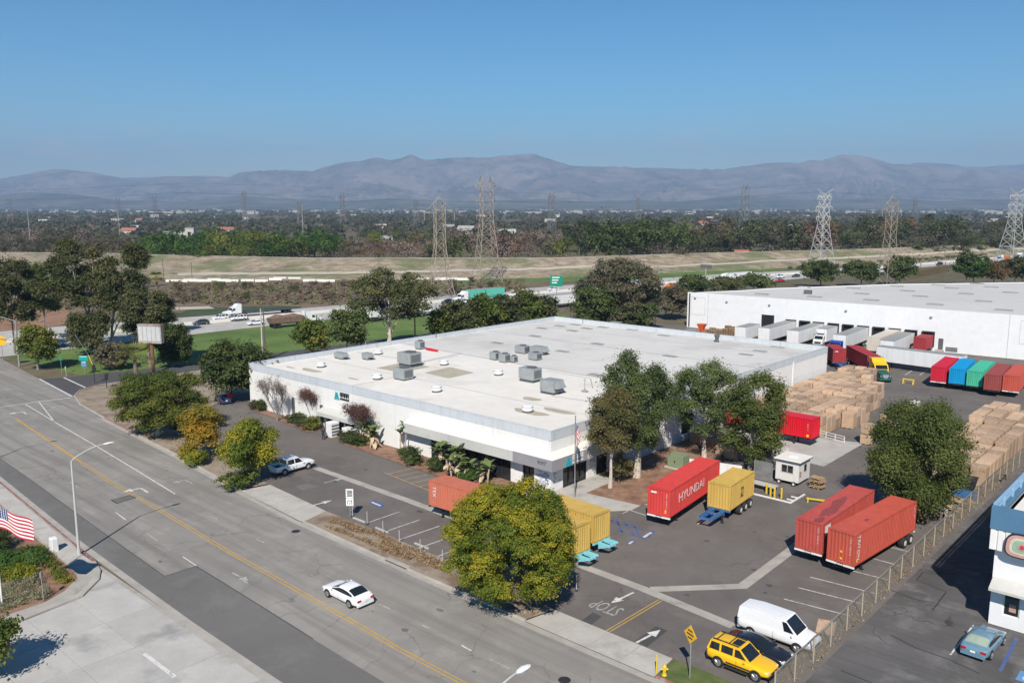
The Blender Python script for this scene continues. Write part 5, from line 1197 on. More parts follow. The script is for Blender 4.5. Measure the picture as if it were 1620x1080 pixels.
for a in (30.2, 35.6):     # red flatbed noses poking out before the dock trailers
    c = W0 + WD*(a + .4) - WN*20.5
    p = Proto(); p.add('deck', MB().box(0, -1.25, 1.0, 5.0, 1.25, 1.25), 'box_dark_red'); p.add('headboard', MB().box(-.1, -1.25, 1.0, -.003, 1.25, 1.9), 'box_dark_red'); p.add('frame', MB().box(.2, -.5, .7, 4.9, .5, .997), 'chassis_black')
    w_ = MB().wheel((0, 0, 0), .48, .4, 14).mesh('wheel', True)
    for x in (3.6, 4.5):
        for y in (-1.0, 1.0): p.add('wheel', w_, 'rubber', None, loc=(x, y, .48))
    p.add('leg', MB().box(.8, -.7, 0, .95, -.55, .7).box(.8, .55, 0, .95, .7, .7), 'chassis_black')
    p.spawn('flat_trailer', 'low dark red flat trailer in front of a white dock trailer', 'trailer', (c.x, c.y, 0), math.atan2(WN.y, WN.x), 'low red trailers in the yard')
# white box truck at the docks
p = Proto(); W = 2.4
bx = p.add('cargo_box', MB().box(0, -W/2, .95, 7.2, W/2, 3.75), 'trailer_side'); p.add('roof', MB().box(-.02, -W/2 - .01, 3.752, 7.22, W/2 + .01, 3.8), 'trailer_roof'); p.add('reefer_unit', MB().cbox(-.5, -.8, 2.9, -.003, .8, 3.65, .05), 'box_white', bx)
cb = p.add('cab', MB().xprism([(-2.1, .6), (-2.1, 1.5), (-1.75, 1.62), (-1.25, 2.4), (-.6, 2.5), (-.6, .6)], -1.05, 1.05), 'box_white')
p.add('windscreen', MB().quad((-1.755, -.95, 1.68), (-1.755, .95, 1.68), (-1.305, .9, 2.36), (-1.305, -.9, 2.36)), 'car_glass', cb)
p.add('grille', MB().box(-2.14, -.7, .75, -2.103, .7, 1.15), 'dark_metal', cb); p.add('bumper', MB().box(-2.25, -1.05, .4, -2.103, 1.05, .68), 'galvanised')
for y in (-1.062, 1.054): p.add('side_window', MB().xprism([(-1.5, 1.65), (-1.2, 2.25), (-.8, 2.25), (-.8, 1.65)], y, y + .008), 'car_glass', cb)
p.add('frame', MB().box(-.9, -.45, .55, 7.0, .45, .94), 'chassis_black')
w_ = MB().wheel((0, 0, 0), .46, .45, 16).mesh('wheel', True); r_ = MB().wheel((0, 0, 0), .26, .47, 10).mesh('rim')
for x in (-1.3, 5.4):
    for y in (-.95, .95): k = p.add('wheel', w_, 'rubber', None, loc=(x, y, .46)); p.add('rim', r_, 'rim_white', k)
c = W0 + WD*37.55 - WN*8.0; p.spawn('box_truck', 'white refrigerated box truck backed to a dock door', 'truck', (c.x, c.y, 0), math.atan2(WN.y, WN.x))

# ------------------------------------------------------------------ cars
def ring(x, w, zb, zt, crown=.04):
    return [(x, -w*.86, zb), (x, -w*.98, zb + .10), (x, -w, zb + (zt-zb)*.55), (x, -w*.965, zt - .06), (x, -w*.86, zt), (x, 0, zt + crown),
            (x, w*.86, zt), (x, w*.965, zt - .06), (x, w, zb + (zt-zb)*.55), (x, w*.98, zb + .10), (x, w*.86, zb)]
def panel(mb, q, inset=.06, out=.012, it=None):
    """thin pane lying just off a four-cornered face, inset from its edges"""
    a, b, c, d = [Vector(p) for p in q]
    f = lambda s, t: (a.lerp(b, s)).lerp(d.lerp(c, s), t)
    i, j = inset, (it if it is not None else inset)
    p4 = [f(i, j), f(1-i, j), f(1-i, 1-j), f(i, 1-j)]
    n = (p4[1]-p4[0]).cross(p4[3]-p4[0]).normalized()*out
    e = [p + n for p in p4]
    return mb.add(p4 + e, [(4,5,6,7), (0,1,5,4), (1,2,6,5), (2,3,7,6), (3,0,4,7)])
SH = dict(
 sedan=dict(L=4.70, W=1.84, H=1.40, wb=2.80, wr=.335, st=[(-2.35,.78,.42,.74),(-2.28,.92,.34,.92),(-1.95,.985,.26,.97),(-1.3,1,.22,.97),(-.4,1,.20,.95),(.7,1,.20,.93),(1.3,1,.21,.90),(1.9,.965,.24,.80),(2.2,.88,.30,.70),(2.35,.70,.38,.58)], gh=[(-2.02,.95),(-1.15,1.33),(-.45,1.40),(.12,1.37),(1.12,.92)]),
 suv=dict(L=4.55, W=1.86, H=1.80, wb=2.70, wr=.38, st=[(-2.27,.92,.55,1.05),(-2.2,.97,.45,1.12),(-1.6,1,.38,1.14),(-.4,1,.36,1.12),(.7,1,.36,1.10),(1.2,1,.38,1.07),(1.9,.97,.42,.98),(2.15,.92,.48,.90),(2.27,.84,.52,.78)], gh=[(-2.24,1.10),(-2.02,1.72),(-1.2,1.80),(.1,1.76),(.95,1.07)]),
 van=dict(L=5.70, W=2.00, H=2.10, wb=3.50, wr=.36, st=[(-2.85,.92,.5,1.1),(-2.8,.97,.42,1.2),(-1.5,1,.36,1.22),(0,1,.36,1.22),(1.4,1,.36,1.20),(1.8,1,.38,1.14),(2.5,.96,.42,1.0),(2.75,.9,.48,.9),(2.85,.8,.52,.76)], gh=[(-2.83,1.18),(-2.72,1.98),(-1.5,2.10),(.75,2.06),(1.75,1.15)]),
 hatch=dict(L=4.2, W=1.78, H=1.50, wb=2.6, wr=.32, st=[(-2.1,.85,.4,.85),(-2.0,.95,.32,.98),(-1.3,1,.24,.99),(0,1,.22,.97),(.9,1,.22,.94),(1.5,.97,.26,.85),(1.95,.88,.32,.72),(2.1,.72,.4,.6)], gh=[(-2.02,.95),(-1.55,1.42),(-.7,1.50),(.1,1.46),(1.0,.92)]),
 pickup=dict(L=5.35, W=1.88, H=1.78, wb=3.25, wr=.38, st=[(-2.67,.94,.55,.72),(-2.6,.97,.5,.74),(-1.8,1,.42,.76),(-1.28,1,.38,.78),(-1.23,1,.38,1.08),(.8,1,.38,1.07),(1.4,1,.4,1.06),(2.2,.97,.44,1.0),(2.55,.9,.5,.9),(2.67,.8,.55,.75)], gh=[(-1.25,1.05),(-1.08,1.70),(-.5,1.78),(.40,1.74),(1.25,1.04)]))
CARS = {}
def soft(mb, name, lv=1):
    """body panels rounded by subdivision"""
    o = bpy.data.objects.new(name, mb.mesh(name)); COL.objects.link(o); md = o.modifiers.new('s', 'SUBSURF'); md.levels = lv
    me = bpy.data.meshes.new_from_object(o.evaluated_get(bpy.context.evaluated_depsgraph_get())); bpy.data.objects.remove(o)
    me.polygons.foreach_set('use_smooth', [True]*len(me.polygons)); me.name = name; return me
def glasshouse(p, g, zb, wb, wt):
    """rounded greenhouse: painted roof and pillars, separate glass pieces"""
    gx = [a for a, b in g]; gz = [b for a, b in g]; N_ = 17; m = 13
    xs = [gx[0] + (gx[-1] - gx[0])*i/(N_-1) for i in range(N_)]; zl = np.interp(xs, gx, gz); zl = np.convolve(np.pad(zl, 2, mode='reflect', reflect_type='odd'), [.1, .2, .4, .2, .1], 'valid')
    k = np.clip((zl - zb)/(max(zl) - zb), 0, 1)
    def sec(i):
        out = []
        for j in range(m):
            t = math.pi*j/(m-1); c, s = -math.cos(t), math.sin(t); y = wb*(1 if c > 0 else -1)*abs(c)**.42; y = y*(1 - (1 - wt/wb)*s**1.6*k[i]); out.append(Vector((xs[i], y, zb + (zl[i] - zb)*s**.55)))
        return out
    G_ = [sec(i) for i in range(N_)]
    def patch(nm, mat, i0, i1, j0, j1, lift=0.0):
        mb = MB()
        for i in range(i0, i1):
            for j in range(j0, j1):
                q = [G_[i][j], G_[i+1][j], G_[i+1][j+1], G_[i][j+1]]
                if lift: c_ = Vector((-.3, 0, zb - .2)); q = [a + (a - c_).normalized()*lift for a in q]
                mb.quad(*q)
        p.add(nm, mb, mat, 0, True)
    ir = max(i for i in range(N_) if xs[i] <= gx[1] + .12); jf = min(i for i in range(N_) if xs[i] >= gx[-2] - .05)
    patch('roof', 'PAINT', ir, jf, 2, m-3); patch('rear_window', 'GLASS', 1, ir, 3, m-4); patch('windscreen', 'car_glass', jf, N_-1, 2, m-3); mid_ = (ir + jf)//2
    for a, b in ((0, 2), (m-3, m-1)): patch('side_window', 'car_glass', 2, mid_, a, b); patch('side_window', 'car_glass', mid_, N_-2, a, b)
    for a, b in ((2, 3), (m-4, m-3)): patch('rear_pillar', 'PAINT', 0, ir, a, b)
    patch('rear_shelf', 'PAINT', 0, 1, 3, m-4)
    for a, b in ((0, 2), (m-3, m-1)): patch('quarter_panel', 'PAINT', 0, 2, a, b); patch('front_quarter', 'PAINT', N_-2, N_-1, a, b)
    for j in (2, m-3): p.add('front_pillar', MB().path([tuple(G_[i][j]) for i in range(jf, N_)], .035, 5), 'PAINT', 0)
    for j in ((0, 1, 2), (m-1, m-2, m-3)): p.add('centre_pillar', MB().path([tuple(G_[mid_][q] + Vector((0, 0, .004))) for q in j], .03, 5), 'dark_metal', 0)
def car_proto(kind):
    if kind in CARS: return CARS[kind]
    s = SH[kind]; p = Proto(); hw = s['W']/2
    body = p.add('body', soft(MB().loft([ring(x, hw*f*1.015, zb, zt) for x, f, zb, zt in s['st']]), 'body') if kind != 'pickup' else MB().loft([ring(x, hw*f, zb, zt) for x, f, zb, zt in s['st']]), 'PAINT', smooth=True)
    g = s['gh']; zb = g[0][1] - .03; wb_ = hw*.90; wt = hw*(.75 if kind in ('sedan', 'hatch') else .79 if kind != 'van' else .84)
    if kind in ('sedan', 'hatch'): glasshouse(p, g, zb, wb_, wt)
    rings = []
    for i, (x, z) in enumerate(g):
        e = i in (0, len(g)-1)
        w1 = wb_ if e else wt; k = .025
        rings.append([(x, -wb_, zb), (x, -w1, z), (x, -w1*.6, z + k*(not e)), (x, w1*.6, z + k*(not e)), (x, w1, z), (x, wb_, zb)])
    cab = p.add('cabin', MB().loft(rings), 'PAINT', smooth=True) if kind not in ('sedan', 'hatch') else body
    n = len(g)
    bl = lambda i, sg: Vector((g[i][0], sg*wb_, zb if i not in (0, n-1) else g[i][1])); tp = lambda i, sg: Vector((g[i][0], sg*wt, g[i][1]))
    if cab != body: p.add('windscreen', panel(MB(), (bl(n-1, -1), bl(n-1, 1), tp(n-2, 1), tp(n-2, -1)), .06, .02, .07), 'car_glass', cab)
    if kind not in ('van', 'sedan', 'hatch'): p.add('rear_window', panel(MB(), (bl(0, 1), bl(0, -1), tp(1, -1), tp(1, 1)), .10, .02, .14), 'GLASS', cab)
    for sg in (-1, 1):
        def side(xa0, xa1, xb0, xb1):
            q = [Vector((xa0, sg*wb_, zb + .06)), Vector((xa1, sg*wb_, zb + .06)), Vector((xb1, sg*wt, g[1][1] - .0)), Vector((xb0, sg*wt, g[1][1] - .0))]
            if sg > 0: q = [q[1], q[0], q[3], q[2]]
            p.add('side_window', panel(MB(), q, .03, .018, .08), 'car_glass', cab)
        x0, x1, t0, t1 = g[0][0], g[-1][0], g[1][0], g[-2][0]
        if kind == 'van': side(.75, 1.55, .55, .85)
        elif kind == 'pickup': side(-1.14, -.18, -1.0, -.2); side(-.1, 1.0, -.12, .38)
        elif kind == 'suv': side(-2.1, -1.3, -1.95, -1.3); side(-1.2, -.3, -1.2, -.3); side(-.2, .72, -.2, .08)
        p.add('mirror', MB().cbox(g[-1][0] - .40, sg*(hw + .07) - .08, zb - .02, g[-1][0] - .26, sg*(hw + .07) + .08, zb + .11, .025), 'PAINT')
        p.add('headlight', MB().cbox(s['L']/2 - .30, sg*hw*.70 - .17, s['st'][-2][3] - .17, s['L']/2 - .06, sg*hw*.70 + .14, s['st'][-2][3] - .03, .03), 'head_lamp')
        p.add('tail_light', MB().cbox(-s['L']/2 - .005, sg*hw*.68 - .2, s['st'][1][3] - .24, -s['L']/2 + .14, sg*hw*.68 + .17, s['st'][1][3] - .09, .03), 'tail_red')
        p.add('door_seam', MB().box(-.02, sg*(hw + .003) - .004, s['st'][3][2] + .1, .0, sg*(hw + .003) + .004, zb - .06), 'dark_metal', body)
    p.add('bumper', MB().box(s['L']/2 - .22, -hw*.74, s['st'][-2][2] - .05, s['L']/2 - .02, hw*.74, s['st'][-2][2] + .12), 'TRIM'); p.add('bumper', MB().box(-s['L']/2 + .0, -hw*.84, s['st'][1][2] - .04, -s['L']/2 + .2, hw*.84, s['st'][1][2] + .14), 'TRIM')
    p.add('grille', MB().box(s['L']/2 - .12, -hw*.42, s['st'][-1][2] + .02, s['L']/2 + .012, hw*.42, s['st'][-1][3] - .04), 'dark_metal'); p.add('number_plate', MB().box(-s['L']/2 - .025, -.16, s['st'][1][2] + .24, -s['L']/2 - .005, .16, s['st'][1][2] + .38), 'sign_white')
    wr = s['wr']; wme = MB().wheel((0, 0, 0), wr, .23, 20).mesh('wheel', True)
    rm = MB().lathe([(wr*.64, -.1), (wr*.64, .0), (wr*.56, .02), (wr*.2, .0), (0, .02)], n=14)
    for k in range(5):
        t = 2*math.pi*k/5; rm.box(0, 0, 0, 0, 0, 0) if 0 else rm.tube((wr*.12*math.cos(t), wr*.12*math.sin(t), .03), (wr*.6*math.cos(t), wr*.6*math.sin(t), .03), .035, .03, 5)
    rot = Matrix.Rotation(math.pi/2, 4, 'X'); rme = rm.mesh('rim', True); rme2 = rme.copy(); rme.transform(rot); rme2.transform(Matrix.Rotation(-math.pi/2, 4, 'X'))
    for x in (-s['wb']/2 + .02, s['wb']/2 + .02):
        for sg in (-1, 1):
            p.add('wheel_arch', MB().lathe([(wr*1.17, 0), (wr*1.17, .01), (0, .01)], n=20).mesh('wheel_arch') if 0 else _arch(wr*1.16, sg), 'rubber', body, loc=(x, sg*(hw + .004), wr + .01))
            w = p.add('wheel', wme, 'rubber', None, loc=(x, sg*(hw - .085), wr)); p.add('rim', rme if sg < 0 else rme2, 'rim_metal', w, loc=(0, sg*.11, 0))
    if kind == 'pickup':
        for y in (-hw*.97, hw*.97 - .08): p.add('bed_wall', MB().box(-2.6, y, .74, -1.27, y + .08, 1.10), 'PAINT')
        p.add('tailgate', MB().box(-2.67, -hw*.9, .74, -2.601, hw*.9, 1.09), 'PAINT'); p.add('bed_floor', MB().box(-2.6, -hw*.87, .785, -1.27, hw*.87, .80), 'dark_metal')
    if kind == 'suv':
        for y in (-wt*.8, wt*.8): p.add('roof_rail', MB().box(-1.9, y - .03, 1.80, .0, y + .03, 1.87), 'dark_metal', cab)
        for x in (-1.6, -.7): p.add('roof_bar', MB().box(x - .03, -wt*.8, 1.872, x + .03, wt*.8, 1.90), 'dark_metal', cab)
        p.add('sunroof', MB().box(-.6, -wt*.55, 1.80, .0, wt*.55, 1.832), 'car_glass', cab)
        for sg in (-1, 1): p.add('side_trim', MB().box(-.75, sg*(hw + .006) - .012, .58, 1.0, sg*(hw + .006) + .012, .68), 'dark_metal', body); p.add('running_board', MB().box(-.8, sg*(hw + .02) - .1, .32, .85, sg*(hw + .02) + .06, .38), 'dark_metal')
    CARS[kind] = p; return p
def _arch(r, sg):
    mb = MB(); n = 20; pts = [(r*math.cos(math.pi*k/(n-1)*1.12 - .19), 0, r*math.sin(math.pi*k/(n-1)*1.12 - .19)) for k in range(n)]
    mb.poly(pts); return mb
def car(kind, paint_, label, uvp, head, cat='car', group=None, z=.012, trim=None, glass='car_glass'):
    xy = S(*uvp) if len(uvp) == 2 else Vector(uvp)
    nm = {'sedan': 'sedan_car', 'hatch': 'hatchback_car', 'suv': 'suv_car', 'van': 'cargo_van', 'pickup': 'pickup_truck'}[kind]
    return car_proto(kind).spawn(nm, label, cat, (xy.x, xy.y, z), head, group, {'PAINT': paint_, 'TRIM': trim or paint_, 'GLASS': glass})
HU, HV = ROT, ROT + math.pi/2
fw_, rw_ = G(520.5, 944), G(554, 961); hd = math.atan2((fw_-rw_).y, (fw_-rw_).x); mid = (fw_ + rw_)/2 + Vector((math.sin(hd), -math.cos(hd), 0))*.80
car('sedan', 'paint_white', 'white sedan driving alone along the street', tuple(mid), hd, z=.005)
fw_, rw_ = G(490, 742.5), G(447, 751); mid = (fw_ + rw_)/2 + Vector((-math.sin(HV), math.cos(HV), 0))*.82
car('pickup', 'paint_white', 'white pickup truck parked beside the golden street trees', tuple(mid), HV)
u, v = UV(1259, 1031.7); car('van', 'paint_white', 'white cargo van parked between the yellow and black cars and the fence', (u - 1.7, v + .9), HU, 'van', trim='paint_silver')
car('suv', 'paint_yellow', 'yellow sport utility car with black roof bars parked by the street sign', (32.35, -18.85), HU, trim='dark_metal')
car('sedan', 'paint_black', 'black sedan parked between the yellow car and the white van', (32.3, -16.55), HU)
car('sedan', 'paint_steel_blue', 'blue-grey sedan parked beside the corner building', (43.75, -4.85), HV - .06, glass='car_glass_light')
car('hatch', 'paint_navy', 'dark blue hatchback with a red tailgate load at the left end of the lot', (-66.6, -1.6), HU + 2.9)
car('sedan', 'paint_navy', 'dark blue sedan half hidden under the round street tree', (-57.2, -12.6), HV)
car('hatch', 'paint_silver', 'silver hatchback glimpsed under the round street tree', (-60.2, -11.8), HV)
car('suv', 'paint_dark', 'dark car parked at the foot of the warehouse left wall', (-66.5, 6.5), HU + 3.0)
mb = MB().cbox(-.6, -.5, .9, .3, .5, 1.5, .1); tag(obj('red_bundle', mb, MAT['box_bright_red'], None, S(-65.2, -1.2, .1), ROT), 'red bundle heaped behind the dark blue hatchback', 'bundle')

# ---- freeway traffic
def fcar(kind, paint_, label, px, py, rev=False, cat='car'):
    g = G(px, py); v = (g - O).dot(V); h = fway(min(max(v, -150), 700), .5)[1] + (math.pi if rev else 0)
    car(kind, paint_, label, (g.x, g.y, 0), h, cat, 'freeway traffic', .035)
for a in (('hatch', 'paint_dark', 'dark hatchback alone ahead of the white cars on the freeway', 318, 513.5, True), ('suv', 'paint_white', 'white SUV beside the nose of the flatbed truck', 348, 507, True), ('suv', 'paint_white', 'white SUV under the flatbed truck cab', 377, 507.5, True),
          ('sedan', 'paint_white', 'white sedan just left of the tall utility pole on the freeway', 404, 514, True), ('sedan', 'paint_white', 'white sedan behind the rusty load truck on the freeway', 450, 506, True), ('suv', 'paint_white', 'white SUV below the teal truck cab', 727, 482, True), ('hatch', 'paint_black', 'black car next to the teal truck cab', 708, 480, True),
          ('sedan', 'paint_red', 'red car at the far left edge of the freeway', 86, 546, False), ('sedan', 'paint_white', 'white car following the red car at the far left', 108, 546, False), ('sedan', 'paint_white', 'white car beyond the green sign, left of the brown tree', 875, 460, True), ('sedan', 'paint_white', 'white car right of the large brown tree on the freeway', 1041, 461, True),
          ('sedan', 'paint_white', 'white car left of the white truck beyond the dock warehouse', 1128, 447, False), ('sedan', 'paint_red', 'dark red car on the freeway above the dock warehouse', 1235, 446, False), ('pickup', 'paint_white', 'white pickup ahead of the dark red car on the freeway', 1234, 440, True), ('hatch', 'paint_dark', 'dark car beyond the dark red car on the freeway', 1259, 438.5, True),
          ('suv', 'paint_white', 'white SUV left of the far lattice tower on the freeway', 1393, 432, False), ('sedan', 'paint_silver', 'silver car beside the white SUV by the lattice tower', 1409, 429, False), ('suv', 'paint_black', 'black SUV on the bright stretch of freeway at far right', 1486, 420, True), ('suv', 'paint_white', 'white SUV on the freeway at far right behind the shrubs', 1516, 423, False), ('sedan', 'paint_dark', 'dark sedan left of the black SUV far along the freeway', 1448, 425, True)): fcar(*a)
def truck(label, px, py, kind, paintd, rev, L=14.5):
    """whole articulated truck travelling along the freeway"""
    p = Proto(); tractor_parts(p, 0.0, True)
    if kind in ('box', 'cont'):
        p.add('cargo_box', MB().box(-.2, -1.25, 1.2, L, 1.25, 4.0), 'BOX')
        for y in (-1.262, 1.254): p.add('side_panel', MB().box(.2, y, 1.35, L - .2, y + .008, 3.85), 'BOX')
        p.add('side_rib', MB().box(L*.5 - .04, -1.275, 1.3, L*.5 + .04, -1.2625, 3.9), 'galvanised'); p.add('roof', MB().box(-.22, -1.26, 4.002, L + .02, 1.26, 4.05), 'trailer_roof')
    if kind == 'flat': p.add('deck', MB().box(-.5, -1.25, 1.15, L, 1.25, 1.45), 'chassis_black'); p.add('side_rail', MB().box(-.5, -1.3, 1.2, L, -1.253, 1.5).box(-.5, 1.253, 1.2, L, 1.3, 1.5), 'hvac_dark')
    if kind == 'dump':
        p.add('tub', MB().xprism([(-.2, 1.2), (-.6, 2.6), (L, 2.6), (L - .4, 1.2)], -1.25, 1.25), 'BOX'); hp = MB()
        hp.loft([[(x, y*w, z) for y, z in ((-1.2, 2.6), (-.6, 2.6 + h_), (.6, 2.6 + h_*.9), (1.2, 2.6))] for x, w, h_ in ((-.5, .9, .1), (L*.2, 1, .7), (L*.5, 1, .4), (L*.75, 1, .8), (L - .1, .9, .1))]); p.add('load', hp, 'leaf_dry_solid')
    p.add('frame', MB().box(0, -.5, .85, L - .3, -.4, 1.14).box(0, .4, .85, L - .3, .5, 1.14), 'chassis_black')
    wme = MB().wheel((0, 0, 0), .50, .5, 14).mesh('wheel', True)
    for x in (L - 1.2, L - 2.5):
        for y in (-1.0, 1.0): p.add('wheel', wme, 'rubber', None, loc=(x, y, .5))
    g = G(px, py); v = (g - O).dot(V); h = fway(v, .5)[1] + (0 if rev else math.pi)
    return p.spawn('articulated_truck', label, 'truck', (g.x, g.y, .035), h, 'freeway traffic', paintd)
M('leaf_dry_solid', (.17, .11, .08), .95, .3, 2, bmp=.8)
truck('white truck cab pulling an empty flatbed along the freeway', 385, 500.5, 'flat', {'CAB': 'paint_white', 'HOOD': 'paint_white'}, True, 15.0)
truck('truck with a rusty brown load passing the tall utility pole', 476, 514.5, 'dump', {'CAB': 'paint_white', 'HOOD': 'paint_white', 'BOX': 'leaf_dry_solid'}, False, 9.0)
truck('white truck with a teal trailer on the freeway', 741, 478, 'box', {'CAB': 'paint_white', 'HOOD': 'paint_white', 'BOX': 'box_teal'}, True, 14.6)
truck('grey tanker-like dump truck left of the row of round trees', 662, 500, 'dump', {'CAB': 'paint_white', 'HOOD': 'paint_white', 'BOX': 'box_white'}, False, 6.0)
mt_ = truck('truck with a white container lettered in dark blue behind the gum tree', 640, 503, 'cont', {'CAB': 'paint_dark', 'HOOD': 'paint_dark', 'BOX': 'box_white'}, False, 12.0)
text('lettering', 'Matson', 2.0, 'decal_navy', mt_, (6.0, 1.28, 2.6), (-1, 0, 0), (0, 0, 1))
truck('white box truck right of the round trees on the freeway', 905, 484, 'box', {'CAB': 'paint_white', 'HOOD': 'paint_white', 'BOX': 'box_white'}, False, 12.5)
truck('orange truck seen right of the large brown tree', 1064, 466, 'cont', {'CAB': 'paint_orange', 'HOOD': 'paint_orange', 'BOX': 'paint_orange'}, True, 6.0)
truck('white truck and trailer on the freeway above the dock warehouse roof', 1150, 447, 'box', {'CAB': 'paint_white', 'HOOD': 'paint_white', 'BOX': 'box_white'}, True, 14.6)
truck('truck with an orange box near the lattice tower at far right', 1585, 414, 'cont', {'CAB': 'paint_white', 'HOOD': 'paint_white', 'BOX': 'paint_orange'}, True, 8.0)
truck('truck with a teal box at the far right end of the freeway', 1615, 410, 'cont', {'CAB': 'paint_white', 'HOOD': 'paint_white', 'BOX': 'box_teal'}, True, 8.0)
# ------------------------------------------------------------------ foliage
def leafmesh(name, C, Nrm, size, rs, tint, aspect=.55, jit=.75):
    """C centres (n,3), Nrm rough facing, size (n,), tint (n,): one four-cornered leaf (or leaf spray) each"""
    n = len(C)
    nr = Nrm + rs.normal(0, jit, (n, 3)); nr /= np.linalg.norm(nr, axis=1, keepdims=True) + 1e-9
    t = rs.normal(0, 1, (n, 3)); t -= (t*nr).sum(1, keepdims=True)*nr; t /= np.linalg.norm(t, axis=1, keepdims=True) + 1e-9
    b = np.cross(nr, t); s = size[:, None]
    v = np.stack([C - t*s, C - b*s*aspect + nr*s*.12, C + t*s, C + b*s*aspect + nr*s*.12], 1).reshape(-1, 3).astype(np.float32)
    me = bpy.data.meshes.new(name); me.vertices.add(4*n); me.vertices.foreach_set('co', v.ravel())
    me.loops.add(4*n); me.loops.foreach_set('vertex_index', np.arange(4*n, dtype=np.int32))
    me.polygons.add(n); me.polygons.foreach_set('loop_start', np.arange(0, 4*n, 4, dtype=np.int32)); me.polygons.foreach_set('loop_total', np.full(n, 4, dtype=np.int32))
    at_ = me.attributes.new('tint', 'FLOAT', 'FACE'); at_.data.foreach_set('value', np.clip(tint, 0, 1).astype(np.float32))
    me.update(); me.validate(); return me
def sph(rs, n):
    d = rs.normal(0, 1, (n, 3)); return d/np.linalg.norm(d, axis=1, keepdims=True)
def lobed(rs, c, r, n=11, lo=.30, hi=.48, flat=1.0, out_=.61, core=.5, var=.17):
    """sub-lobes spread over an ellipsoid so the outline is uneven: rows (centre, radii)"""
    out = [(np.array(c), np.array(r)*core)]
    for k in range(n):
        t = 2*math.pi*(k*.618 + rs.rand()*.15); z = -.92 + 1.82*(k + .5)/n
        q = math.sqrt(max(0.05, 1 - min(1, abs(z))**2)); f = rs.uniform(out_ - var, out_ + var)
        cc = np.array(c) + np.array(r)*np.array([q*math.cos(t)*f, q*math.sin(t)*f, z*out_*1.02])
        rad = rs.uniform(lo, hi); out.append((cc, np.array([r[0], r[1], r[2]*flat])*rad*rs.uniform(.8, 1.25, 3) + .12))
    return out
def crown(name, rs, lobes, n, leaf, clump=.45, per=26, shell=.55, tmode=0.0, droop=0.0):
    """leaf sprays gathered in clumps near the surface of each lobe"""
    K = max(4, n//per); w = np.array([np.prod(l[1])**(2/3) for l in lobes]); w /= w.sum()
    which = rs.choice(len(lobes), K, p=w); d = sph(rs, K); d[:, 2] = np.where(d[:, 2] < -.35, -d[:, 2]*.6, d[:, 2])
    rad = shell + (1 - shell)*rs.rand(K)**.5
    lc = np.array([l[0] for l in lobes])[which]; lr = np.array([l[1] for l in lobes])[which]
    cc = lc + d*lr*rad[:, None]; ct = rs.beta(1.6, 1.9, K)*.5 + rs.beta(1.1, 1.3, len(lobes))[which]*.5 + tmode
    idx = np.repeat(np.arange(K), per); m = len(idx)
    off = rs.normal(0, 1, (m, 3))*clump*np.array([1, 1, .62])
    if droop: off[:, 2] -= np.abs(rs.normal(0, 1, m))*droop
    C = cc[idx] + off; Nn = d[idx]*.95 + np.array([0, -.1, .45])
    k_ = int(m*.05); C[:k_] += rs.normal(0, 1, (k_, 3))*clump*1.6
    return leafmesh(name, C, Nn, leaf*rs.uniform(.65, 1.35, m), rs, ct[idx] + rs.normal(0, .10, m), jit=.5)
def limbs(base, top, lobes, r, rs, nl=6, split=.4, lean=0.0, n=7):
    mb = MB(); p0 = Vector(base); p1 = Vector(top); k = 5; pts = []
    for i in range(k + 1):
        t = i/k; q_ = p0.lerp(p1, t); w_ = t**1.8; pts.append(Vector((p0.x + (p1.x-p0.x)*w_, p0.y + (p1.y-p0.y)*w_, q_.z)) + Vector((rs.normal(0, r*.25), rs.normal(0, r*.25), 0))*(0 < i < k))
    for i in range(k): mb.tube(pts[i], pts[i+1], r*(1 - .62*i/k)*(1.35 if i == 0 else 1), r*(1 - .62*(i+1)/k), n, False)
    for q in range(min(nl, len(lobes))):
        l = lobes[-1 - q]; s0 = pts[2 + q % 3]; e = Vector(l[0]); m = s0.lerp(e, .5) + Vector((0, 0, -.1*(e - s0).length + rs.uniform(-.1, .3)))
        mb.tube(s0, m, r*.42, r*.28, 5, False); mb.tube(m, e, r*.28, r*.08, 5, False)
        for j in range(2):
            e2 = e + Vector(sph(rs, 1)[0]*np.array(l[1])*.8); mb.tube(m.lerp(e, .5), e2, r*.16, r*.04, 4, False)
    return mb
def tree(name, label, base, box, mat, seed, n=5000, leaf=.22, clump=.45, bark='bark', tr=.22, nl=12, cat='tree', group=None, shell=.55, flat=1.0, depth=.95, tmode=0.0, fork=0, droop=0.0, per=26, lo=.30, hi=.48, z0=0.0, out_=.66, core=.5, var=.17):
    """tree surveyed from the photo: base pixel on the ground, crown box in pixels at the base's distance"""
    b = G(*base, z0); rs = np.random.RandomState(seed); Y = b.y
    x0, y0, x1, y1 = box; a = at((x0+x1)/2, (y0+y1)/2, Y); rx = abs(at(x1, (y0+y1)/2, Y).x - at(x0, (y0+y1)/2, Y).x)/2
    zt = at((x0+x1)/2, y0, Y).z; zb = at((x0+x1)/2, y1, Y).z; rz = (zt - zb)/2
    c = np.array([a.x - b.x, 0, (zt+zb)/2 - z0]); r = np.array([rx, rx*depth, rz])
    L = lobed(rs, c, r, nl, lo, hi, flat, out_, core, var)
    t = thing(name, label, cat, b, 0, group)
    cr = crown('crown', rs, L, n, leaf, clump, per, shell, tmode, droop); link('crown', cr, MAT[mat], t)
    top = (c[0], c[1], c[2] + rz*.25)
    mb = limbs((0, 0, -.1), top, L, tr, rs, nl=min(8, nl))
    for k in range(fork):
        e = L[1 + k][0]; mb2 = limbs((rs.uniform(-.8, .8), rs.uniform(-.8, .8), -.1), tuple(e), L[1:4], tr*.7, rs, 3); mb.add(mb2.v, mb2.f)
    obj('trunk', mb, MAT[bark], t, smooth=True)
    return t
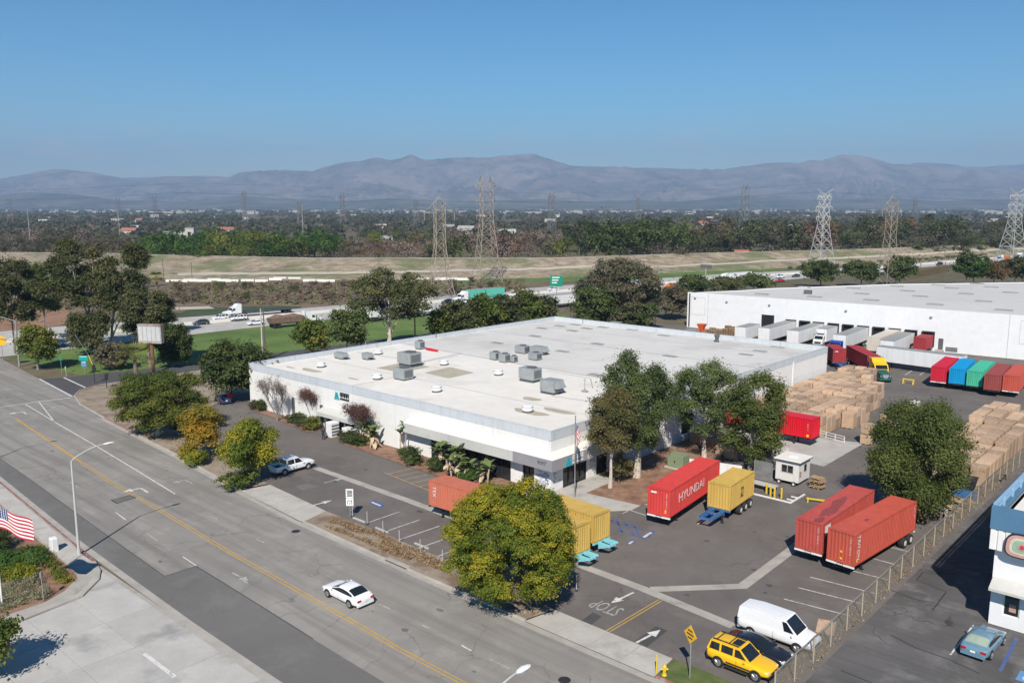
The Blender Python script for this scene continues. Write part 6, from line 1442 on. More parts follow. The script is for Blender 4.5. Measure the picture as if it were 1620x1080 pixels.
# --- street and yard trees, nearest first
tree('golden_tree', 'large round yellow-green tree on the kerb in front of the yellow containers', (838, 962), (706, 760, 914, 952), 'leaf_golden', 11, 150000, .078, .17, 'grey_bark', .18, 96, fork=5, shell=.76, per=40, lo=.125, hi=.19, depth=1.0, out_=.83, core=.70, var=.06)
tree('street_tree', 'round dense green tree at the left end of the verge with pale trunk', (249, 691), (178, 582, 316, 684), 'leaf_street', 12, 48000, .13, .32, 'pale_bark', .26, 34, flat=.8, lo=.18, hi=.30, out_=.74)
tree('street_tree', 'small orange-leaved tree by the green street sign', (330, 726), (286, 638, 352, 714), 'leaf_orange', 13, 14000, .12, .30, 'grey_bark', .11, 12)
tree('street_tree', 'yellow-green tree beside the white pickup', (386, 764), (346, 656, 434, 752), 'leaf_golden', 14, 24000, .125, .34, 'grey_bark', .13, 12, lo=.26, hi=.42)
tree('gum_tree', 'brownish gum tree with slim pale trunk at the warehouse corner', (965, 772), (929, 604, 1008, 732), 'leaf_euc_brown', 15, 26000, .11, .32, 'pale_bark', .20, 20, lo=.16, hi=.30, out_=.72, core=.40)
tree('gum_tree', 'tall full gum tree with thick white trunk beside the yard wall', (1007, 755), (950, 552, 1062, 732), 'leaf_euc', 16, 44000, .12, .36, 'pale_bark', .40, 26, lo=.16, hi=.30, out_=.74, core=.40)
tree('gum_tree', 'gum tree behind the lettered red container', (1114, 724), (1062, 566, 1164, 702), 'leaf_euc', 17, 30000, .12, .36, 'pale_bark', .28, 20, lo=.16, hi=.30, out_=.76, core=.36)
tree('gum_tree', 'gum tree in front of the bright red container', (1186, 742), (1146, 574, 1242, 752), 'leaf_pepper', 18, 34000, .12, .36, 'pale_bark', .24, 20, lo=.16, hi=.30, out_=.74, core=.38)
tree('pepper_tree', 'big drooping pepper tree behind the orange-red containers', (1462, 826), (1380, 616, 1528, 816), 'leaf_pepper', 19, 70000, .11, .34, 'bark', .34, 46, fork=2, droop=.4, lo=.12, hi=.28, out_=.76)
tree('young_tree', 'thin young tree between the two gum trunks at the warehouse', (978, 765), (968, 712, 996, 758), 'leaf_euc_brown', 20, 1800, .12, .25, 'bark', .06, 6)
tree('laurel_tree', 'dark dense tree against the left end of the warehouse', (366, 636), (322, 536, 418, 632), 'leaf_dark', 21, 15000, .24, .45, 'bark', .25, 13, tmode=.12)
# --- behind the warehouse, along the freeway lawn
tree('round_tree', 'round tree behind the left part of the warehouse roof', (492, 566), (466, 499, 518, 560), 'leaf_street', 22, 6000, .28, .45, 'bark', .2, 10)
tree('round_tree', 'round tree just left of the pale forked gum', (549, 566), (519, 484, 580, 552), 'leaf_dark', 23, 7000, .30, .5, 'bark', .2, 10, tmode=.18)
tree('gum_tree', 'gum tree with pale forked trunk standing on the freeway lawn', (617, 556), (552, 420, 682, 512), 'leaf_olive', 24, 16000, .27, .5, 'pale_bark', .36, 16, fork=1, lo=.16, hi=.30, out_=.76, core=.32, tmode=.12)
for i, (x, y0, x0, x1) in enumerate(((692, 492, 678, 712), (728, 470, 700, 760), (768, 462, 738, 800), (805, 463, 776, 836), (838, 458, 812, 866), (858, 466, 840, 880), (712, 500, 690, 736))):
    tree('round_tree', 'round olive-green tree in the clump behind the warehouse roof', (x, 545 - i*1.5), (x0, y0, x1, 536 - i), ('leaf_street', 'leaf_olive')[i % 2], 30 + i, 6000, .34, .55, 'bark', .2, 10, group='round trees behind the warehouse')
tree('broad_tree', 'large grey-brown tree rising behind the far roof corner', (985, 528), (918, 402, 1048, 520), 'leaf_greybrown', 40, 26000, .28, .55, 'bark', .4, 26, lo=.16, hi=.3, out_=.74)
tree('broad_tree', 'dark green tree at the left foot of the large grey-brown tree', (935, 532), (902, 448, 978, 522), 'leaf_dark', 41, 8000, .32, .55, 'bark', .25, 10, tmode=.1)
tree('broad_tree', 'dark green bush below the large grey-brown tree at the roof edge', (1000, 530), (960, 476, 1040, 526), 'leaf_dark', 42, 6000, .32, .55, 'bark', .2, 10)
for i, (x, y, b_, m_) in enumerate((((1062), 505, (1040, 452, 1090, 498), 'leaf_greybrown'), (1098, 470, (1072, 434, 1122, 464), 'leaf_dark'), (1148, 466, (1120, 440, 1178, 460), 'leaf_olive'), (1192, 462, (1164, 434, 1222, 456), 'leaf_dark'),
                                    (1298, 456, (1264, 408, 1330, 450), 'leaf_dark'), (1362, 454, (1336, 410, 1390, 448), 'leaf_dark'), (1422, 452, (1404, 402, 1446, 448), 'leaf_dark'))):
    tree('broad_tree', ('grey-brown bare-looking tree at the left wall of the dock warehouse', 'dark shrubby tree touching the dock warehouse corner', 'olive tree behind the left dock warehouse roof', 'dark tree behind the left dock warehouse roof, below the white truck', 'wide dark tree left of the pale lattice tower', 'dark tree left of the brown lattice tower', 'tall narrow dark tree right of the brown lattice tower')[i], (x, y), b_, m_, 50 + i, 6500, .42, .6, 'bark', .25, 11, tmode=.1)
for i, (x, b_, m_) in enumerate(((1540, (1518, 402, 1562, 446), 'leaf_bright'), (1572, (1552, 412, 1594, 446), 'leaf_rust'), (1605, (1584, 404, 1632, 446), 'leaf_olive'), (1528, (1512, 396, 1546, 444), 'leaf_dark'))):
    tree('broad_tree', ('light green shrubby tree at the far right roof edge', 'rust-brown shrubby tree at the far right roof edge', 'olive tree at the right frame edge above the roof', 'dark slim tree left of the light green one at far right')[i], (x, 452), b_, m_, 60 + i, 5000, .40, .6, 'bark', .2, 10)
# --- left grove
for i, a in enumerate(((146, 556, (84, 378, 190, 500), 'leaf_olive', 'tallest gum tree of the left grove', 24000), (178, 558, (148, 420, 226, 500), 'leaf_olive', 'gum tree with bright bare trunk in the left grove', 14000), (238, 578, (190, 454, 278, 548), 'leaf_olive', 'spreading gum tree above the billboard', 18000),
                       (274, 580, (250, 508, 302, 576), 'leaf_dark', 'dark bushy tree right of the billboard', 8000), (24, 560, (-30, 396, 62, 520), 'leaf_olive', 'gum tree cut by the left frame edge', 15000), (72, 540, (44, 414, 100, 500), 'leaf_dark', 'darker gum tree second from the left edge', 9000),
                       (60, 584, (33, 512, 88, 572), 'leaf_street', 'small round-headed tree on the corner verge', 5000), (150, 562, (104, 490, 170, 556), 'leaf_olive', 'low gum boughs at the foot of the left grove', 8000), (222, 540, (196, 384, 232, 430), 'leaf_olive', 'thin crown tuft standing out of the left grove', 3500), (180, 584, (158, 540, 200, 582), 'leaf_greybrown', 'grey scrub tree behind the street signs', 3500))):
    x, y, b_, m_, lab, n_ = a
    tree('gum_tree', lab, (x, y), b_, m_, 70 + i, int(n_*1.5), .25, .55, 'pale_bark' if i in (0, 1) else 'grey_bark', .34 if i < 3 else .2, 18, tmode=.12, lo=.14, hi=.27, fork=1 if i in (0, 1) else 0, depth=.8, out_=.78, shell=.4, core=.34)
# --- left bottom corner tree, only its edge in the picture
tree('street_tree', 'leafy tree whose edge enters at the lower left corner', (-34, 1080), (-84, 984, 13, 1052), 'leaf_street', 85, 7000, .16, .32, 'bark', .15, 10)
# --- bare winter trees along the front wall
def bare_tree(label, base, box, seed, bark, leaf=None, n=0):
    b = G(*base) - V*.9; rs = np.random.RandomState(seed); Y = b.y; x0, y0, x1, y1 = box
    rx = (at(x1, y1, Y).x - at(x0, y1, Y).x)/2; zt = at(x0, y0, Y).z; zb = at(x0, y1, Y).z
    t = thing('bare_tree', label, 'tree', b, 0, 'winter trees along the front wall'); mb = MB(); tips = []
    def grow(p, d, L, r, dep):
        e = p + d*L; mb.tube(p, e, r, r*.68, 5 if dep < 2 else 3, False)
        if dep == 6: tips.append(e); return
        for k in range(3 if dep < 3 else 2):
            q = Vector(rs.normal(0, .42, 3)); q.z = abs(q.z)*.35; q = q - V*(.45*q.dot(V) + (.25 if (e - V*0).dot(V) > .3 else 0)); nd = (d + q + Vector((0, 0, .12))).normalized(); grow(e, nd, L*rs.uniform(.62, .84), r*.64, dep+1)
    cx = at((x0+x1)/2, y1, Y).x - b.x; H_ = zt
    for k in range(3): grow(Vector((0, 0, -.05)), Vector((cx*.1 + (k-1)*.24, rs.uniform(-.2, .2), 1)).normalized(), H_*.25, .11, 0)
    obj('branches', mb, MAT[bark], t)
    if leaf:
        T = np.array([tuple(x) for x in tips]); idx = rs.choice(len(T), n); C = T[idx]*np.array([1, 1, 1.0]) + rs.normal(0, .22, (n, 3)); C[:, 2] -= np.abs(rs.normal(0, .5, n))
        link('leaves', leafmesh('leaves', C, np.tile([0, -.3, .5], (n, 1)), .07*rs.uniform(.7, 1.4, n), rs, rs.rand(n), .5), MAT[leaf], t)
leafmat('leaf_plum', (.075, .035, .032), (.125, .065, .052), (.19, .105, .075), .15)
M('bare_bark', (.24, .20, .175), .9, .2, 2); M('red_bark', (.13, .075, .06), .9, .2, 2)
bare_tree('leafless grey tree, leftmost along the front wall', (447, 664), (422, 586, 456, 662), 91, 'bare_bark', 'leaf_bare', 2500)
bare_tree('winter tree with reddish twigs left of the dock canopy', (502, 668), (477, 602, 522, 664), 92, 'red_bark', 'leaf_plum', 7000)
bare_tree('winter tree with dark red leaves right of the dock canopy', (580, 700), (556, 626, 606, 695), 93, 'red_bark', 'leaf_plum', 9000)

# --- shrubs, hedges
def shrub(name, label, base, w, h, mat, seed, n=1500, leaf=.09, cat='shrub', group=None, d=None, xy=None, z=.1):
    b = xy if xy is not None else G(*base); rs = np.random.RandomState(seed); d = d or w
    L = lobed(rs, (0, 0, h*.48), (w/2, d/2, h*.5), 7, .42, .6)
    t = thing(name, label, cat, (b.x, b.y, z), 0, group)
    link('foliage', crown('foliage', rs, L, n, leaf, .16, 20, .6), MAT[mat], t)
    mb = MB()
    for k in range(4): mb.tube((0, 0, -.1), tuple(L[1+k][0]), .035, .012, 4, False)
    obj('stems', mb, MAT['bark'], t); return t
for i, (u, v, w, h, m_, lab) in enumerate(((-58.6, -.9, 1.6, 1.3, 'leaf_greybrown', 'low grey shrub at the left end of the front wall'), (-56.6, -.9, 1.0, 1.8, 'leaf_dark', 'small upright shrub near the left end of the front wall'), (-46.6, -1.5, 2.4, 1.3, 'leaf_dark', 'clipped dark shrub right of the leafless grey tree'), (-44.4, -1.7, 2.6, 1.4, 'leaf_olive', 'clipped olive shrub below the reddish winter tree'),
      (-42.3, -1.9, 1.9, 1.2, 'leaf_rust', 'brownish low shrub left of the dock bay'), (-41.4, -2.0, 2.4, 1.9, 'leaf_street', 'bright green shrub at the left of the dock bay'), (-33.0, -2.4, 2.4, 1.5, 'leaf_olive', 'rounded shrub right of the dock bay'), (-30.6, -2.6, 2.4, 1.2, 'leaf_dark', 'low dark shrub under the dry fan leaves'),
      (-20.4, -3.0, 2.3, 2.0, 'leaf_dark', 'left one of the two round clipped shrubs before the windows'), (-18.6, -3.4, 2.2, 1.9, 'leaf_dark', 'right one of the two round clipped shrubs before the windows'), (-15.0, -3.4, 2.0, 1.6, 'leaf_dark', 'clipped shrub behind the orange container corner'), (-9.5, -3.2, 2.4, 1.4, 'leaf_hedge', 'green shrub under the window planting'))):
    shrub('shrub', lab, None, w, h, m_, 100 + i, 2000, .10, xy=S(u, v))
for i, (px, py, w, h, m_, lab) in enumerate(((375, 772, 4.2, 1.6, 'leaf_street', 'low green bush at the foot of the yellow-green tree'), (312, 736, 2.6, 1.8, 'leaf_golden', 'yellowish bush under the green street sign'), (295, 724, 2.2, 1.5, 'leaf_orange', 'orange bush at the foot of the small orange tree'))):
    shrub('shrub', lab, (px, py), w, h, m_, 120 + i, 3000, .12)
HB = 'planting at the near left corner'
shrub('hedge', 'bright green clipped hedge below the flag at lower left', None, 4.5, 1.3, 'leaf_hedge', 130, 9000, .09, 'hedge', xy=S(-22.5, -46.2), d=3.2)
shrub('hedge', 'dark hedge at the left edge under the flag', None, 5.0, 2.0, 'leaf_dark', 131, 9000, .10, 'hedge', xy=S(-27.5, -47.0), d=4.0)
shrub('shrub', 'yellow-green low shrub row beside the clipped hedge', None, 3.6, .8, 'leaf_golden', 132, 5000, .08, xy=S(-19.6, -46.8), d=2.4)
rs_ = random.Random(3)
for i in range(16):
    shrub('sage_plant', 'pale grey-green sage clump in the corner bed', None, rs_.uniform(.7, 1.1), rs_.uniform(.4, .6), 'leaf_sage', 140 + i, 420, .06, 'plant', 'sage clumps in the corner bed', xy=S(-17.6 + 1.15*(i % 4) + rs_.uniform(-.3, .3), -46.3 - 1.0*(i//4) + rs_.uniform(-.3, .3)))
for i in range(7):
    shrub('shrub', 'low green shrub along the edge of the corner bed', None, 1.0, .5, ('leaf_golden', 'leaf_street')[i % 2], 170 + i, 600, .06, 'shrub', 'low shrubs edging the corner bed', xy=S(-24 + i*1.4, -43.6 - .15*i))
# dry weeds on the verge: uncountable
rs = np.random.RandomState(77); Cs = []
for (ua, ub, va, vb, n_) in ((-10.5, 2.2, -22.6, -20.4, 5200), (2.5, 6.0, -22.0, -20.4, 1700), (-58, -30, -19.2, -17.2, 1500), (9, 17, -22.8, -20.6, 500)):
    k = rs.rand(n_, 2); cl = rs.rand(30, 2)[rs.randint(0, 30, n_)]; k = np.clip(cl + rs.normal(0, .06, (n_, 2)), 0, 1); u_ = ua + (ub-ua)*k[:, 0]; v_ = va + (vb-va)*k[:, 1]
    for a, b in zip(u_, v_): p = S(a, b); Cs.append((p.x, p.y, .12 + abs(rs.normal(0, .16))))
Cs = np.array(Cs); nn = len(Cs)
tag(link('dry_weeds', leafmesh('dry_weeds', Cs, np.tile([0, -.4, .3], (nn, 1)), .13*rs.uniform(.5, 1.5, nn), rs, rs.rand(nn), .16), MAT['leaf_dry']), 'dry brown weeds along the verge by the parking bays', 'weeds', kind='stuff')
# weeds and leaf litter along the fence foot
Cs = []
for k in range(2600): p = S(35.3 + rs.normal(0, .35), rs.uniform(-18, 46)); Cs.append((p.x, p.y, .03 + abs(rs.normal(0, .09))))
Cs = np.array(Cs); nn = len(Cs)
tag(link('fence_weeds', leafmesh('fence_weeds', Cs, np.tile([0, -.2, .6], (nn, 1)), .10*rs.uniform(.5, 1.5, nn), rs, rs.rand(nn), .3), MAT['leaf_dry']), 'dry litter and weeds along the chain-link fence foot', 'weeds', kind='stuff')

# --- fan-leaved plants (bird of paradise) and a fan palm: every big leaf is a piece
def blade(L, w, mb, base, d, droop, rs, segs=5):
    d = Vector(d).normalized(); side = d.cross(Vector((0, 0, 1))); side = side.normalized() if side.length > .05 else Vector((1, 0, 0)); p = Vector(base); rows = []
    for i in range(segs + 1):
        t = i/segs; ww = w*(.25 + 1.0*math.sin(math.pi*min(1, .08 + t*.92))**.7)*(1 if i < segs else .05)
        rows.append((p - side*ww/2 + Vector((0, 0, .10*ww)), p.copy(), p + side*ww/2 + Vector((0, 0, .10*ww)))); p = p + d*(L/segs); d = (d + Vector((0, 0, -droop/segs))).normalized()
    for a, b in zip(rows[:-1], rows[1:]): mb.quad(a[0], a[1], b[1], b[0]); mb.quad(a[1], a[2], b[2], b[1])
def bird_plant(label, loc, stems, h, seed, dry=.4):
    rs = np.random.RandomState(seed); t = thing('fan_leaf_plant', label, 'plant', loc, 0, 'fan-leaved plants along the front wall'); tk = MB()
    for s in range(stems):
        a = rs.uniform(0, 2*math.pi); r0 = rs.uniform(0, .9); b = Vector((r0*math.cos(a), r0*math.sin(a)*.5, 0)); hh = h*rs.uniform(.45, .85); tp_ = b + Vector((rs.normal(0, .2), rs.normal(0, .15), hh)); tk.tube(b, tp_, .10, .07, 6)
        for k in range(7):
            an = rs.uniform(0, 2*math.pi); isdry = rs.rand() < dry and k > 2; up = rs.uniform(.5, 1.5) if not isdry else rs.uniform(-.5, .3); mb = MB()
            blade(rs.uniform(.9, 1.5), rs.uniform(.32, .5), mb, tp_ - Vector((0, 0, .5 if isdry else 0)), (math.cos(an), math.sin(an), up), .9 if not isdry else 1.3, rs); obj('leaf', mb, MAT['banana_dry' if isdry else 'banana_green'], t)
    obj('stems', tk, MAT['banana_dry'], t)
M('banana_green', (.075, .12, .03), .5, .3, 1.5, col2=(.15, .19, .06), rnd=.2); M('banana_dry', (.42, .31, .19), .8, .25, 1.5, col2=(.55, .44, .31), rnd=.2)
bird_plant('tall fan-leaved plants right of the dark red winter tree', S(-30.4, -1.7, .08), 5, 3.6, 201, .25)
bird_plant('mass of dry fan leaves right of the dark red winter tree', S(-28.2, -2.2, .08), 6, 2.6, 202, .8)
bird_plant('single slim fan-leaved plant at the left end of the big canopy', S(-23.6, -1.4, .08), 2, 4.2, 203, .45)
bird_plant('green fan-leaved plants before the windows', S(-12.8, -2.4, .08), 6, 3.2, 204, .15)
bird_plant('dry fan-leaved plants in front of the windows by the orange container', S(-11.2, -3.2, .08), 7, 2.4, 205, .85)
bird_plant('broad green fan-leaved plants left of the window middle', S(-15.2, -2.2, .08), 5, 3.0, 207, .35)
bird_plant('pale dry fan leaves between the green ones at the windows', S(-9.6, -3.0, .08), 6, 2.2, 208, .8)
bird_plant('fan-leaved plants near the right end of the window planting', S(-7.4, -2.6, .08), 4, 2.6, 206, .3)
def palm(label, base, h, r, seed):
    rs = np.random.RandomState(seed); b = G(*base); t = thing('fan_palm', label, 'palm', b); obj('trunk', MB().tube((0, 0, -.1), (0, 0, h), .42, .30, 9), MAT['bark'], t)
    for k in range(30):
        an = k*2.4; up = -.7 + 1.9*rs.rand(); d = Vector((math.cos(an), math.sin(an), up)).normalized(); mb = MB(); c = Vector((0, 0, h)) + d*r*.45; mb.tube((0, 0, h), c, .03, .02, 4)
        sd = d.cross(Vector((0, 0, 1))).normalized(); n_ = sd.cross(d)
        for j in range(9):
            a2 = -1.1 + 2.2*j/8; e = (d*math.cos(a2) + sd*math.sin(a2)).normalized(); w_ = sd*math.cos(a2) - d*math.sin(a2); mb.poly([c, c + e*r*.3 + w_*.09, c + e*r*.58 - n_*r*.12*0 - Vector((0, 0, r*.1)), c + e*r*.3 - w_*.09])
        obj('frond', mb, MAT['palm_green'], t)
M('palm_green', (.13, .14, .02), .6, .3, 1.0, col2=(.24, .23, .05), rnd=.25)
palm('yellowish fan palm beside the billboard post', (216, 604), 4.6, 3.8, 211); palm('thin tall fan palm above the billboard against the levee', (250, 482), 9.0, 2.6, 212)

# ------------------------------------------------------------------ trees beyond the levee: shared shapes, each tree its own thing
def unit_tree(kind, seed):
    rs = np.random.RandomState(seed); p = Proto()
    if kind == 'round': r, c, n = (.46, .46, .40), (0, 0, .58), 900
    elif kind == 'tall': r, c, n = (.26, .26, .46), (0, 0, .54), 850
    elif kind == 'broad': r, c, n = (.68, .60, .38), (0, 0, .55), 1000
    else: r, c, n = (.50, .50, .42), (0, 0, .56), 700
    L = lobed(rs, c, r, 9, .32, .52); sp = kind == 'bare'
    p.add('crown', crown('crown', rs, L, n, .042 if not sp else .035, .075, 16, .45 if not sp else .2), 'LEAF')
    p.add('trunk', limbs((0, 0, -.02), (0, 0, .6), L, .028, rs, 5, n=5), 'bark'); return p
UT = {k: [unit_tree(k, 300 + 10*i + j) for j in range(3)] for i, k in enumerate(('round', 'tall', 'broad', 'bare'))}
rt = random.Random(12)
def far_tree(px, d, h, kind, mat, label, group, z=0.0):
    x = (px - 810)/F_PX*d; t = UT[kind][rt.randrange(3)].spawn({'round': 'round_tree', 'tall': 'tall_tree', 'broad': 'broad_tree', 'bare': 'bare_tree'}[kind], label, 'tree', (x, d, z), rt.uniform(0, 6.28), group, {'LEAF': mat}, h); return t
zones = [  # x range, distance range, count, heights, kinds, leaf, label, group
 (-60, 200, 445, 700, 34, (9, 15), ('bare', 'broad', 'round'), ('leaf_bare', 'leaf_greybrown', 'leaf_far'), 'brown leafless tree in the scrub beyond the levee at far left', 'brown trees beyond the levee at left'),
 (225, 350, 440, 560, 14, (9, 18), ('round', 'broad'), ('leaf_dark', 'leaf_bright'), 'dark green tree at the left of the bright grove beyond the levee', 'left part of the bright grove'),
 (330, 525, 435, 560, 26, (9, 19), ('round', 'broad'), ('leaf_bright', 'leaf_bright', 'leaf_street'), 'bright green tree in the grove beyond the levee', 'bright green grove'),
 (440, 720, 450, 640, 30, (7, 12), ('bare', 'broad'), ('leaf_redtwig', 'leaf_bare', 'leaf_greybrown', 'leaf_rust'), 'reddish leafless scrub tree beyond the levee left of the towers', 'reddish scrub beyond the levee'),
 (560, 700, 560, 760, 8, (9, 13), ('round',), ('leaf_dark', 'leaf_street'), 'dark green tree beyond the reddish scrub left of the towers', 'green trees left of the towers'),
 (720, 880, 450, 680, 26, (10, 17), ('bare', 'tall'), ('leaf_bare', 'leaf_greybrown', 'leaf_redtwig'), 'tall leafless tree beyond the levee right of the tall tower', 'leafless trees beyond the tower'),
 (905, 1085, 460, 620, 18, (17, 26), ('tall', 'round', 'broad'), ('leaf_dark', 'leaf_mid'), 'dark evergreen beyond the levee behind the grey-brown tree', 'dark evergreens at mid distance'),
 (960, 1120, 450, 560, 10, (7, 12), ('bare',), ('leaf_greybrown', 'leaf_bare'), 'greyish bare tree beyond the levee right of the dark evergreens', 'grey trees right of the evergreens'),
 (1085, 1300, 480, 680, 38, (9, 23), ('round', 'broad', 'tall'), ('leaf_mid', 'leaf_far', 'leaf_mid', 'leaf_redtwig'), 'dark tree in the long belt left of the pale tower', 'dark tree belt left of the pale tower'),
 (1300, 1680, 520, 820, 58, (10, 24), ('round', 'broad', 'tall'), ('leaf_mid', 'leaf_far', 'leaf_mid', 'leaf_rust', 'leaf_mid', 'leaf_greybrown'), 'dark tree in the long belt right of the pale tower', 'dark tree belt right of the pale tower')]
for x0, x1, d0, d1, n_, hh, kinds, leaves_, lab, grp in zones:
    for k in range(n_): far_tree(x0 + (x1-x0)*(k + rt.random())/n_, rt.uniform(d0, d1), rt.uniform(*hh), rt.choice(kinds), rt.choice(leaves_), lab, grp)
far_tree(887, 455, 15, 'round', 'leaf_street', 'round green tree standing alone right of the tall brown tower', None); far_tree(887, 425, 7.5, 'broad', 'leaf_rust', 'yellow-brown bush in front of the lone round tree', None)
far_tree(684, 430, 12, 'tall', 'leaf_dark', 'dark narrow tree directly behind the left brown tower', None); far_tree(718, 432, 17, 'round', 'leaf_dark', 'dark tree between the two brown towers', None)
far_tree(940, 470, 22, 'tall', 'leaf_dark', 'tallest dark evergreen beyond the levee, left one', None); far_tree(962, 480, 17, 'tall', 'leaf_dark', 'dark evergreen right beside the tallest one', None)
# scrub on the near side of the levee
for k in range(46):
    px = rt.uniform(275, 560); py = rt.uniform(452, 478); g = G(px, py); far_tree(px, g.y, rt.uniform(1.6, 3.6), rt.choice(('broad', 'round')), rt.choice(('leaf_greybrown', 'leaf_redtwig', 'leaf_bare', 'leaf_olive', 'leaf_street')), 'low scrub bush between the freeway and the levee', 'scrub bushes below the levee')
for k in range(26):
    px = rt.uniform(590, 800); py = rt.uniform(446, 462); g = G(px, py); far_tree(px, g.y, rt.uniform(1.2, 3.0), 'broad', rt.choice(('leaf_olive', 'leaf_bare', 'leaf_greybrown')), 'low scrub bush at the tower feet', 'scrub bushes at the tower feet')
for k in range(30):
    px = 1190 + 10.5*k; g, h = fway(330 + 6.5*k, 1.06); t = UT['broad'][k % 3].spawn('median_bush', 'dark bush in the strip along the far side of the freeway', 'bush', (g.x, g.y, 0), k, 'bushes along the freeway', {'LEAF': 'leaf_dark'}, rt.uniform(2.0, 3.2))
# far-off woods and town greenery: nobody could count it
rs = np.random.RandomState(5); N_ = 15000
d = 640*np.exp(rs.rand(N_)*math.log(11)); az = rs.uniform(-.85, .85, N_); keep = vnoise(az*26 + 60, np.log(d)*9, 71) > .34; d, az = d[keep], az[keep]; X, Y = az*d, d
sz = rs.uniform(5, 9, len(d))*(1 + d/6500); K = 14; C = []
cen = np.stack([X, Y, sz*.42], 1); idx = np.repeat(np.arange(len(d)), K); off = sph(rs, len(idx))*np.array([.62, .62, .42])*rs.uniform(.5, 1, len(idx))[:, None]
C = cen[idx] + off*sz[idx][:, None]; C[:, 2] = np.maximum(C[:, 2], .2)
tag(link('far_woods', leafmesh('far_woods', C, off + np.array([0, -.2, .4]), sz[idx]*rs.uniform(.20, .36, len(idx)), rs, np.clip(rs.rand(len(d))[idx]*.8 + rs.normal(0, .12, len(idx)), 0, 1), .8), MAT['leaf_far']), 'far-off woods and town trees reaching to the hills', 'woods', kind='stuff')

# dense brush by the river and behind the levee: nobody could count it
rs = np.random.RandomState(9); C = []; T = []
def brush(n, x0, x1, y0, y1, h, t0, t1, far=False):
    cl = rs.rand(n//30 + 1, 3); k = rs.randint(0, len(cl), n)
    for i in range(n):
        a, b, c = cl[k[i]]; px = x0 + (x1-x0)*np.clip(a + rs.normal(0, .012), 0, 1)
        if far: d = y0 + (y1-y0)*b; q = Vector(((px - 810)/F_PX*d, d + rs.normal(0, 3), 0))
        else: q = G(px, y0 + (y1-y0)*np.clip(b + rs.normal(0, .03), 0, 1))
        C.append((q.x, q.y, abs(rs.normal(0, h*(.4 + .8*c))))); T.append(t0 + (t1-t0)*c + rs.normal(0, .08))
brush(8000, 268, 570, 447, 482, .34, .0, .95); brush(4500, 570, 830, 444, 464, .45, .1, 1.0); brush(9000, -60, 760, 430, 620, 3.2, .0, .6, True); brush(6000, 740, 1640, 470, 640, 2.6, .2, .9, True); brush(1500, 0, 120, 470, 490, .8, .2, .8)
C = np.array(C); nn = len(C)
tag(link('brush', leafmesh('brush', C, np.tile([0, -.3, .5], (nn, 1)), .5*rs.uniform(.4, 1.6, nn), rs, np.array(T), .6), MAT['leaf_brush']), 'dense brown and green brush below and beyond the levee', 'brush', kind='stuff')
# ------------------------------------------------------------------ cartons in the yard
def carton_proto(w, d, h):
    p = Proto(); p.add('box', MB().cbox(0, 0, .14, w, d, h, .02), 'cardboard')
    p.add('tape', MB().box(w*.47, -.004, .2, w*.53, -.001, h - .05).box(w*.47, .02, h + .001, w*.53, d - .02, h + .004), 'cardboard_tape')
    pl = MB()
    for k in range(3): pl.box(0, d*k/3 + .02, .10, w, d*k/3 + d*.26, .139); 
    for k in range(3): pl.box(w*k/2*.9, 0, 0, w*k/2*.9 + .1, d, .099)
    p.add('pallet', pl, 'pallet_wood'); return p
CP_ = [carton_proto(1.55, 1.5, 1.35), carton_proto(1.7, 1.5, 1.5), carton_proto(1.55, 1.5, 2.75), carton_proto(1.6, 1.5, 2.3), carton_proto(1.6, 1.5, 1.05)]
CH = [1.35, 1.5, 2.75, 2.3, 1.05]
rk = random.Random(21)
def put(k, u, v, z, lab, grp): CP_[k].spawn('carton', lab, 'carton', S(u, v, z + .014), ROT + rk.uniform(-.05, .05), grp)
ZN = ('front rows of the big pile near the bright red container', 'middle rows of the big pile beside the warehouse', 'rear rows of the big pile near the yellow truck')
front = {}
nrow = 25
for j in range(nrow):
    v = 42.2 + j*1.66; L1 = 'brown carton in the ' + ZN[min(2, j//9)]; G1 = ZN[min(2, j//9)]
    umax = 13.5 if j < 4 else 15.4 if j < 8 else 14.5 if j < 14 else 12.0 if j < 18 else 9.5 if j < 22 else 6.5
    n_ = int((umax - .8)/1.75)
    for i in range(n_):
        u = .8 + i*1.75
        if j < 3 and i < 2: continue
        edge = (i >= n_ - 1) or j < 2
        if edge and rk.random() < .75: put(0, u, v, 0, L1, G1); put(0, u + rk.uniform(-.04, .04), v, 1.36, 'brown carton stacked on another at the edge of the big pile', 'upper cartons at the pile edge')
        elif rk.random() > .05: put(2 if not edge and rk.random() < .86 else 3, u + rk.uniform(-.05, .05), v + rk.uniform(-.04, .04), 0, L1, G1)
for (u, v) in ((18.0, 42.3), ): put(0, u, v, 0, 'lower carton of the lone stack standing apart on the asphalt', None); put(0, u, v, 1.36, 'upper carton of the lone stack standing apart on the asphalt', None)
for k, (u, v) in enumerate(((16.4, 54.4), (16.6, 56.4))): put(1, u, v, 0, 'carton at the outer right corner of the big pile', 'outer cartons'); 
for k, (u, v) in enumerate(((18.6, 53.6), (17.2, 64.6), (18.4, 55.4))):
    p = Proto(); p.add('pallet', MB().box(0, 0, 0, 1.3, 1.2, .14), 'pallet_wood'); p.add('wrapped_goods', MB().cbox(.05, .05, .142, 1.25, 1.15, 2.1 - .25*k, .05), 'plastic_wrap')
    for q in range(4): p.add('layer_band', MB().box(.045, .04, .5 + q*.4, 1.255, 1.16, .53 + q*.4), 'cardboard_tape')
    p.spawn('wrapped_pallet', 'white wrapped pallet load at the right edge of the carton pile', 'pallet', S(u, v, .014), ROT, 'white wrapped pallets')
L2, G2 = 'flat brown carton load in the stacks along the fence', 'carton stacks along the fence'
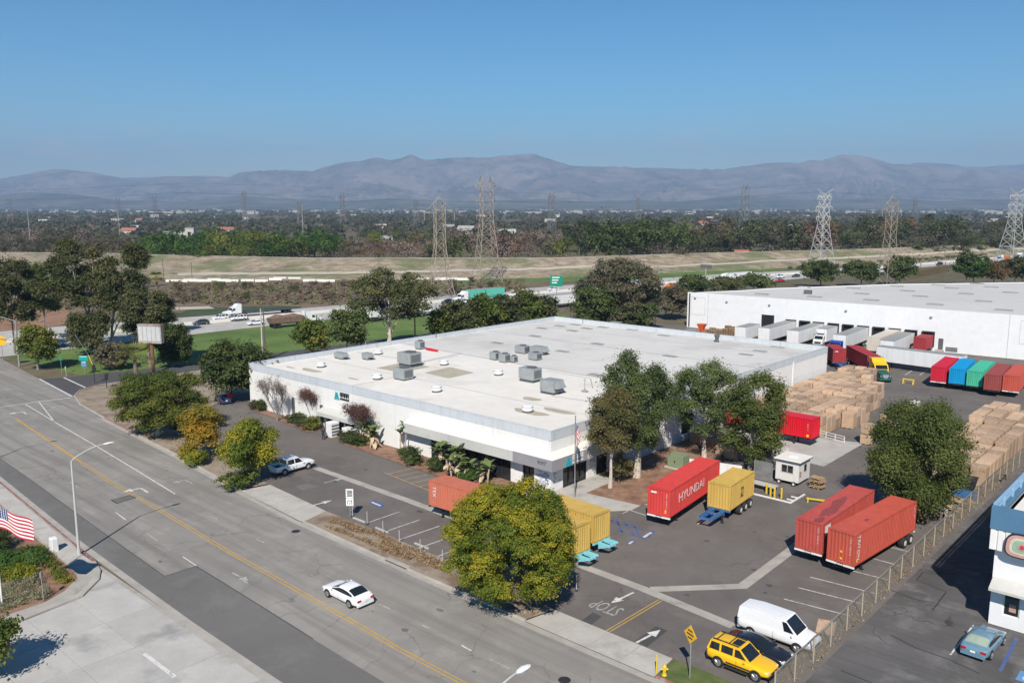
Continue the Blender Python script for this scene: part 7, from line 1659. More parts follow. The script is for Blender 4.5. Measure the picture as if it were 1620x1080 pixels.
for j in range(21):
    v = 33.5 + j*1.8
    for i in range(4 if j > 5 else 3):
        u = 33.3 - i*1.85 - (.5 if j > 12 else 0)
        if j < 2 and i > 1: continue
        put((3, 3, 2, 3, 1, 3, 2)[(j//3*3 + i//2) % 7], u, v, 0, ('left', 'inner', 'third', 'outermost')[3 - i] .replace('left', 'innermost') + ' column of flat brown cartons along the fence', G2 + str(i))
for j in range(16): put(4, 33.0 - (j % 3)*1.8, 45 + 1.8*j, 2.76 if 0 else 2.31, 'thin carton lying on top of the fence side stacks', 'topmost cartons by the fence') if rk.random() < .0 else None
for k, (u, v) in enumerate(((29.4, 33.6), (27.6, 36.9), (26.0, 40.2))): put(1, u, v, 0, 'carton at the tree side of the fence stacks', 'cartons by the pepper tree')
for k in range(9):
    u, v = 1.0 + (k % 5)*1.75, 25.6 + (k//5)*2.0 - (k % 5)*.9; put(1 if k % 3 else 0, u, v + 2.2, 0, 'brown crate in the shade behind the wire fence by the gum trees', 'crates behind the wire fence')
# pallet stacks by the dock warehouse
pm = MB()
for k in range(5): pm.box(0, k*.24, .10, 1.2, k*.24 + .14, .13)
for k in range(3): pm.box(k*.53, 0, 0, k*.53 + .12, 1.1, .099)
pme = pm.mesh('pallet')
for a in range(6):
    for b in range(2):
        st = thing('pallet_stack', 'tall stack of weathered wooden pallets before the dock warehouse', 'pallets', W0 + WD*(12.6 + a*1.32) - WN*(13.0 + b*1.3), WROT + rk.uniform(-.05, .05), 'pallet stacks at the docks')
        for k in range(14 + rk.randrange(6) + (5 if a in (3, 4) else 0)): link('pallet', pme, MAT['pallet_wood'], st, (rk.uniform(-.04, .04), rk.uniform(-.04, .04), k*.142), rk.uniform(-.03, .03))
hp = thing('hopper', 'orange tapered hopper beside the pallet stacks', 'hopper', W0 + WD*10.2 - WN*12, WROT)
obj('bin', MB().loft([[(-.35, -.35, 1.4), (.35, -.35, 1.4), (.35, .35, 1.4), (-.35, .35, 1.4)], [(-.95, -.95, 3.0), (.95, -.95, 3.0), (.95, .95, 3.0), (-.95, .95, 3.0)]]), MAT['orange_plastic'], hp)
for x in (-.6, .5):
    for y in (-.6, .5): obj('leg', MB().box(x, y, 0, x + .1, y + .1, 2.2), MAT['orange_plastic'], hp)
bw = thing('low_shed', 'low white shed wall showing above the far roof edge', 'shed', S(-26, 80.5), ROT)
obj('wall', MB().box(0, 0, 0, 14, .3, 5.6), MAT['wall_white'], bw); obj('roof', MB().box(0, .302, 5.2, 14, 3.5, 5.35), MAT['roof_white'], bw); obj('end_wall', MB().box(0, .302, 0, .3, 3.5, 5.1).box(13.7, .302, 0, 14, 3.5, 5.1), MAT['wall_white'], bw)
# ------------------------------------------------------------------ fences
def fence_line(label, pts, h, step, matm, post='steel_post', barbs=False, cat='fence', rail=True):
    t = thing('chain_link_fence', label, cat, S(*pts[0]), 0); o0 = S(*pts[0])
    for a, b in zip(pts[:-1], pts[1:]):
        A, B = S(*a), S(*b); n = max(1, int((B - A).length/step)); d = (B - A).normalized(); rz = math.atan2(d.y, d.x); L = (B - A).length/n
        pm_ = MB().tube((0, 0, 0), (0, 0, h + .05), .06, .06, 7); fm = MB().quad((.05, 0, .06), (L - .05, 0, .06), (L - .05, 0, h), (.05, 0, h)).mesh('mesh_panel'); rm_ = MB().tube((.04, 0, h), (L - .04, 0, h), .032, .032, 6).mesh('top_rail')
        if barbs: pm_.tube((0, 0, h), (.0, -.28, h + .38), .03, .022, 5)
        pme_ = pm_.mesh('post')
        for k in range(n):
            q = A + d*(L*k) - o0; link('post', pme_, MAT[post], t, q, rz); link('mesh_panel', fm, MAT[matm], t, q, rz)
            if rail: link('top_rail', rm_, MAT[post], t, q, rz)
        if barbs:
            for k in range(3): y, z = -.09*(k+1), h + .12*(k+1); obj('barbed_wire', MB().tube((0, y, z), ((B-A).length, y, z), .012, .012, 4), MAT['galvanised'], t, A - o0, rz)
    link('post', pme_, MAT[post], t, S(*pts[-1]) - o0, rz); return t
fence_line('long tan chain-link fence with barbed wire between the lot and the alley', [(35.6, -20.9), (35.6, 33.5), (36.2, 76)], 1.95, 3.0, 'chain_link', 'fence_tan', True)
fence_line('dark wire fence between the gum trees and the guard booth', [(.4, 31.2), (10.8, 24.2), (15.8, 20.8)], 2.2, 2.6, 'gate_mesh', 'dark_metal')
g_ = thing('yard_gate', 'grey wire gate leaf standing left of the guard booth', 'gate', S(14.2, 19.6), ROT)
obj('gate_frame', MB().tube((0, 0, .1), (0, 0, 2.2), .035).tube((2.2, 0, .1), (2.2, 0, 2.2), .035).tube((0, 0, .1), (2.2, 0, .1), .03).tube((0, 0, 2.2), (2.2, 0, 2.2), .03).tube((0, 0, .1), (2.2, 0, 2.2), .02), MAT['galvanised'], g_); obj('gate_mesh', MB().quad((.03, 0, .13), (2.17, 0, .13), (2.17, 0, 2.17), (.03, 0, 2.17)), MAT['gate_mesh'], g_)
def railing(label, u, v, rz, L, h=1.15):
    t = thing('pipe_railing', label, 'railing', S(u, v, .02), ROT + rz); n = max(2, int(L/1.1))
    for k in range(n + 1): obj('post', MB().box(L*k/n - .04, -.04, 0, L*k/n + .04, .04, h), MAT['decal_white'], t)
    for z in (.4, .75, h - .06): obj('rail', MB().box(.041, -.03, z, L - .041, .03, z + .07), MAT['decal_white'], t)
    obj('kerb_base', MB().box(-.1, -.1, 0, L + .1, -.05, .3), MAT['concrete'], t)
railing('white pipe railing on the concrete pad behind the guard booth', 9.4, 30.2, -.05, 4.2); railing('white railing between the bright red container and the cartons', 12.6, 41.4, -.25, 4.2)
lp = thing('barrier_panel', 'pale leaning panel behind the lettered red container', 'panel', S(8.4, 15.0), ROT + .25); obj('board', MB().box(0, 0, .0, 6.0, .12, 2.2), MAT['box_white'], lp); obj('foot', MB().box(.4, -.5, 0, .6, .6, .15).box(5.2, -.5, 0, 5.4, .6, .15), MAT['dark_metal'], lp)
# ------------------------------------------------------------------ yard furniture
tf = thing('transformer_box', 'green electrical transformer box under the gum trees', 'utility box', S(4.6, 16.4), ROT)
obj('plinth', MB().box(-.25, -.25, 0, 2.35, 1.85, .22), MAT['concrete'], tf); bd = obj('cabinet', MB().cbox(0, 0, .222, 2.1, 1.6, 1.75, .04), MAT['transformer_green'], tf)
for k in (0, 1): obj('door', MB().box(.06 + k*1.0, -.02, .32, .98 + k*1.0, -.003, 1.6), MAT['transformer_green'], bd)
obj('lock', MB().box(.95, -.06, .85, 1.1, -.022, 1.05), MAT['dark_metal'], bd)
bp = Proto(); bp.add('post', MB().tube((0, 0, 0), (0, 0, 1.05), .11, .11, 12), 'yellow_paint', smooth=True); bp.add('cap', MB().lathe([(.11, 1.05), (.09, 1.12), (.04, 1.16), (0, 1.17)], n=12), 'yellow_paint', smooth=True)
for k, (u, v, lab) in enumerate(((17.6, 15.7, 'leftmost yellow bollard before the guard booth'), (18.3, 15.2, 'second yellow bollard before the guard booth'), (18.9, 14.9, 'third yellow bollard before the guard booth'), (19.5, 15.3, 'rightmost yellow bollard before the guard booth'), (6.8, 4.0, 'left yellow bollard by the thick gum trunk'), (7.4, 5.6, 'right yellow bollard by the thick gum trunk'))):
    bp.spawn('bollard', lab, 'bollard', S(u, v, .01) if k < 4 else G((1000, 990)[k-4] if 0 else (990, 1000)[k-4], (748, 744)[k-4]), 0, 'yellow bollards')
tr_ = thing('parking_island', 'white edged paved island around the yellow bollards', 'kerb', S(16.6, 14.4), ROT); obj('edge', MB().box(0, 0, 0, 4.4, .16, .14).box(4.24, .162, 0, 4.4, 3.6, .14), MAT['decal_white'], tr_); obj('rib', MB().box(3.5, .9, 0, 4.238, 1.0, .12).box(3.5, 2.0, 0, 4.238, 2.1, .12), MAT['decal_white'], tr_)
dk = thing('flat_dolly', 'low grey flat dolly left of the guard booth', 'dolly', S(14.0, 16.4), ROT - .05); obj('deck', MB().box(0, 0, .55, 4.2, 1.1, .65), MAT['pole_concrete'], dk); obj('frame', MB().box(.1, .1, .35, 4.1, .2, .548).box(.1, .9, .35, 4.1, 1.0, .548), MAT['dark_metal'], dk)
for x in (.6, 3.6):
    for y in (.15, .95): link('wheel', MB().wheel((0, 0, 0), .2, .12, 10).mesh('wheel', True), MAT['rubber'], dk, (x, y, .2))
st = thing('plank_stack', 'stack of broken pallets and planks right of the guard booth', 'pallets', S(20.3, 20.6), ROT)
for k in range(9): link('pallet', pme, MAT['pallet_wood'], st, (rk.uniform(-.1, .3), rk.uniform(-.1, .2), k*.145), rk.uniform(-.2, .2))
st = thing('debris_heap', 'heap of scrap wood and rubbish along the fence foot', 'debris', S(33.2, 22.5), ROT)
for k in range(46):
    L_ = rk.uniform(.4, 1.5); o = obj('scrap_piece', MB().box(0, 0, 0, L_, rk.uniform(.08, .5), rk.uniform(.03, .2)), MAT[rk.choice(('pallet_wood', 'cardboard', 'plastic_wrap', 'pallet_wood'))], st, (rk.uniform(-.8, 1.6), rk.uniform(-2.2, 5.2), rk.uniform(0, .35))); o.rotation_euler = (rk.uniform(-.3, .3), rk.uniform(-.3, .3), rk.uniform(0, 6))
for k, (u, v, lab) in enumerate(((31.6, 30.2, 'black wheeled waste bin right of the pepper tree'), (33.6, 30.9, 'larger black waste bin with open lid beside the fence'))):
    t = thing('waste_bin', lab, 'bin', S(u, v, .012), ROT); s_ = 1 + .15*k
    obj('tub', MB().loft([[(-.6*s_, -.5, .1), (.6*s_, -.5, .1), (.6*s_, .5, .1), (-.6*s_, .5, .1)], [(-.85*s_, -.7, 1.45), (.85*s_, -.7, 1.45), (.85*s_, .7, 1.45), (-.85*s_, .7, 1.45)]]), MAT['dark_metal'], t); obj('lid', MB().add([(-.9*s_, -.75, 1.46), (.9*s_, -.75, 1.46), (.9*s_, .75, 1.62), (-.9*s_, .75, 1.62), (-.9*s_, -.75, 1.52), (.9*s_, -.75, 1.52), (.9*s_, .75, 1.70), (-.9*s_, .75, 1.70)], [(0,1,2,3),(4,5,6,7),(0,1,5,4),(1,2,6,5),(2,3,7,6),(3,0,4,7)]), MAT['dark_metal'], t)
    for x in (-.5, .5): link('wheel', MB().wheel((0, 0, 0), .1, .08, 8).mesh('wheel'), MAT['rubber'], t, (x, -.45, .1))
t = thing('skid_bin', 'low blue steel skid under the black bins', 'skid', S(32.6, 28.6), ROT); obj('frame', MB().box(0, 0, .05, 2.6, .15, .5).box(0, 1.2, .05, 2.6, 1.35, .5).box(0, .152, .05, .15, 1.198, .5).box(2.45, .152, .05, 2.6, 1.198, .5), MAT['chassis_blue'], t)
t = thing('scrap_frame', 'dark metal frame leaning on the fence near the cartons', 'frame', S(34.3, 36.2), ROT); obj('bar', MB().path([(0, 0, .2), (1.6, .2, .5), (1.6, 2.2, .6), (0, 2.0, .3), (0, 0, .2)], .07), MAT['dark_metal'], t); obj('leg', MB().tube((0, 0, 0), (0, 0, .25), .06).tube((1.6, 2.2, 0), (1.6, 2.2, .55), .06), MAT['dark_metal'], t)
cs = thing('loose_sheet', 'tan plywood sheet lying beside the van nose', 'board', S(34.0, -10.6, .02), ROT + .3)
obj('sheet', MB().box(0, 0, .015, 1.3, 2.2, .05), MAT['cardboard'], cs)
# yellow barrier legs near the row of containers
t = thing('yellow_stand', 'yellow steel stand on the asphalt left of the five containers', 'stand', G(1437, 607), ROT); obj('bar', MB().box(-1.0, -.08, .7, 1.0, .08, .9), MAT['yellow_paint'], t)
for x in (-.9, .75): obj('leg', MB().add([(x, -.5, 0), (x + .15, -.5, 0), (x + .15, .5, 0), (x, .5, 0), (x, -.07, .7), (x + .15, -.07, .7), (x + .15, .07, .7), (x, .07, .7)], [(0,1,5,4),(2,3,7,6),(0,3,7,4),(1,2,6,5),(4,5,6,7)]), MAT['yellow_paint'], t)
t = thing('yellow_stand', 'yellow steel stand beside the rust-red container', 'stand', G(1296, 795), ROT + .3); obj('bar', MB().box(-1.3, -.08, .25, 1.3, .08, .4), MAT['yellow_paint'], t); obj('leg', MB().box(-1.2, -.4, 0, -1.05, .4, .248).box(1.05, -.4, 0, 1.2, .4, .248), MAT['yellow_paint'], t)
# wheel stops and delineator posts of the front bays
ws = MB().cbox(-.95, -.09, 0, .95, .09, .13, .02).mesh('wheel_stop')
for k, (px, py) in enumerate(((568, 823), (604, 839), (667, 864), (727, 890))): tag(link('wheel_stop', ws, MAT['concrete'], None, S(*UV(px, py), .016), ROT), ('first', 'second', 'third', 'fourth')[k] + ' pale wheel stop from the left in the front bays', 'wheel stop', 'front bay wheel stops')
dp = Proto(); dp.add('post', MB().tube((0, 0, 0), (0, 0, 1.3), .035, .035, 8), 'pole_concrete'); dp.add('foot', MB().lathe([(.14, 0), (.14, .04), (.05, .06)], n=10), 'dark_metal')
for k, (px, py) in enumerate(((558, 818), (581, 830), (606, 846), (632, 861), (665, 876), (700, 893), (737, 910), (852, 945), (912, 935))): dp.spawn('marker_post', 'thin pale marker post along the verge of the front bays', 'post', S(*UV(px, py), .1), 0, 'marker posts along the verge')
# appliance boxes at the dock bay
for k, (u, v, w, d, h, lab) in enumerate(((-37.2, -2.9, 1.3, 1.4, 2.1, 'tall white wrapped crate standing at the dock bay'), (-35.0, -1.9, 2.0, 1.2, 1.5, 'lower white crate right of the tall one at the dock bay'))):
    t = thing('wrapped_crate', lab, 'crate', S(u, v, .02), ROT); obj('pallet', MB().box(0, 0, 0, w, d, .12), MAT['pallet_wood'], t); b_ = obj('goods', MB().cbox(.03, .03, .122, w - .03, d - .03, h, .04), MAT['box_white'], t)
    for q in range(4): obj('strap', MB().box(w - .028, .1, .3 + q*.42, w - .01, d - .1, .52 + q*.42), MAT['hvac_dark'], b_)

# ------------------------------------------------------------------ person at the dock bay
def person(label, loc, rz):
    t = thing('person', label, 'person', loc, rz); me = bpy.data.meshes.new('body')
    V_ = [(0,0,.93),(0,0,1.12),(0,.01,1.36),(0,.0,1.48),(0,.0,1.62),(0,.01,1.74), (.10,0,.88),(.12,.02,.48),(.12,-.02,.07),(.12,.16,.03), (-.10,0,.88),(-.13,.0,.48),(-.13,-.04,.07),(-.13,.14,.03), (.20,0,1.42),(.26,.02,1.14),(.24,.18,.98),(.23,.27,.93), (-.20,0,1.42),(-.27,.0,1.14),(-.26,.12,.93),(-.26,.18,.86)]
    E_ = [(0,1),(1,2),(2,3),(3,4),(4,5),(0,6),(6,7),(7,8),(8,9),(0,10),(10,11),(11,12),(12,13),(2,14),(14,15),(15,16),(16,17),(2,18),(18,19),(19,20),(20,21)]
    R_ = [.15,.145,.165,.06,.095,.085, .10,.075,.05,.04, .10,.075,.05,.04, .075,.055,.04,.035, .075,.055,.04,.035]
    me.from_pydata(V_, E_, []); o = link('body', me, None, t)
    sk = o.modifiers.new('skin', 'SKIN'); o.modifiers.new('sub', 'SUBSURF').levels = 2; o.modifiers['sub'].render_levels = 2
    sv = me.skin_vertices[0].data
    for i, r in enumerate(R_): sv[i].radius = (r, r*.8)
    sv[0].use_root = True
    dg = bpy.context.evaluated_depsgraph_get(); m2 = bpy.data.meshes.new_from_object(o.evaluated_get(dg)); bpy.data.objects.remove(o)
    m2.polygons.foreach_set('use_smooth', [True]*len(m2.polygons)); m2.materials.clear()
    m, nt, N, L, b = nodes('person_clothes'); sep = N.new('ShaderNodeSeparateXYZ'); L.new(coords(N), sep.inputs[0])
    c = mixc(N, L, ramp(N, L, sep.outputs[2], .94, .95), (.018, .02, .03), (.03, .035, .05)); c = mixc(N, L, ramp(N, L, sep.outputs[2], 1.49, 1.50), c, (.30, .17, .12)); L.new(c, b.inputs['Base Color']); MAT['person_clothes'] = m
    bd_ = link('body', m2, m, t)
    obj('hair', MB().lathe([(.098, 1.66), (.105, 1.70), (.10, 1.78), (.06, 1.83), (0, 1.84)], n=12), MAT['sign_ink'], bd_, smooth=True); obj('nose', MB().loft([[(-.015, .085, 1.64), (.015, .085, 1.64), (0, .10, 1.68)], [(-.008, .11, 1.64), (.008, .11, 1.64), (0, .105, 1.67)]]), MAT['pink_paver'], bd_)
    for s_ in (-1, 1):
        hb = MB()
        for f in range(4): hb.path([(s_*.25 + (f - 1.5)*.018, .22 if s_ < 0 else .30, .84 if s_ < 0 else .92), (s_*.25 + (f - 1.5)*.02, .24 if s_ < 0 else .34, .78 if s_ < 0 else .89)], .009, 5)
        hb.path([(s_*.22, .20 if s_ < 0 else .28, .87 if s_ < 0 else .94), (s_*.19, .24 if s_ < 0 else .32, .84 if s_ < 0 else .92)], .010, 5); obj('fingers', hb, MAT['pink_paver'], bd_)
person('person in dark clothes standing beside the white crates at the dock', S(-36.2, -4.0, .013), ROT + .3)

# ------------------------------------------------------------------ lamps, poles, signs
def street_lamp(label, base, arm=2.9, h=8.75, grp='street lamps', rot=None):
    t = thing('street_lamp', label, 'street lamp', base, ROT if rot is None else rot, grp)
    obj('base', MB().lathe([(.22, 0), (.22, .06), (.16, .1), (.15, .5), (.13, .55)], n=12), MAT['pole_concrete'], t); obj('pole', MB().tube((0, 0, .1), (0, 0, h), .125, .075, 10), MAT['pole_concrete'], t, smooth=True)
    pts = [(0, arm*s, h + .95*math.sin(s*math.pi/2)**.8) for s in (0, .1, .22, .4, .62, .85, 1)]; obj('arm', MB().path(pts, .05, 7), MAT['pole_concrete'], t)
    hd_ = obj('lamp_head', MB().loft([[(r*math.cos(a), arm + y, h + .95 + z + r*.45*math.sin(a)) for a in [2*math.pi*k/10 for k in range(10)]] for y, r, z in ((-.1, .06, 0), (.1, .15, 0), (.45, .19, .01), (.75, .14, 0), (.88, .04, 0))]), MAT['vent_white'], t, smooth=True); obj('lens', MB().box(-.11, arm + .15, h + .84, .11, arm + .62, h + .87), MAT['head_lamp'], hd_)
    return t
street_lamp('grey street lamp at the left driveway corner', G(125.3, 878)); g = G(828, 1057, 9.7); b_ = g - V*3.3; street_lamp('street lamp whose head rises into the bottom edge of the picture', (b_.x, b_.y, 0))
sh = G(84, 698); b_ = Vector((sh.x, sh.y, 0)) - Vector((math.sin(SUN_TRAVEL), math.cos(SUN_TRAVEL), 0))*(9.6/math.tan(SUN_EL)) - V*3.3; street_lamp('street lamp off the left edge whose long shadow crosses the lanes', (b_.x, b_.y, 0))
ub = thing('utility_cabinet', 'white utility cabinet on the near left sidewalk', 'cabinet', S(-23.6, -42.8, .13), ROT); c_ = obj('cabinet', MB().cbox(0, 0, 0, .75, .55, 1.25, .05), MAT['vent_white'], ub); obj('door', MB().box(.06, -.015, .1, .69, -.003, 1.1), MAT['vent_white'], c_)
def sign_post(name, label, base, h, boards, post='steel_post', cat='sign', r=.04, rz=0.0):
    t = thing(name, label, cat, base, ROT + rz); obj('post', MB().tube((0, 0, 0), (0, 0, h), r, r, 7), MAT[post], t)
    for k, (w, hh, z, mat, lines) in enumerate(boards):
        b = obj('board', MB().cbox(-w/2, -.09, z, w/2, -.05, z + hh, .01), MAT[mat], t)
        for q in range(lines): obj('text_line', MB().box(-w*.38 + .07*w*(q % 2), -.095, z + hh*(.82 - q*.72/max(lines, 1)) - .05, w*.38, -.092, z + hh*(.82 - q*.72/max(lines, 1)) + .04), MAT['sign_white' if 'green' in mat or 'blue' in mat or 'teal' in mat else 'sign_ink'], b)
    return t
sp_ = S(-10.3, -19.2, .1); t = sign_post('parking_sign', 'double white notice board on a post beside the front bays', sp_, 2.9, [(.75, .95, 1.95, 'sign_white', 5), (.75, .75, 1.15, 'sign_white', 0)], rz=.72)
b2 = MB()
for (a, c) in (((-.2, 1.3), (-.2, 1.7)), ((-.2, 1.7), (.0, 1.7)), ((.0, 1.3), (.0, 1.5)), ((.2, 1.3), (.2, 1.75)), ((.05, 1.6), (.2, 1.75))): b2.path([(a[0], -.1, a[1]), (c[0], -.1, c[1])], .03, 4)
obj('arrow_marks', b2, MAT['sign_ink'], t)
g = G(1091, 1074); t = thing('warning_sign', 'yellow diamond warning sign on a steel post at the street', 'sign', g, ROT - .35); obj('post', MB().tube((0, 0, 0), (0, 0, 3.6), .045, .045, 8), MAT['steel_post'], t)
bd = obj('board', MB().xprism([(-.62, 3.2), (0, 2.55), (.62, 3.2), (0, 3.85)], -.09, -.05), MAT['sign_yellow'], t)
for q in range(3): obj('text_line', MB().box(-.34 + .1*abs(q-1), -.096, 3.42 - q*.25, .34 - .1*abs(q-1), -.0915, 3.52 - q*.25), MAT['sign_ink'], bd)
hy = thing('fire_hydrant', 'yellow fire hydrant by the red kerb', 'hydrant', S(28.95, -23.2, .11)); obj('barrel', MB().lathe([(.17, 0), (.17, .06), (.12, .08), (.12, .55), (.15, .57), (.15, .63), (.12, .7), (.05, .76), (.04, .82), (0, .83)], n=14), MAT['hydrant_yellow'], hy, smooth=True)
for a in (0, math.pi, -math.pi/2): obj('outlet', MB().tube((0, 0, .45), (.24*math.cos(a), .24*math.sin(a), .45), .06, .065, 8), MAT['hydrant_yellow'], hy)
tag(obj('marker_post', MB().tube((0, 0, 0), (.02, .03, 1.3), .055, .055, 8).lathe([(.055, 1.29), (.03, 1.34), (0, 1.35)], n=8), MAT['hydrant_yellow'], None, S(28.4, -23.3, .1)), 'yellow guard post left of the fire hydrant', 'post')
hy = thing('fire_hydrant', 'yellow fire hydrant on the left verge under the round tree', 'hydrant', G(213, 680)); obj('barrel', MB().lathe([(.17, 0), (.17, .06), (.12, .08), (.12, .6), (.15, .63), (.12, .75), (0, .83)], n=12), MAT['hydrant_yellow'], hy, smooth=True); obj('outlet', MB().tube((-.22, 0, .45), (.22, 0, .45), .06, .06, 8), MAT['hydrant_yellow'], hy)
sign_post('street_sign', 'green street sign on a post among the orange trees', G(318, 727), 3.0, [(1.35, .95, 2.1, 'sign_green', 2)], rz=.6)
obj_t = sign_post('route_sign', 'teal and blue route signs on a post at the far corner', G(134, 592), 3.6, [(1.55, .95, 2.6, 'sign_teal', 1), (.85, 1.0, 1.5, 'sign_blue', 1)], rz=.9)
sign_post('street_sign', 'thin post with small grey sign left of the route signs', G(98, 592), 3.4, [(.5, .7, 2.7, 'sign_green', 0)], rz=.9); sign_post('guide_post', 'short pale post beside the route signs', G(105, 595), 1.9, [(.25, .5, 1.3, 'sign_white', 0)], 'pole_concrete', 'post')
sign_post('guide_post', 'small sign post standing in the corner planting bed', S(-13.3, -46.9, .12), 2.5, [(.35, .5, 1.9, 'steel_post', 0)])
def signal(label, base, h, z, post='dark_metal'):
    t = thing('traffic_signal', label, 'traffic signal', base, ROT + .9); obj('post', MB().tube((0, 0, 0), (0, 0, h), .07, .06, 8), MAT[post], t); b = obj('housing', MB().cbox(-.28, -.25, z, .28, .1, z + 1.15, .05), MAT['dark_metal'], t)
    for k in range(3): obj('visor', MB().tube((0, -.252, z + .2 + .36*k), (0, -.40, z + .2 + .36*k), .13, .13, 10), MAT['dark_metal'], b)
signal('black traffic signal on the right corner of the side road', G(150, 606), 3.2, 2.2); signal('low black pedestrian signal beside the corner traffic signal', G(169, 614), 2.4, 1.5)
sig = thing('signal_mast', 'tall grey signal pole with mast arms at the far left corner', 'signal mast', G(31, 580), 0); obj('pole', MB().tube((0, 0, 0), (0, 0, 9.2), .2, .12, 10), MAT['steel_post'], sig, smooth=True); obj('arm', MB().path([(0, 0, 9.0), (-2.5, -.3, 9.8), (-5.5, -.6, 10.1)], .07), MAT['steel_post'], sig); obj('arm', MB().path([(0, 0, 5.2), (-4, -.2, 5.7), (-8, -.4, 5.9)], .09), MAT['steel_post'], sig); hh = obj('housing', MB().cbox(.25, -.3, 3.2, .8, .1, 4.5, .05), MAT['dark_metal'], sig)
for k in range(3): obj('visor', MB().tube((.52, -.302, 3.45 + .38*k), (.52, -.42, 3.45 + .38*k), .13, .13, 8), MAT['sign_green' if k == 0 else 'dark_metal'], hh)
yp = thing('guy_guard', 'bent yellow guard and guy wires behind the corner signal', 'guy wire', G(152, 604), 0); top_ = at(118, 528, G(152, 604).y + 2); o0 = G(152, 604); q = at(140, 562, o0.y + .5) - o0; obj('guard', MB().path([(0, 0, 2.0), tuple(q)], .06), MAT['hydrant_yellow'], yp); obj('wire', MB().path([tuple(q), tuple(top_ - o0)], .025, 4), MAT['galvanised'], yp)
sg = thing('warning_sign', 'yellow round sign at the far left edge of the picture', 'sign', G(6, 580), ROT + .9); obj('post', MB().tube((0, 0, 0), (0, 0, 6.0), .06), MAT['steel_post'], sg); obj('board', MB().xprism([(1.0*math.cos(2*math.pi*k/10), 5.2 + 1.0*math.sin(2*math.pi*k/10)) for k in range(10)], -.1, -.06), MAT['sign_yellow'], sg)
# utility poles
for i, (px, py, top, lab, m_) in enumerate(((416, 572, 488, 'tall pale concrete utility pole behind the warehouse corner', 'pole_concrete'), (420, 571, 489, 'dark wooden utility pole just behind the pale one', 'weathered_wood'), (657, 553, 460, 'brown wooden pole right of the forked gum tree', 'weathered_wood'), (934, 500, 430, 'dark wooden pole left of the large grey-brown tree', 'weathered_wood'), (579, 566, 508, 'thin grey lamp pole left of the forked gum', 'steel_post'),
                                           (1204, 462, 421, 'thin dark pole on the freeway above the left dock roof', 'weathered_wood'), (1454, 452, 416, 'dark pole behind the dock warehouse roof, left of the brown hedge', 'weathered_wood'), (1493, 452, 414, 'dark pole behind the dock warehouse roof over the brown hedge', 'weathered_wood'), (260, 455, 408, 'thin pole at the left foot of the levee', 'weathered_wood'), (304, 443, 415, 'dark pole standing on the levee slope at left', 'weathered_wood'), (1116, 448, 424, 'short pale pole carrying small solar panels', 'pole_concrete'))):
    b = G(px, py); h = at(px, top, b.y).z; t = thing('utility_pole', lab, 'pole', b, ROT); obj('pole', MB().tube((0, 0, 0), (0, 0, h), .17 if i < 4 else .13, .11, 8), MAT[m_], t, smooth=True)
    if m_ == 'weathered_wood': obj('crossarm', MB().box(-.9, -.05, h - .5, .9, .05, h - .38), MAT['weathered_wood'], t)
    if i == 10: obj('solar_panel', MB().box(-2.6, -.05, h - .2, 2.6, .0, h + 1.4), MAT['hvac_dark'], t)
hg = MB(); tag(obj('clipped_hedge', MB().cbox(-24, -1.2, 0, 26, 1.2, 3.2, .3), MAT['hedge_rust'] if 'hedge_rust' in MAT else M('hedge_rust', (.17, .10, .05), .95, .35, .6, col2=(.12, .12, .05), bmp=1.0), None, G(1470, 434), .83), 'long low rust-brown hedge beside the freeway at right', 'hedge')
# green freeway sign, billboard
b = G(880, 470); t = thing('freeway_sign', 'green freeway sign on a post above the round trees', 'sign', b, 0); obj('post', MB().tube((0, 0, 0), (0, 0, 5), .12), MAT['steel_post'], t); z0_ = at(880, 453, b.y).z; z1_ = at(880, 436, b.y).z; xw = (at(891, 440, b.y).x - at(871, 440, b.y).x)/2; bd = obj('board', MB().cbox(-xw, -.15, z0_, xw, -.05, z1_, .03), MAT['sign_green'], t)
for k in range(3): obj('text_line', MB().box(-xw*.7, -.16, z1_ - .8 - k*.9, xw*(.5 - .2*k), -.155, z1_ - .45 - k*.9), MAT['sign_white'], bd)
b = G(243, 590); t = thing('billboard', 'weathered billboard on a rusty post among the trees', 'billboard', b, ROT + .55); zb_ = at(243, 541, b.y).z; zt_ = at(243, 514, b.y).z
obj('post', MB().tube((0, 0, 0), (0, 0, zb_), .32, .32, 10), MAT['rust'], t); pn = obj('panel', MB().box(-2.3, -.5, zb_, 2.3, -.3, zt_), MAT['billboard_back'], t)
for k in range(5): obj('slat', MB().box(-2.2 + k*.9, -.56, zb_ + .25, -2.2 + k*.9 + .8, -.502, zt_ - .3), MAT['panel_line'], pn)
obj('frame', MB().box(-2.4, -.6, zb_ - .15, 2.4, .4, zb_ - .003).box(-2.4, -.6, zt_ + .003, 2.4, .4, zt_ + .15).box(2.303, -.5, zb_, 2.4, .4, zt_).box(-2.4, -.5, zb_, -2.303, .4, zt_), MAT['billboard_back'], t)
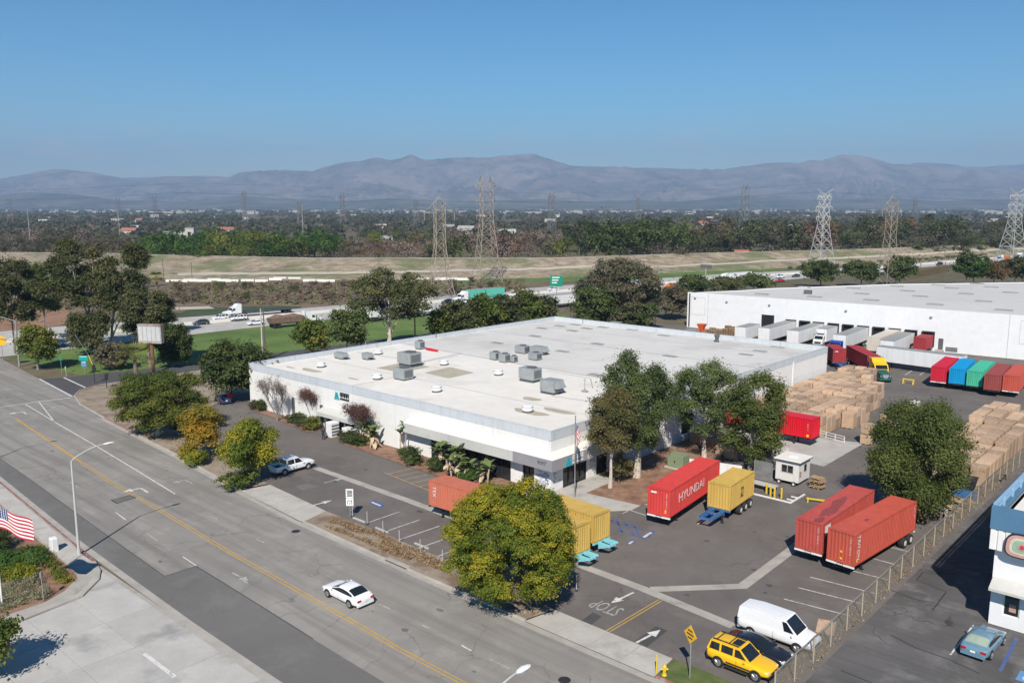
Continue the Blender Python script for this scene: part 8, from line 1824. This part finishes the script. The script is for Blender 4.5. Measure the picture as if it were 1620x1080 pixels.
# ------------------------------------------------------------------ flags
def flag_mat():
    m, nt, N, L, b = nodes('flag_print'); tc = N.new('ShaderNodeUVMap'); sep = N.new('ShaderNodeSeparateXYZ'); L.new(tc.outputs[0], sep.inputs[0])
    def mth(op, a, b_):
        x = N.new('ShaderNodeMath'); x.operation = op
        for i, q in enumerate((a, b_)):
            if isinstance(q, (int, float)): x.inputs[i].default_value = q
            else: L.new(q, x.inputs[i])
        return x.outputs[0]
    st = mth('LESS_THAN', mth('FRACT', mth('MULTIPLY', mth('SUBTRACT', 1.0, sep.outputs[1]), 6.5), 0), .5)
    c = mixc(N, L, st, (.70, .68, .66), (.42, .02, .04))
    can_ = mth('MULTIPLY', mth('LESS_THAN', sep.outputs[0], .4), mth('GREATER_THAN', sep.outputs[1], .46)); c = mixc(N, L, can_, c, (.015, .03, .12))
    v2 = N.new('ShaderNodeVectorMath'); v2.operation = 'MULTIPLY'; v2.inputs[1].default_value = (15, 13, 1); L.new(tc.outputs[0], v2.inputs[0]); vo = N.new('ShaderNodeTexVoronoi'); vo.inputs['Randomness'].default_value = 0; vo.inputs['Scale'].default_value = 1.0; L.new(v2.outputs[0], vo.inputs['Vector'])
    c = mixc(N, L, mth('MULTIPLY', can_, mth('LESS_THAN', vo.outputs['Distance'], .28)), c, (.7, .7, .7)); L.new(c, b.inputs['Base Color']); b.inputs['Roughness'].default_value = .85; MAT['flag_print'] = m
flag_mat()
def flag_mesh(w, h, sag, limp=False, seed=0):
    n, m_ = 18, 8; vs = []; uv = []
    for i in range(n + 1):
        for j in range(m_ + 1):
            s, t = i/n, j/m_
            if limp: x = s*w*.16 + .12*math.sin(6*t + 4*s); y = .10*math.sin(11*s + 3*t); z = (t - 1)*h - s*w*.62
            else: x = s*w*.92; y = .16*s*math.sin(7*s + 1.5*t)*w*.5; z = (t - 1)*h - sag*s**1.4*w + .05*math.sin(8*s)
            vs.append((x, y, z)); uv.append((s, t))
    fs = [(i*(m_+1)+j, (i+1)*(m_+1)+j, (i+1)*(m_+1)+j+1, i*(m_+1)+j+1) for i in range(n) for j in range(m_)]
    me = bpy.data.meshes.new('flag'); me.from_pydata(vs, [], fs); ul = me.uv_layers.new(name='UVMap')
    for lp_ in me.loops: ul.data[lp_.index].uv = uv[lp_.vertex_index]
    me.polygons.foreach_set('use_smooth', [True]*len(me.polygons)); return me
b = G(4, 962); t = thing('flagpole', 'white flagpole at the lower left corner', 'flagpole', b); zt_ = 9.5; obj('pole', MB().tube((0, 0, 0), (0, 0, zt_), .07, .045, 8), MAT['vent_white'], t, smooth=True); obj('finial', MB().lathe([(0, zt_), (.09, zt_ + .07), (0, zt_ + .15)], n=10), MAT['yellow_paint'], t); obj('base', MB().lathe([(.3, 0), (.3, .08), (.1, .12)], n=12), MAT['concrete'], t)
ff = tag(link('national_flag', flag_mesh(3.0, 1.75, .42), MAT['flag_print'], None, (b.x + .08, b.y, at(0, 800, b.y).z)), 'stars and stripes flag blowing at the lower left', 'flag')
b = G(909, 787); t = thing('flagpole', 'silver flagpole before the warehouse corner entrance', 'flagpole', b); zt_ = at(907, 659, b.y).z; obj('pole', MB().tube((0, 0, 0), (0, 0, zt_), .08, .05, 8), MAT['rim_metal'], t, smooth=True); obj('finial', MB().lathe([(0, zt_), (.1, zt_ + .08), (0, zt_ + .16)], n=10), MAT['rim_metal'], t)
tag(link('national_flag', flag_mesh(2.4, 1.5, 0, True), MAT['flag_print'], None, (b.x + .02, b.y - .08, zt_ - .5)), 'limp stars and stripes flag hanging on the entrance flagpole', 'flag')

# ------------------------------------------------------------------ transmission towers
def tower(label, px, base_y, top_y, style, mat, wbase, wtop, dist=None, r=.11, rz=.35, grp='transmission towers', detail=True):
    b = G(px, base_y) if dist is None else Vector(((px - 810)/F_PX*dist, dist, 0)); H_ = at(px, top_y, b.y).z
    t = thing('transmission_tower', label, 'tower', b, rz, grp); nlev = 9 if detail else 6
    waist = .52 if style == 'peak' else .60
    def hw(z):
        f = z/H_
        return (wbase + (wtop - wbase)*(f/waist)**.8)/2 if f < waist else wtop/2*(1 if style != 'horn' else 1)
    zs = [H_*.94*(k/nlev)**.92 for k in range(nlev + 1)]; cor = [(-1, -1), (1, -1), (1, 1), (-1, 1)]
    for sx, sy in cor:
        mb = MB()
        for a, c in zip(zs[:-1], zs[1:]): mb.tube((sx*hw(a), sy*hw(a), a), (sx*hw(c), sy*hw(c), c), r, r, 4)
        obj('leg', mb, MAT[mat], t)
    br = MB()
    for k, (a, c) in enumerate(zip(zs[:-1], zs[1:])):
        for i in range(4):
            p, q = cor[i], cor[(i+1) % 4]; br.tube((p[0]*hw(a), p[1]*hw(a), a), (q[0]*hw(c), q[1]*hw(c), c), r*.55, r*.55, 3); br.tube((q[0]*hw(a), q[1]*hw(a), a), (p[0]*hw(c), p[1]*hw(c), c), r*.55, r*.55, 3); br.tube((p[0]*hw(c), p[1]*hw(c), c), (q[0]*hw(c), q[1]*hw(c), c), r*.55, r*.55, 3)
    obj('bracing', br, MAT[mat], t); zt = zs[-1]; w = wtop/2
    def arm(z, L, drop=.0, hang=0.0):
        mb = MB()
        for s in (-1, 1):
            for y in (-w, w): mb.tube((s*w, y, z), (s*L, 0, z + drop), r*.7, r*.5, 4); mb.tube((s*w, y, z + H_*.035), (s*L, 0, z + drop), r*.6, r*.5, 4)
            if hang: mb.tube((s*L, 0, z + drop), (s*L, 0, z + drop - hang), r*1.1, r*.9, 5)
        obj('crossarm', mb, MAT[mat], t)
    if style == 'peak':
        arm(zt*.90, wbase*.60, .0, H_*.075); mb = MB()
        for s in (-1, 1): mb.tube((s*w, 0, zt), (0, 0, H_), r, r*.7, 4); mb.tube((0, 0, H_), (s*wbase*.60, 0, zt*.90), r*.7, r*.6, 4)
        obj('peak', mb, MAT[mat], t)
    elif style == 'flat':
        for f in (.62, .76, .90): arm(H_*f, wtop*.95, .0, 1.4)
        mb = MB()
        for s in (-1, 1): mb.tube((s*w, -w, zt), (s*w, 0, H_), r, r*.7, 4); mb.tube((s*w, w, zt), (s*w, 0, H_), r, r*.7, 4)
        obj('peak', mb, MAT[mat], t)
    else:
        for f, L in ((.66, 1.2), (.78, 1.35), (.90, 1.15)): arm(H_*f, wtop*L, .2, 1.6)
        mb = MB()
        for s in (-1, 1): mb.tube((s*w, 0, zt), (s*wtop*1.35, 0, H_), r, r*.7, 4); mb.tube((s*w*.2, 0, zt), (s*wtop*1.35, 0, H_), r*.7, r*.6, 4)
        obj('peak', mb, MAT[mat], t)
    return t
tower('left brown lattice tower with a pointed top', 697, 473, 311, 'peak', 'tower_tan', 8.6, 3.2, r=.13); tower('tallest brown lattice tower with a flat twin-peaked top', 770, 446, 277, 'flat', 'tower_tan', 10.5, 4.4, r=.15)
tower('pale grey lattice tower with horned top at right', 1298, 432, 298, 'horn', 'tower_grey', 10.5, 3.4, r=.15); tower('brown-grey lattice tower with pointed top between the pale ones', 1403, 452, 309, 'peak', 'tower_tan', 8.0, 3.0, r=.12); tower('pale grey lattice tower with horned top at the right edge', 1599, 418, 298, 'horn', 'tower_grey', 12.5, 4.2, r=.17)
for px, ty, dd, lab in ((872, 305, 900, 'distant dark tower right of the tall brown tower'), (1174, 292, 800, 'distant dark tower left of the pale grey tower'), (545, 306, 1300, 'distant faint tower left of the brown towers'), (392, 300, 1500, 'distant faint tower above the bright green grove'), (252, 308, 1500, 'distant faint tower above the dark part of the grove'), (195, 312, 1600, 'distant faint tower at the left beyond the grove'), (478, 318, 1200, 'distant faint pole tower above the bright grove right end'), (24, 312, 1400, 'distant faint tower near the left frame edge'), (1007, 312, 1500, 'distant faint tower above the dark evergreens'), (1440, 314, 1500, 'distant faint tower right of the brown-grey tower'), (660, 316, 1400, 'distant faint tower just left of the pointed brown tower')):
    tower(lab, px, 0, ty, 'flat', 'tower_far', 9, 4.5, dd, .16 + dd*.00012, .5, 'distant towers', False)
for px, by, ty in ((49, 388, 330), (190, 372, 332), (480, 378, 322)):
    b = G(px, by + 8); tag(obj('lamp_mast', MB().tube((0, 0, 0), (0, 0, at(px, ty, b.y).z), .22, .12, 6), MAT['tower_grey'], None, b), 'thin pale mast standing in the scrub beyond the levee', 'mast', 'masts beyond the levee')
for k, (z, y0_) in enumerate(((38, 0), (34, 0), (34, 4))):
    mb = MB(); a = Vector((-400, 420, 45 + z*.3)); pts = []
    for s in range(41): f = s/40; q = f*6 % 1; pts.append((-700 + 1700*f, 330 + 150*f + y0_*3, z + 4 - 5*4*q*(1-q)))
    mb.path(pts, .034, 3); tag(obj('power_line', mb, MAT['tower_far']), ('topmost', 'middle', 'lowest')[k] + ' thin power line crossing behind the towers', 'wire')

# ------------------------------------------------------------------ far buildings
M('far_wall', (.48, .45, .41), .8, .08, .1, rnd=.35); M('far_roof_red', (.33, .14, .09), .85, .15, .2); M('far_roof_grey', (.34, .33, .32), .85, .1, .2, rnd=.2)
def house(label, px, d, w, dp_, h, gable=True, roof='far_roof_grey', grp='far houses', wall='far_wall', rz=.0):
    x = (px - 810)/F_PX*d; t = thing('far_house' if gable else 'far_building', label, 'house' if gable else 'building', (x, d, 0), rz, grp)
    wl_ = obj('wall', MB().box(-w/2, -dp_/2, 0, w/2, dp_/2, h), MAT[wall], t)
    if gable: obj('roof', MB().add([(-w/2-.5, -dp_/2-.5, h), (w/2+.5, -dp_/2-.5, h), (w/2+.5, dp_/2+.5, h), (-w/2-.5, dp_/2+.5, h), (-w/2-.5, 0, h + dp_*.28), (w/2+.5, 0, h + dp_*.28)], [(0,1,5,4),(2,3,4,5),(0,4,3),(1,2,5),(0,3,2,1)]), MAT[roof], t)
    else: obj('roof', MB().box(-w/2-.2, -dp_/2-.2, h + .003, w/2+.2, dp_/2+.2, h + .5), MAT[roof], t)
    wn_ = MB(); n_ = max(1, int(w/5))
    for k in range(n_): a = -w/2 + w*(k + .3)/n_; wn_.box(a, -dp_/2 - .06, h*.3, a + w*.35/n_, -dp_/2 - .004, h*.72)
    obj('window', wn_, MAT['window_glass'], t)
house('long pale building beyond the bright green grove', 292, 800, 30, 12, 7.5, False, 'far_roof_grey', None); house('white drum-roofed building right of the long pale one', 306, 790, 8, 8, 11, False, 'far_roof_grey', None); house('pink-roofed house beyond the grove at left', 210, 830, 14, 10, 8, True, 'far_roof_red', None)
house('small white house with red roof below the dark tree belt', 1171, 520, 8, 6, 3.2, True, 'far_roof_red', None); house('small white building beside the reddish scrub', 610, 760, 16, 8, 5, False, 'far_roof_grey', None); house('white building between distant trees by the right dark tower', 1156, 900, 26, 14, 9, False, 'far_roof_grey', None)
rh = random.Random(9)
for k in range(64):
    d_ = 900*math.exp(rh.random()*1.9); house('pale building among the far trees on the ' + ('left', 'middle', 'right')[k % 3] + ' part of the plain', (k % 3)*550 + rh.uniform(-20, 550), d_, rh.uniform(9, 20)*(1 + d_/7000), rh.uniform(9, 14), rh.uniform(4, 6)*(1 + d_/9000), rh.random() < .4, rh.choice(('far_roof_grey', 'far_roof_grey', 'far_roof_red')), 'pale buildings on the plain, ' + ('left', 'middle', 'right')[k % 3], 'far_wall', rh.uniform(-.4, .4))
mb = MB()
for k in range(420):
    d_ = 3500 + 4200*rh.random(); x = rh.uniform(-.72, .72)*d_; w = rh.uniform(8, 38)*(1 if rh.random() < .85 else 2.4); mb.box(x, d_, 0, x + w, d_ + 15, rh.uniform(6, 13))
tag(obj('far_town', mb, MAT['far_wall']), 'far-off town of pale buildings along the foot of the hills', 'town', kind='stuff')

# ------------------------------------------------------------------ haze in the air
hz = bpy.data.materials.new('haze'); hz.use_nodes = True; hn = hz.node_tree.nodes; hn.clear(); ho = hn.new('ShaderNodeOutputMaterial'); hv = hn.new('ShaderNodeVolumePrincipled')
hv.inputs['Color'].default_value = (.48, .69, 1.0, 1); hv.inputs['Density'].default_value = HAZE; hv.inputs['Anisotropy'].default_value = 0.0
hz.node_tree.links.new(hv.outputs[0], ho.inputs['Volume'])
tag(obj('haze', MB().box(-26000, -500, -8, 26000, 24500, 1650), hz), 'pale blue air haze over the whole plain', 'haze', kind='stuff')
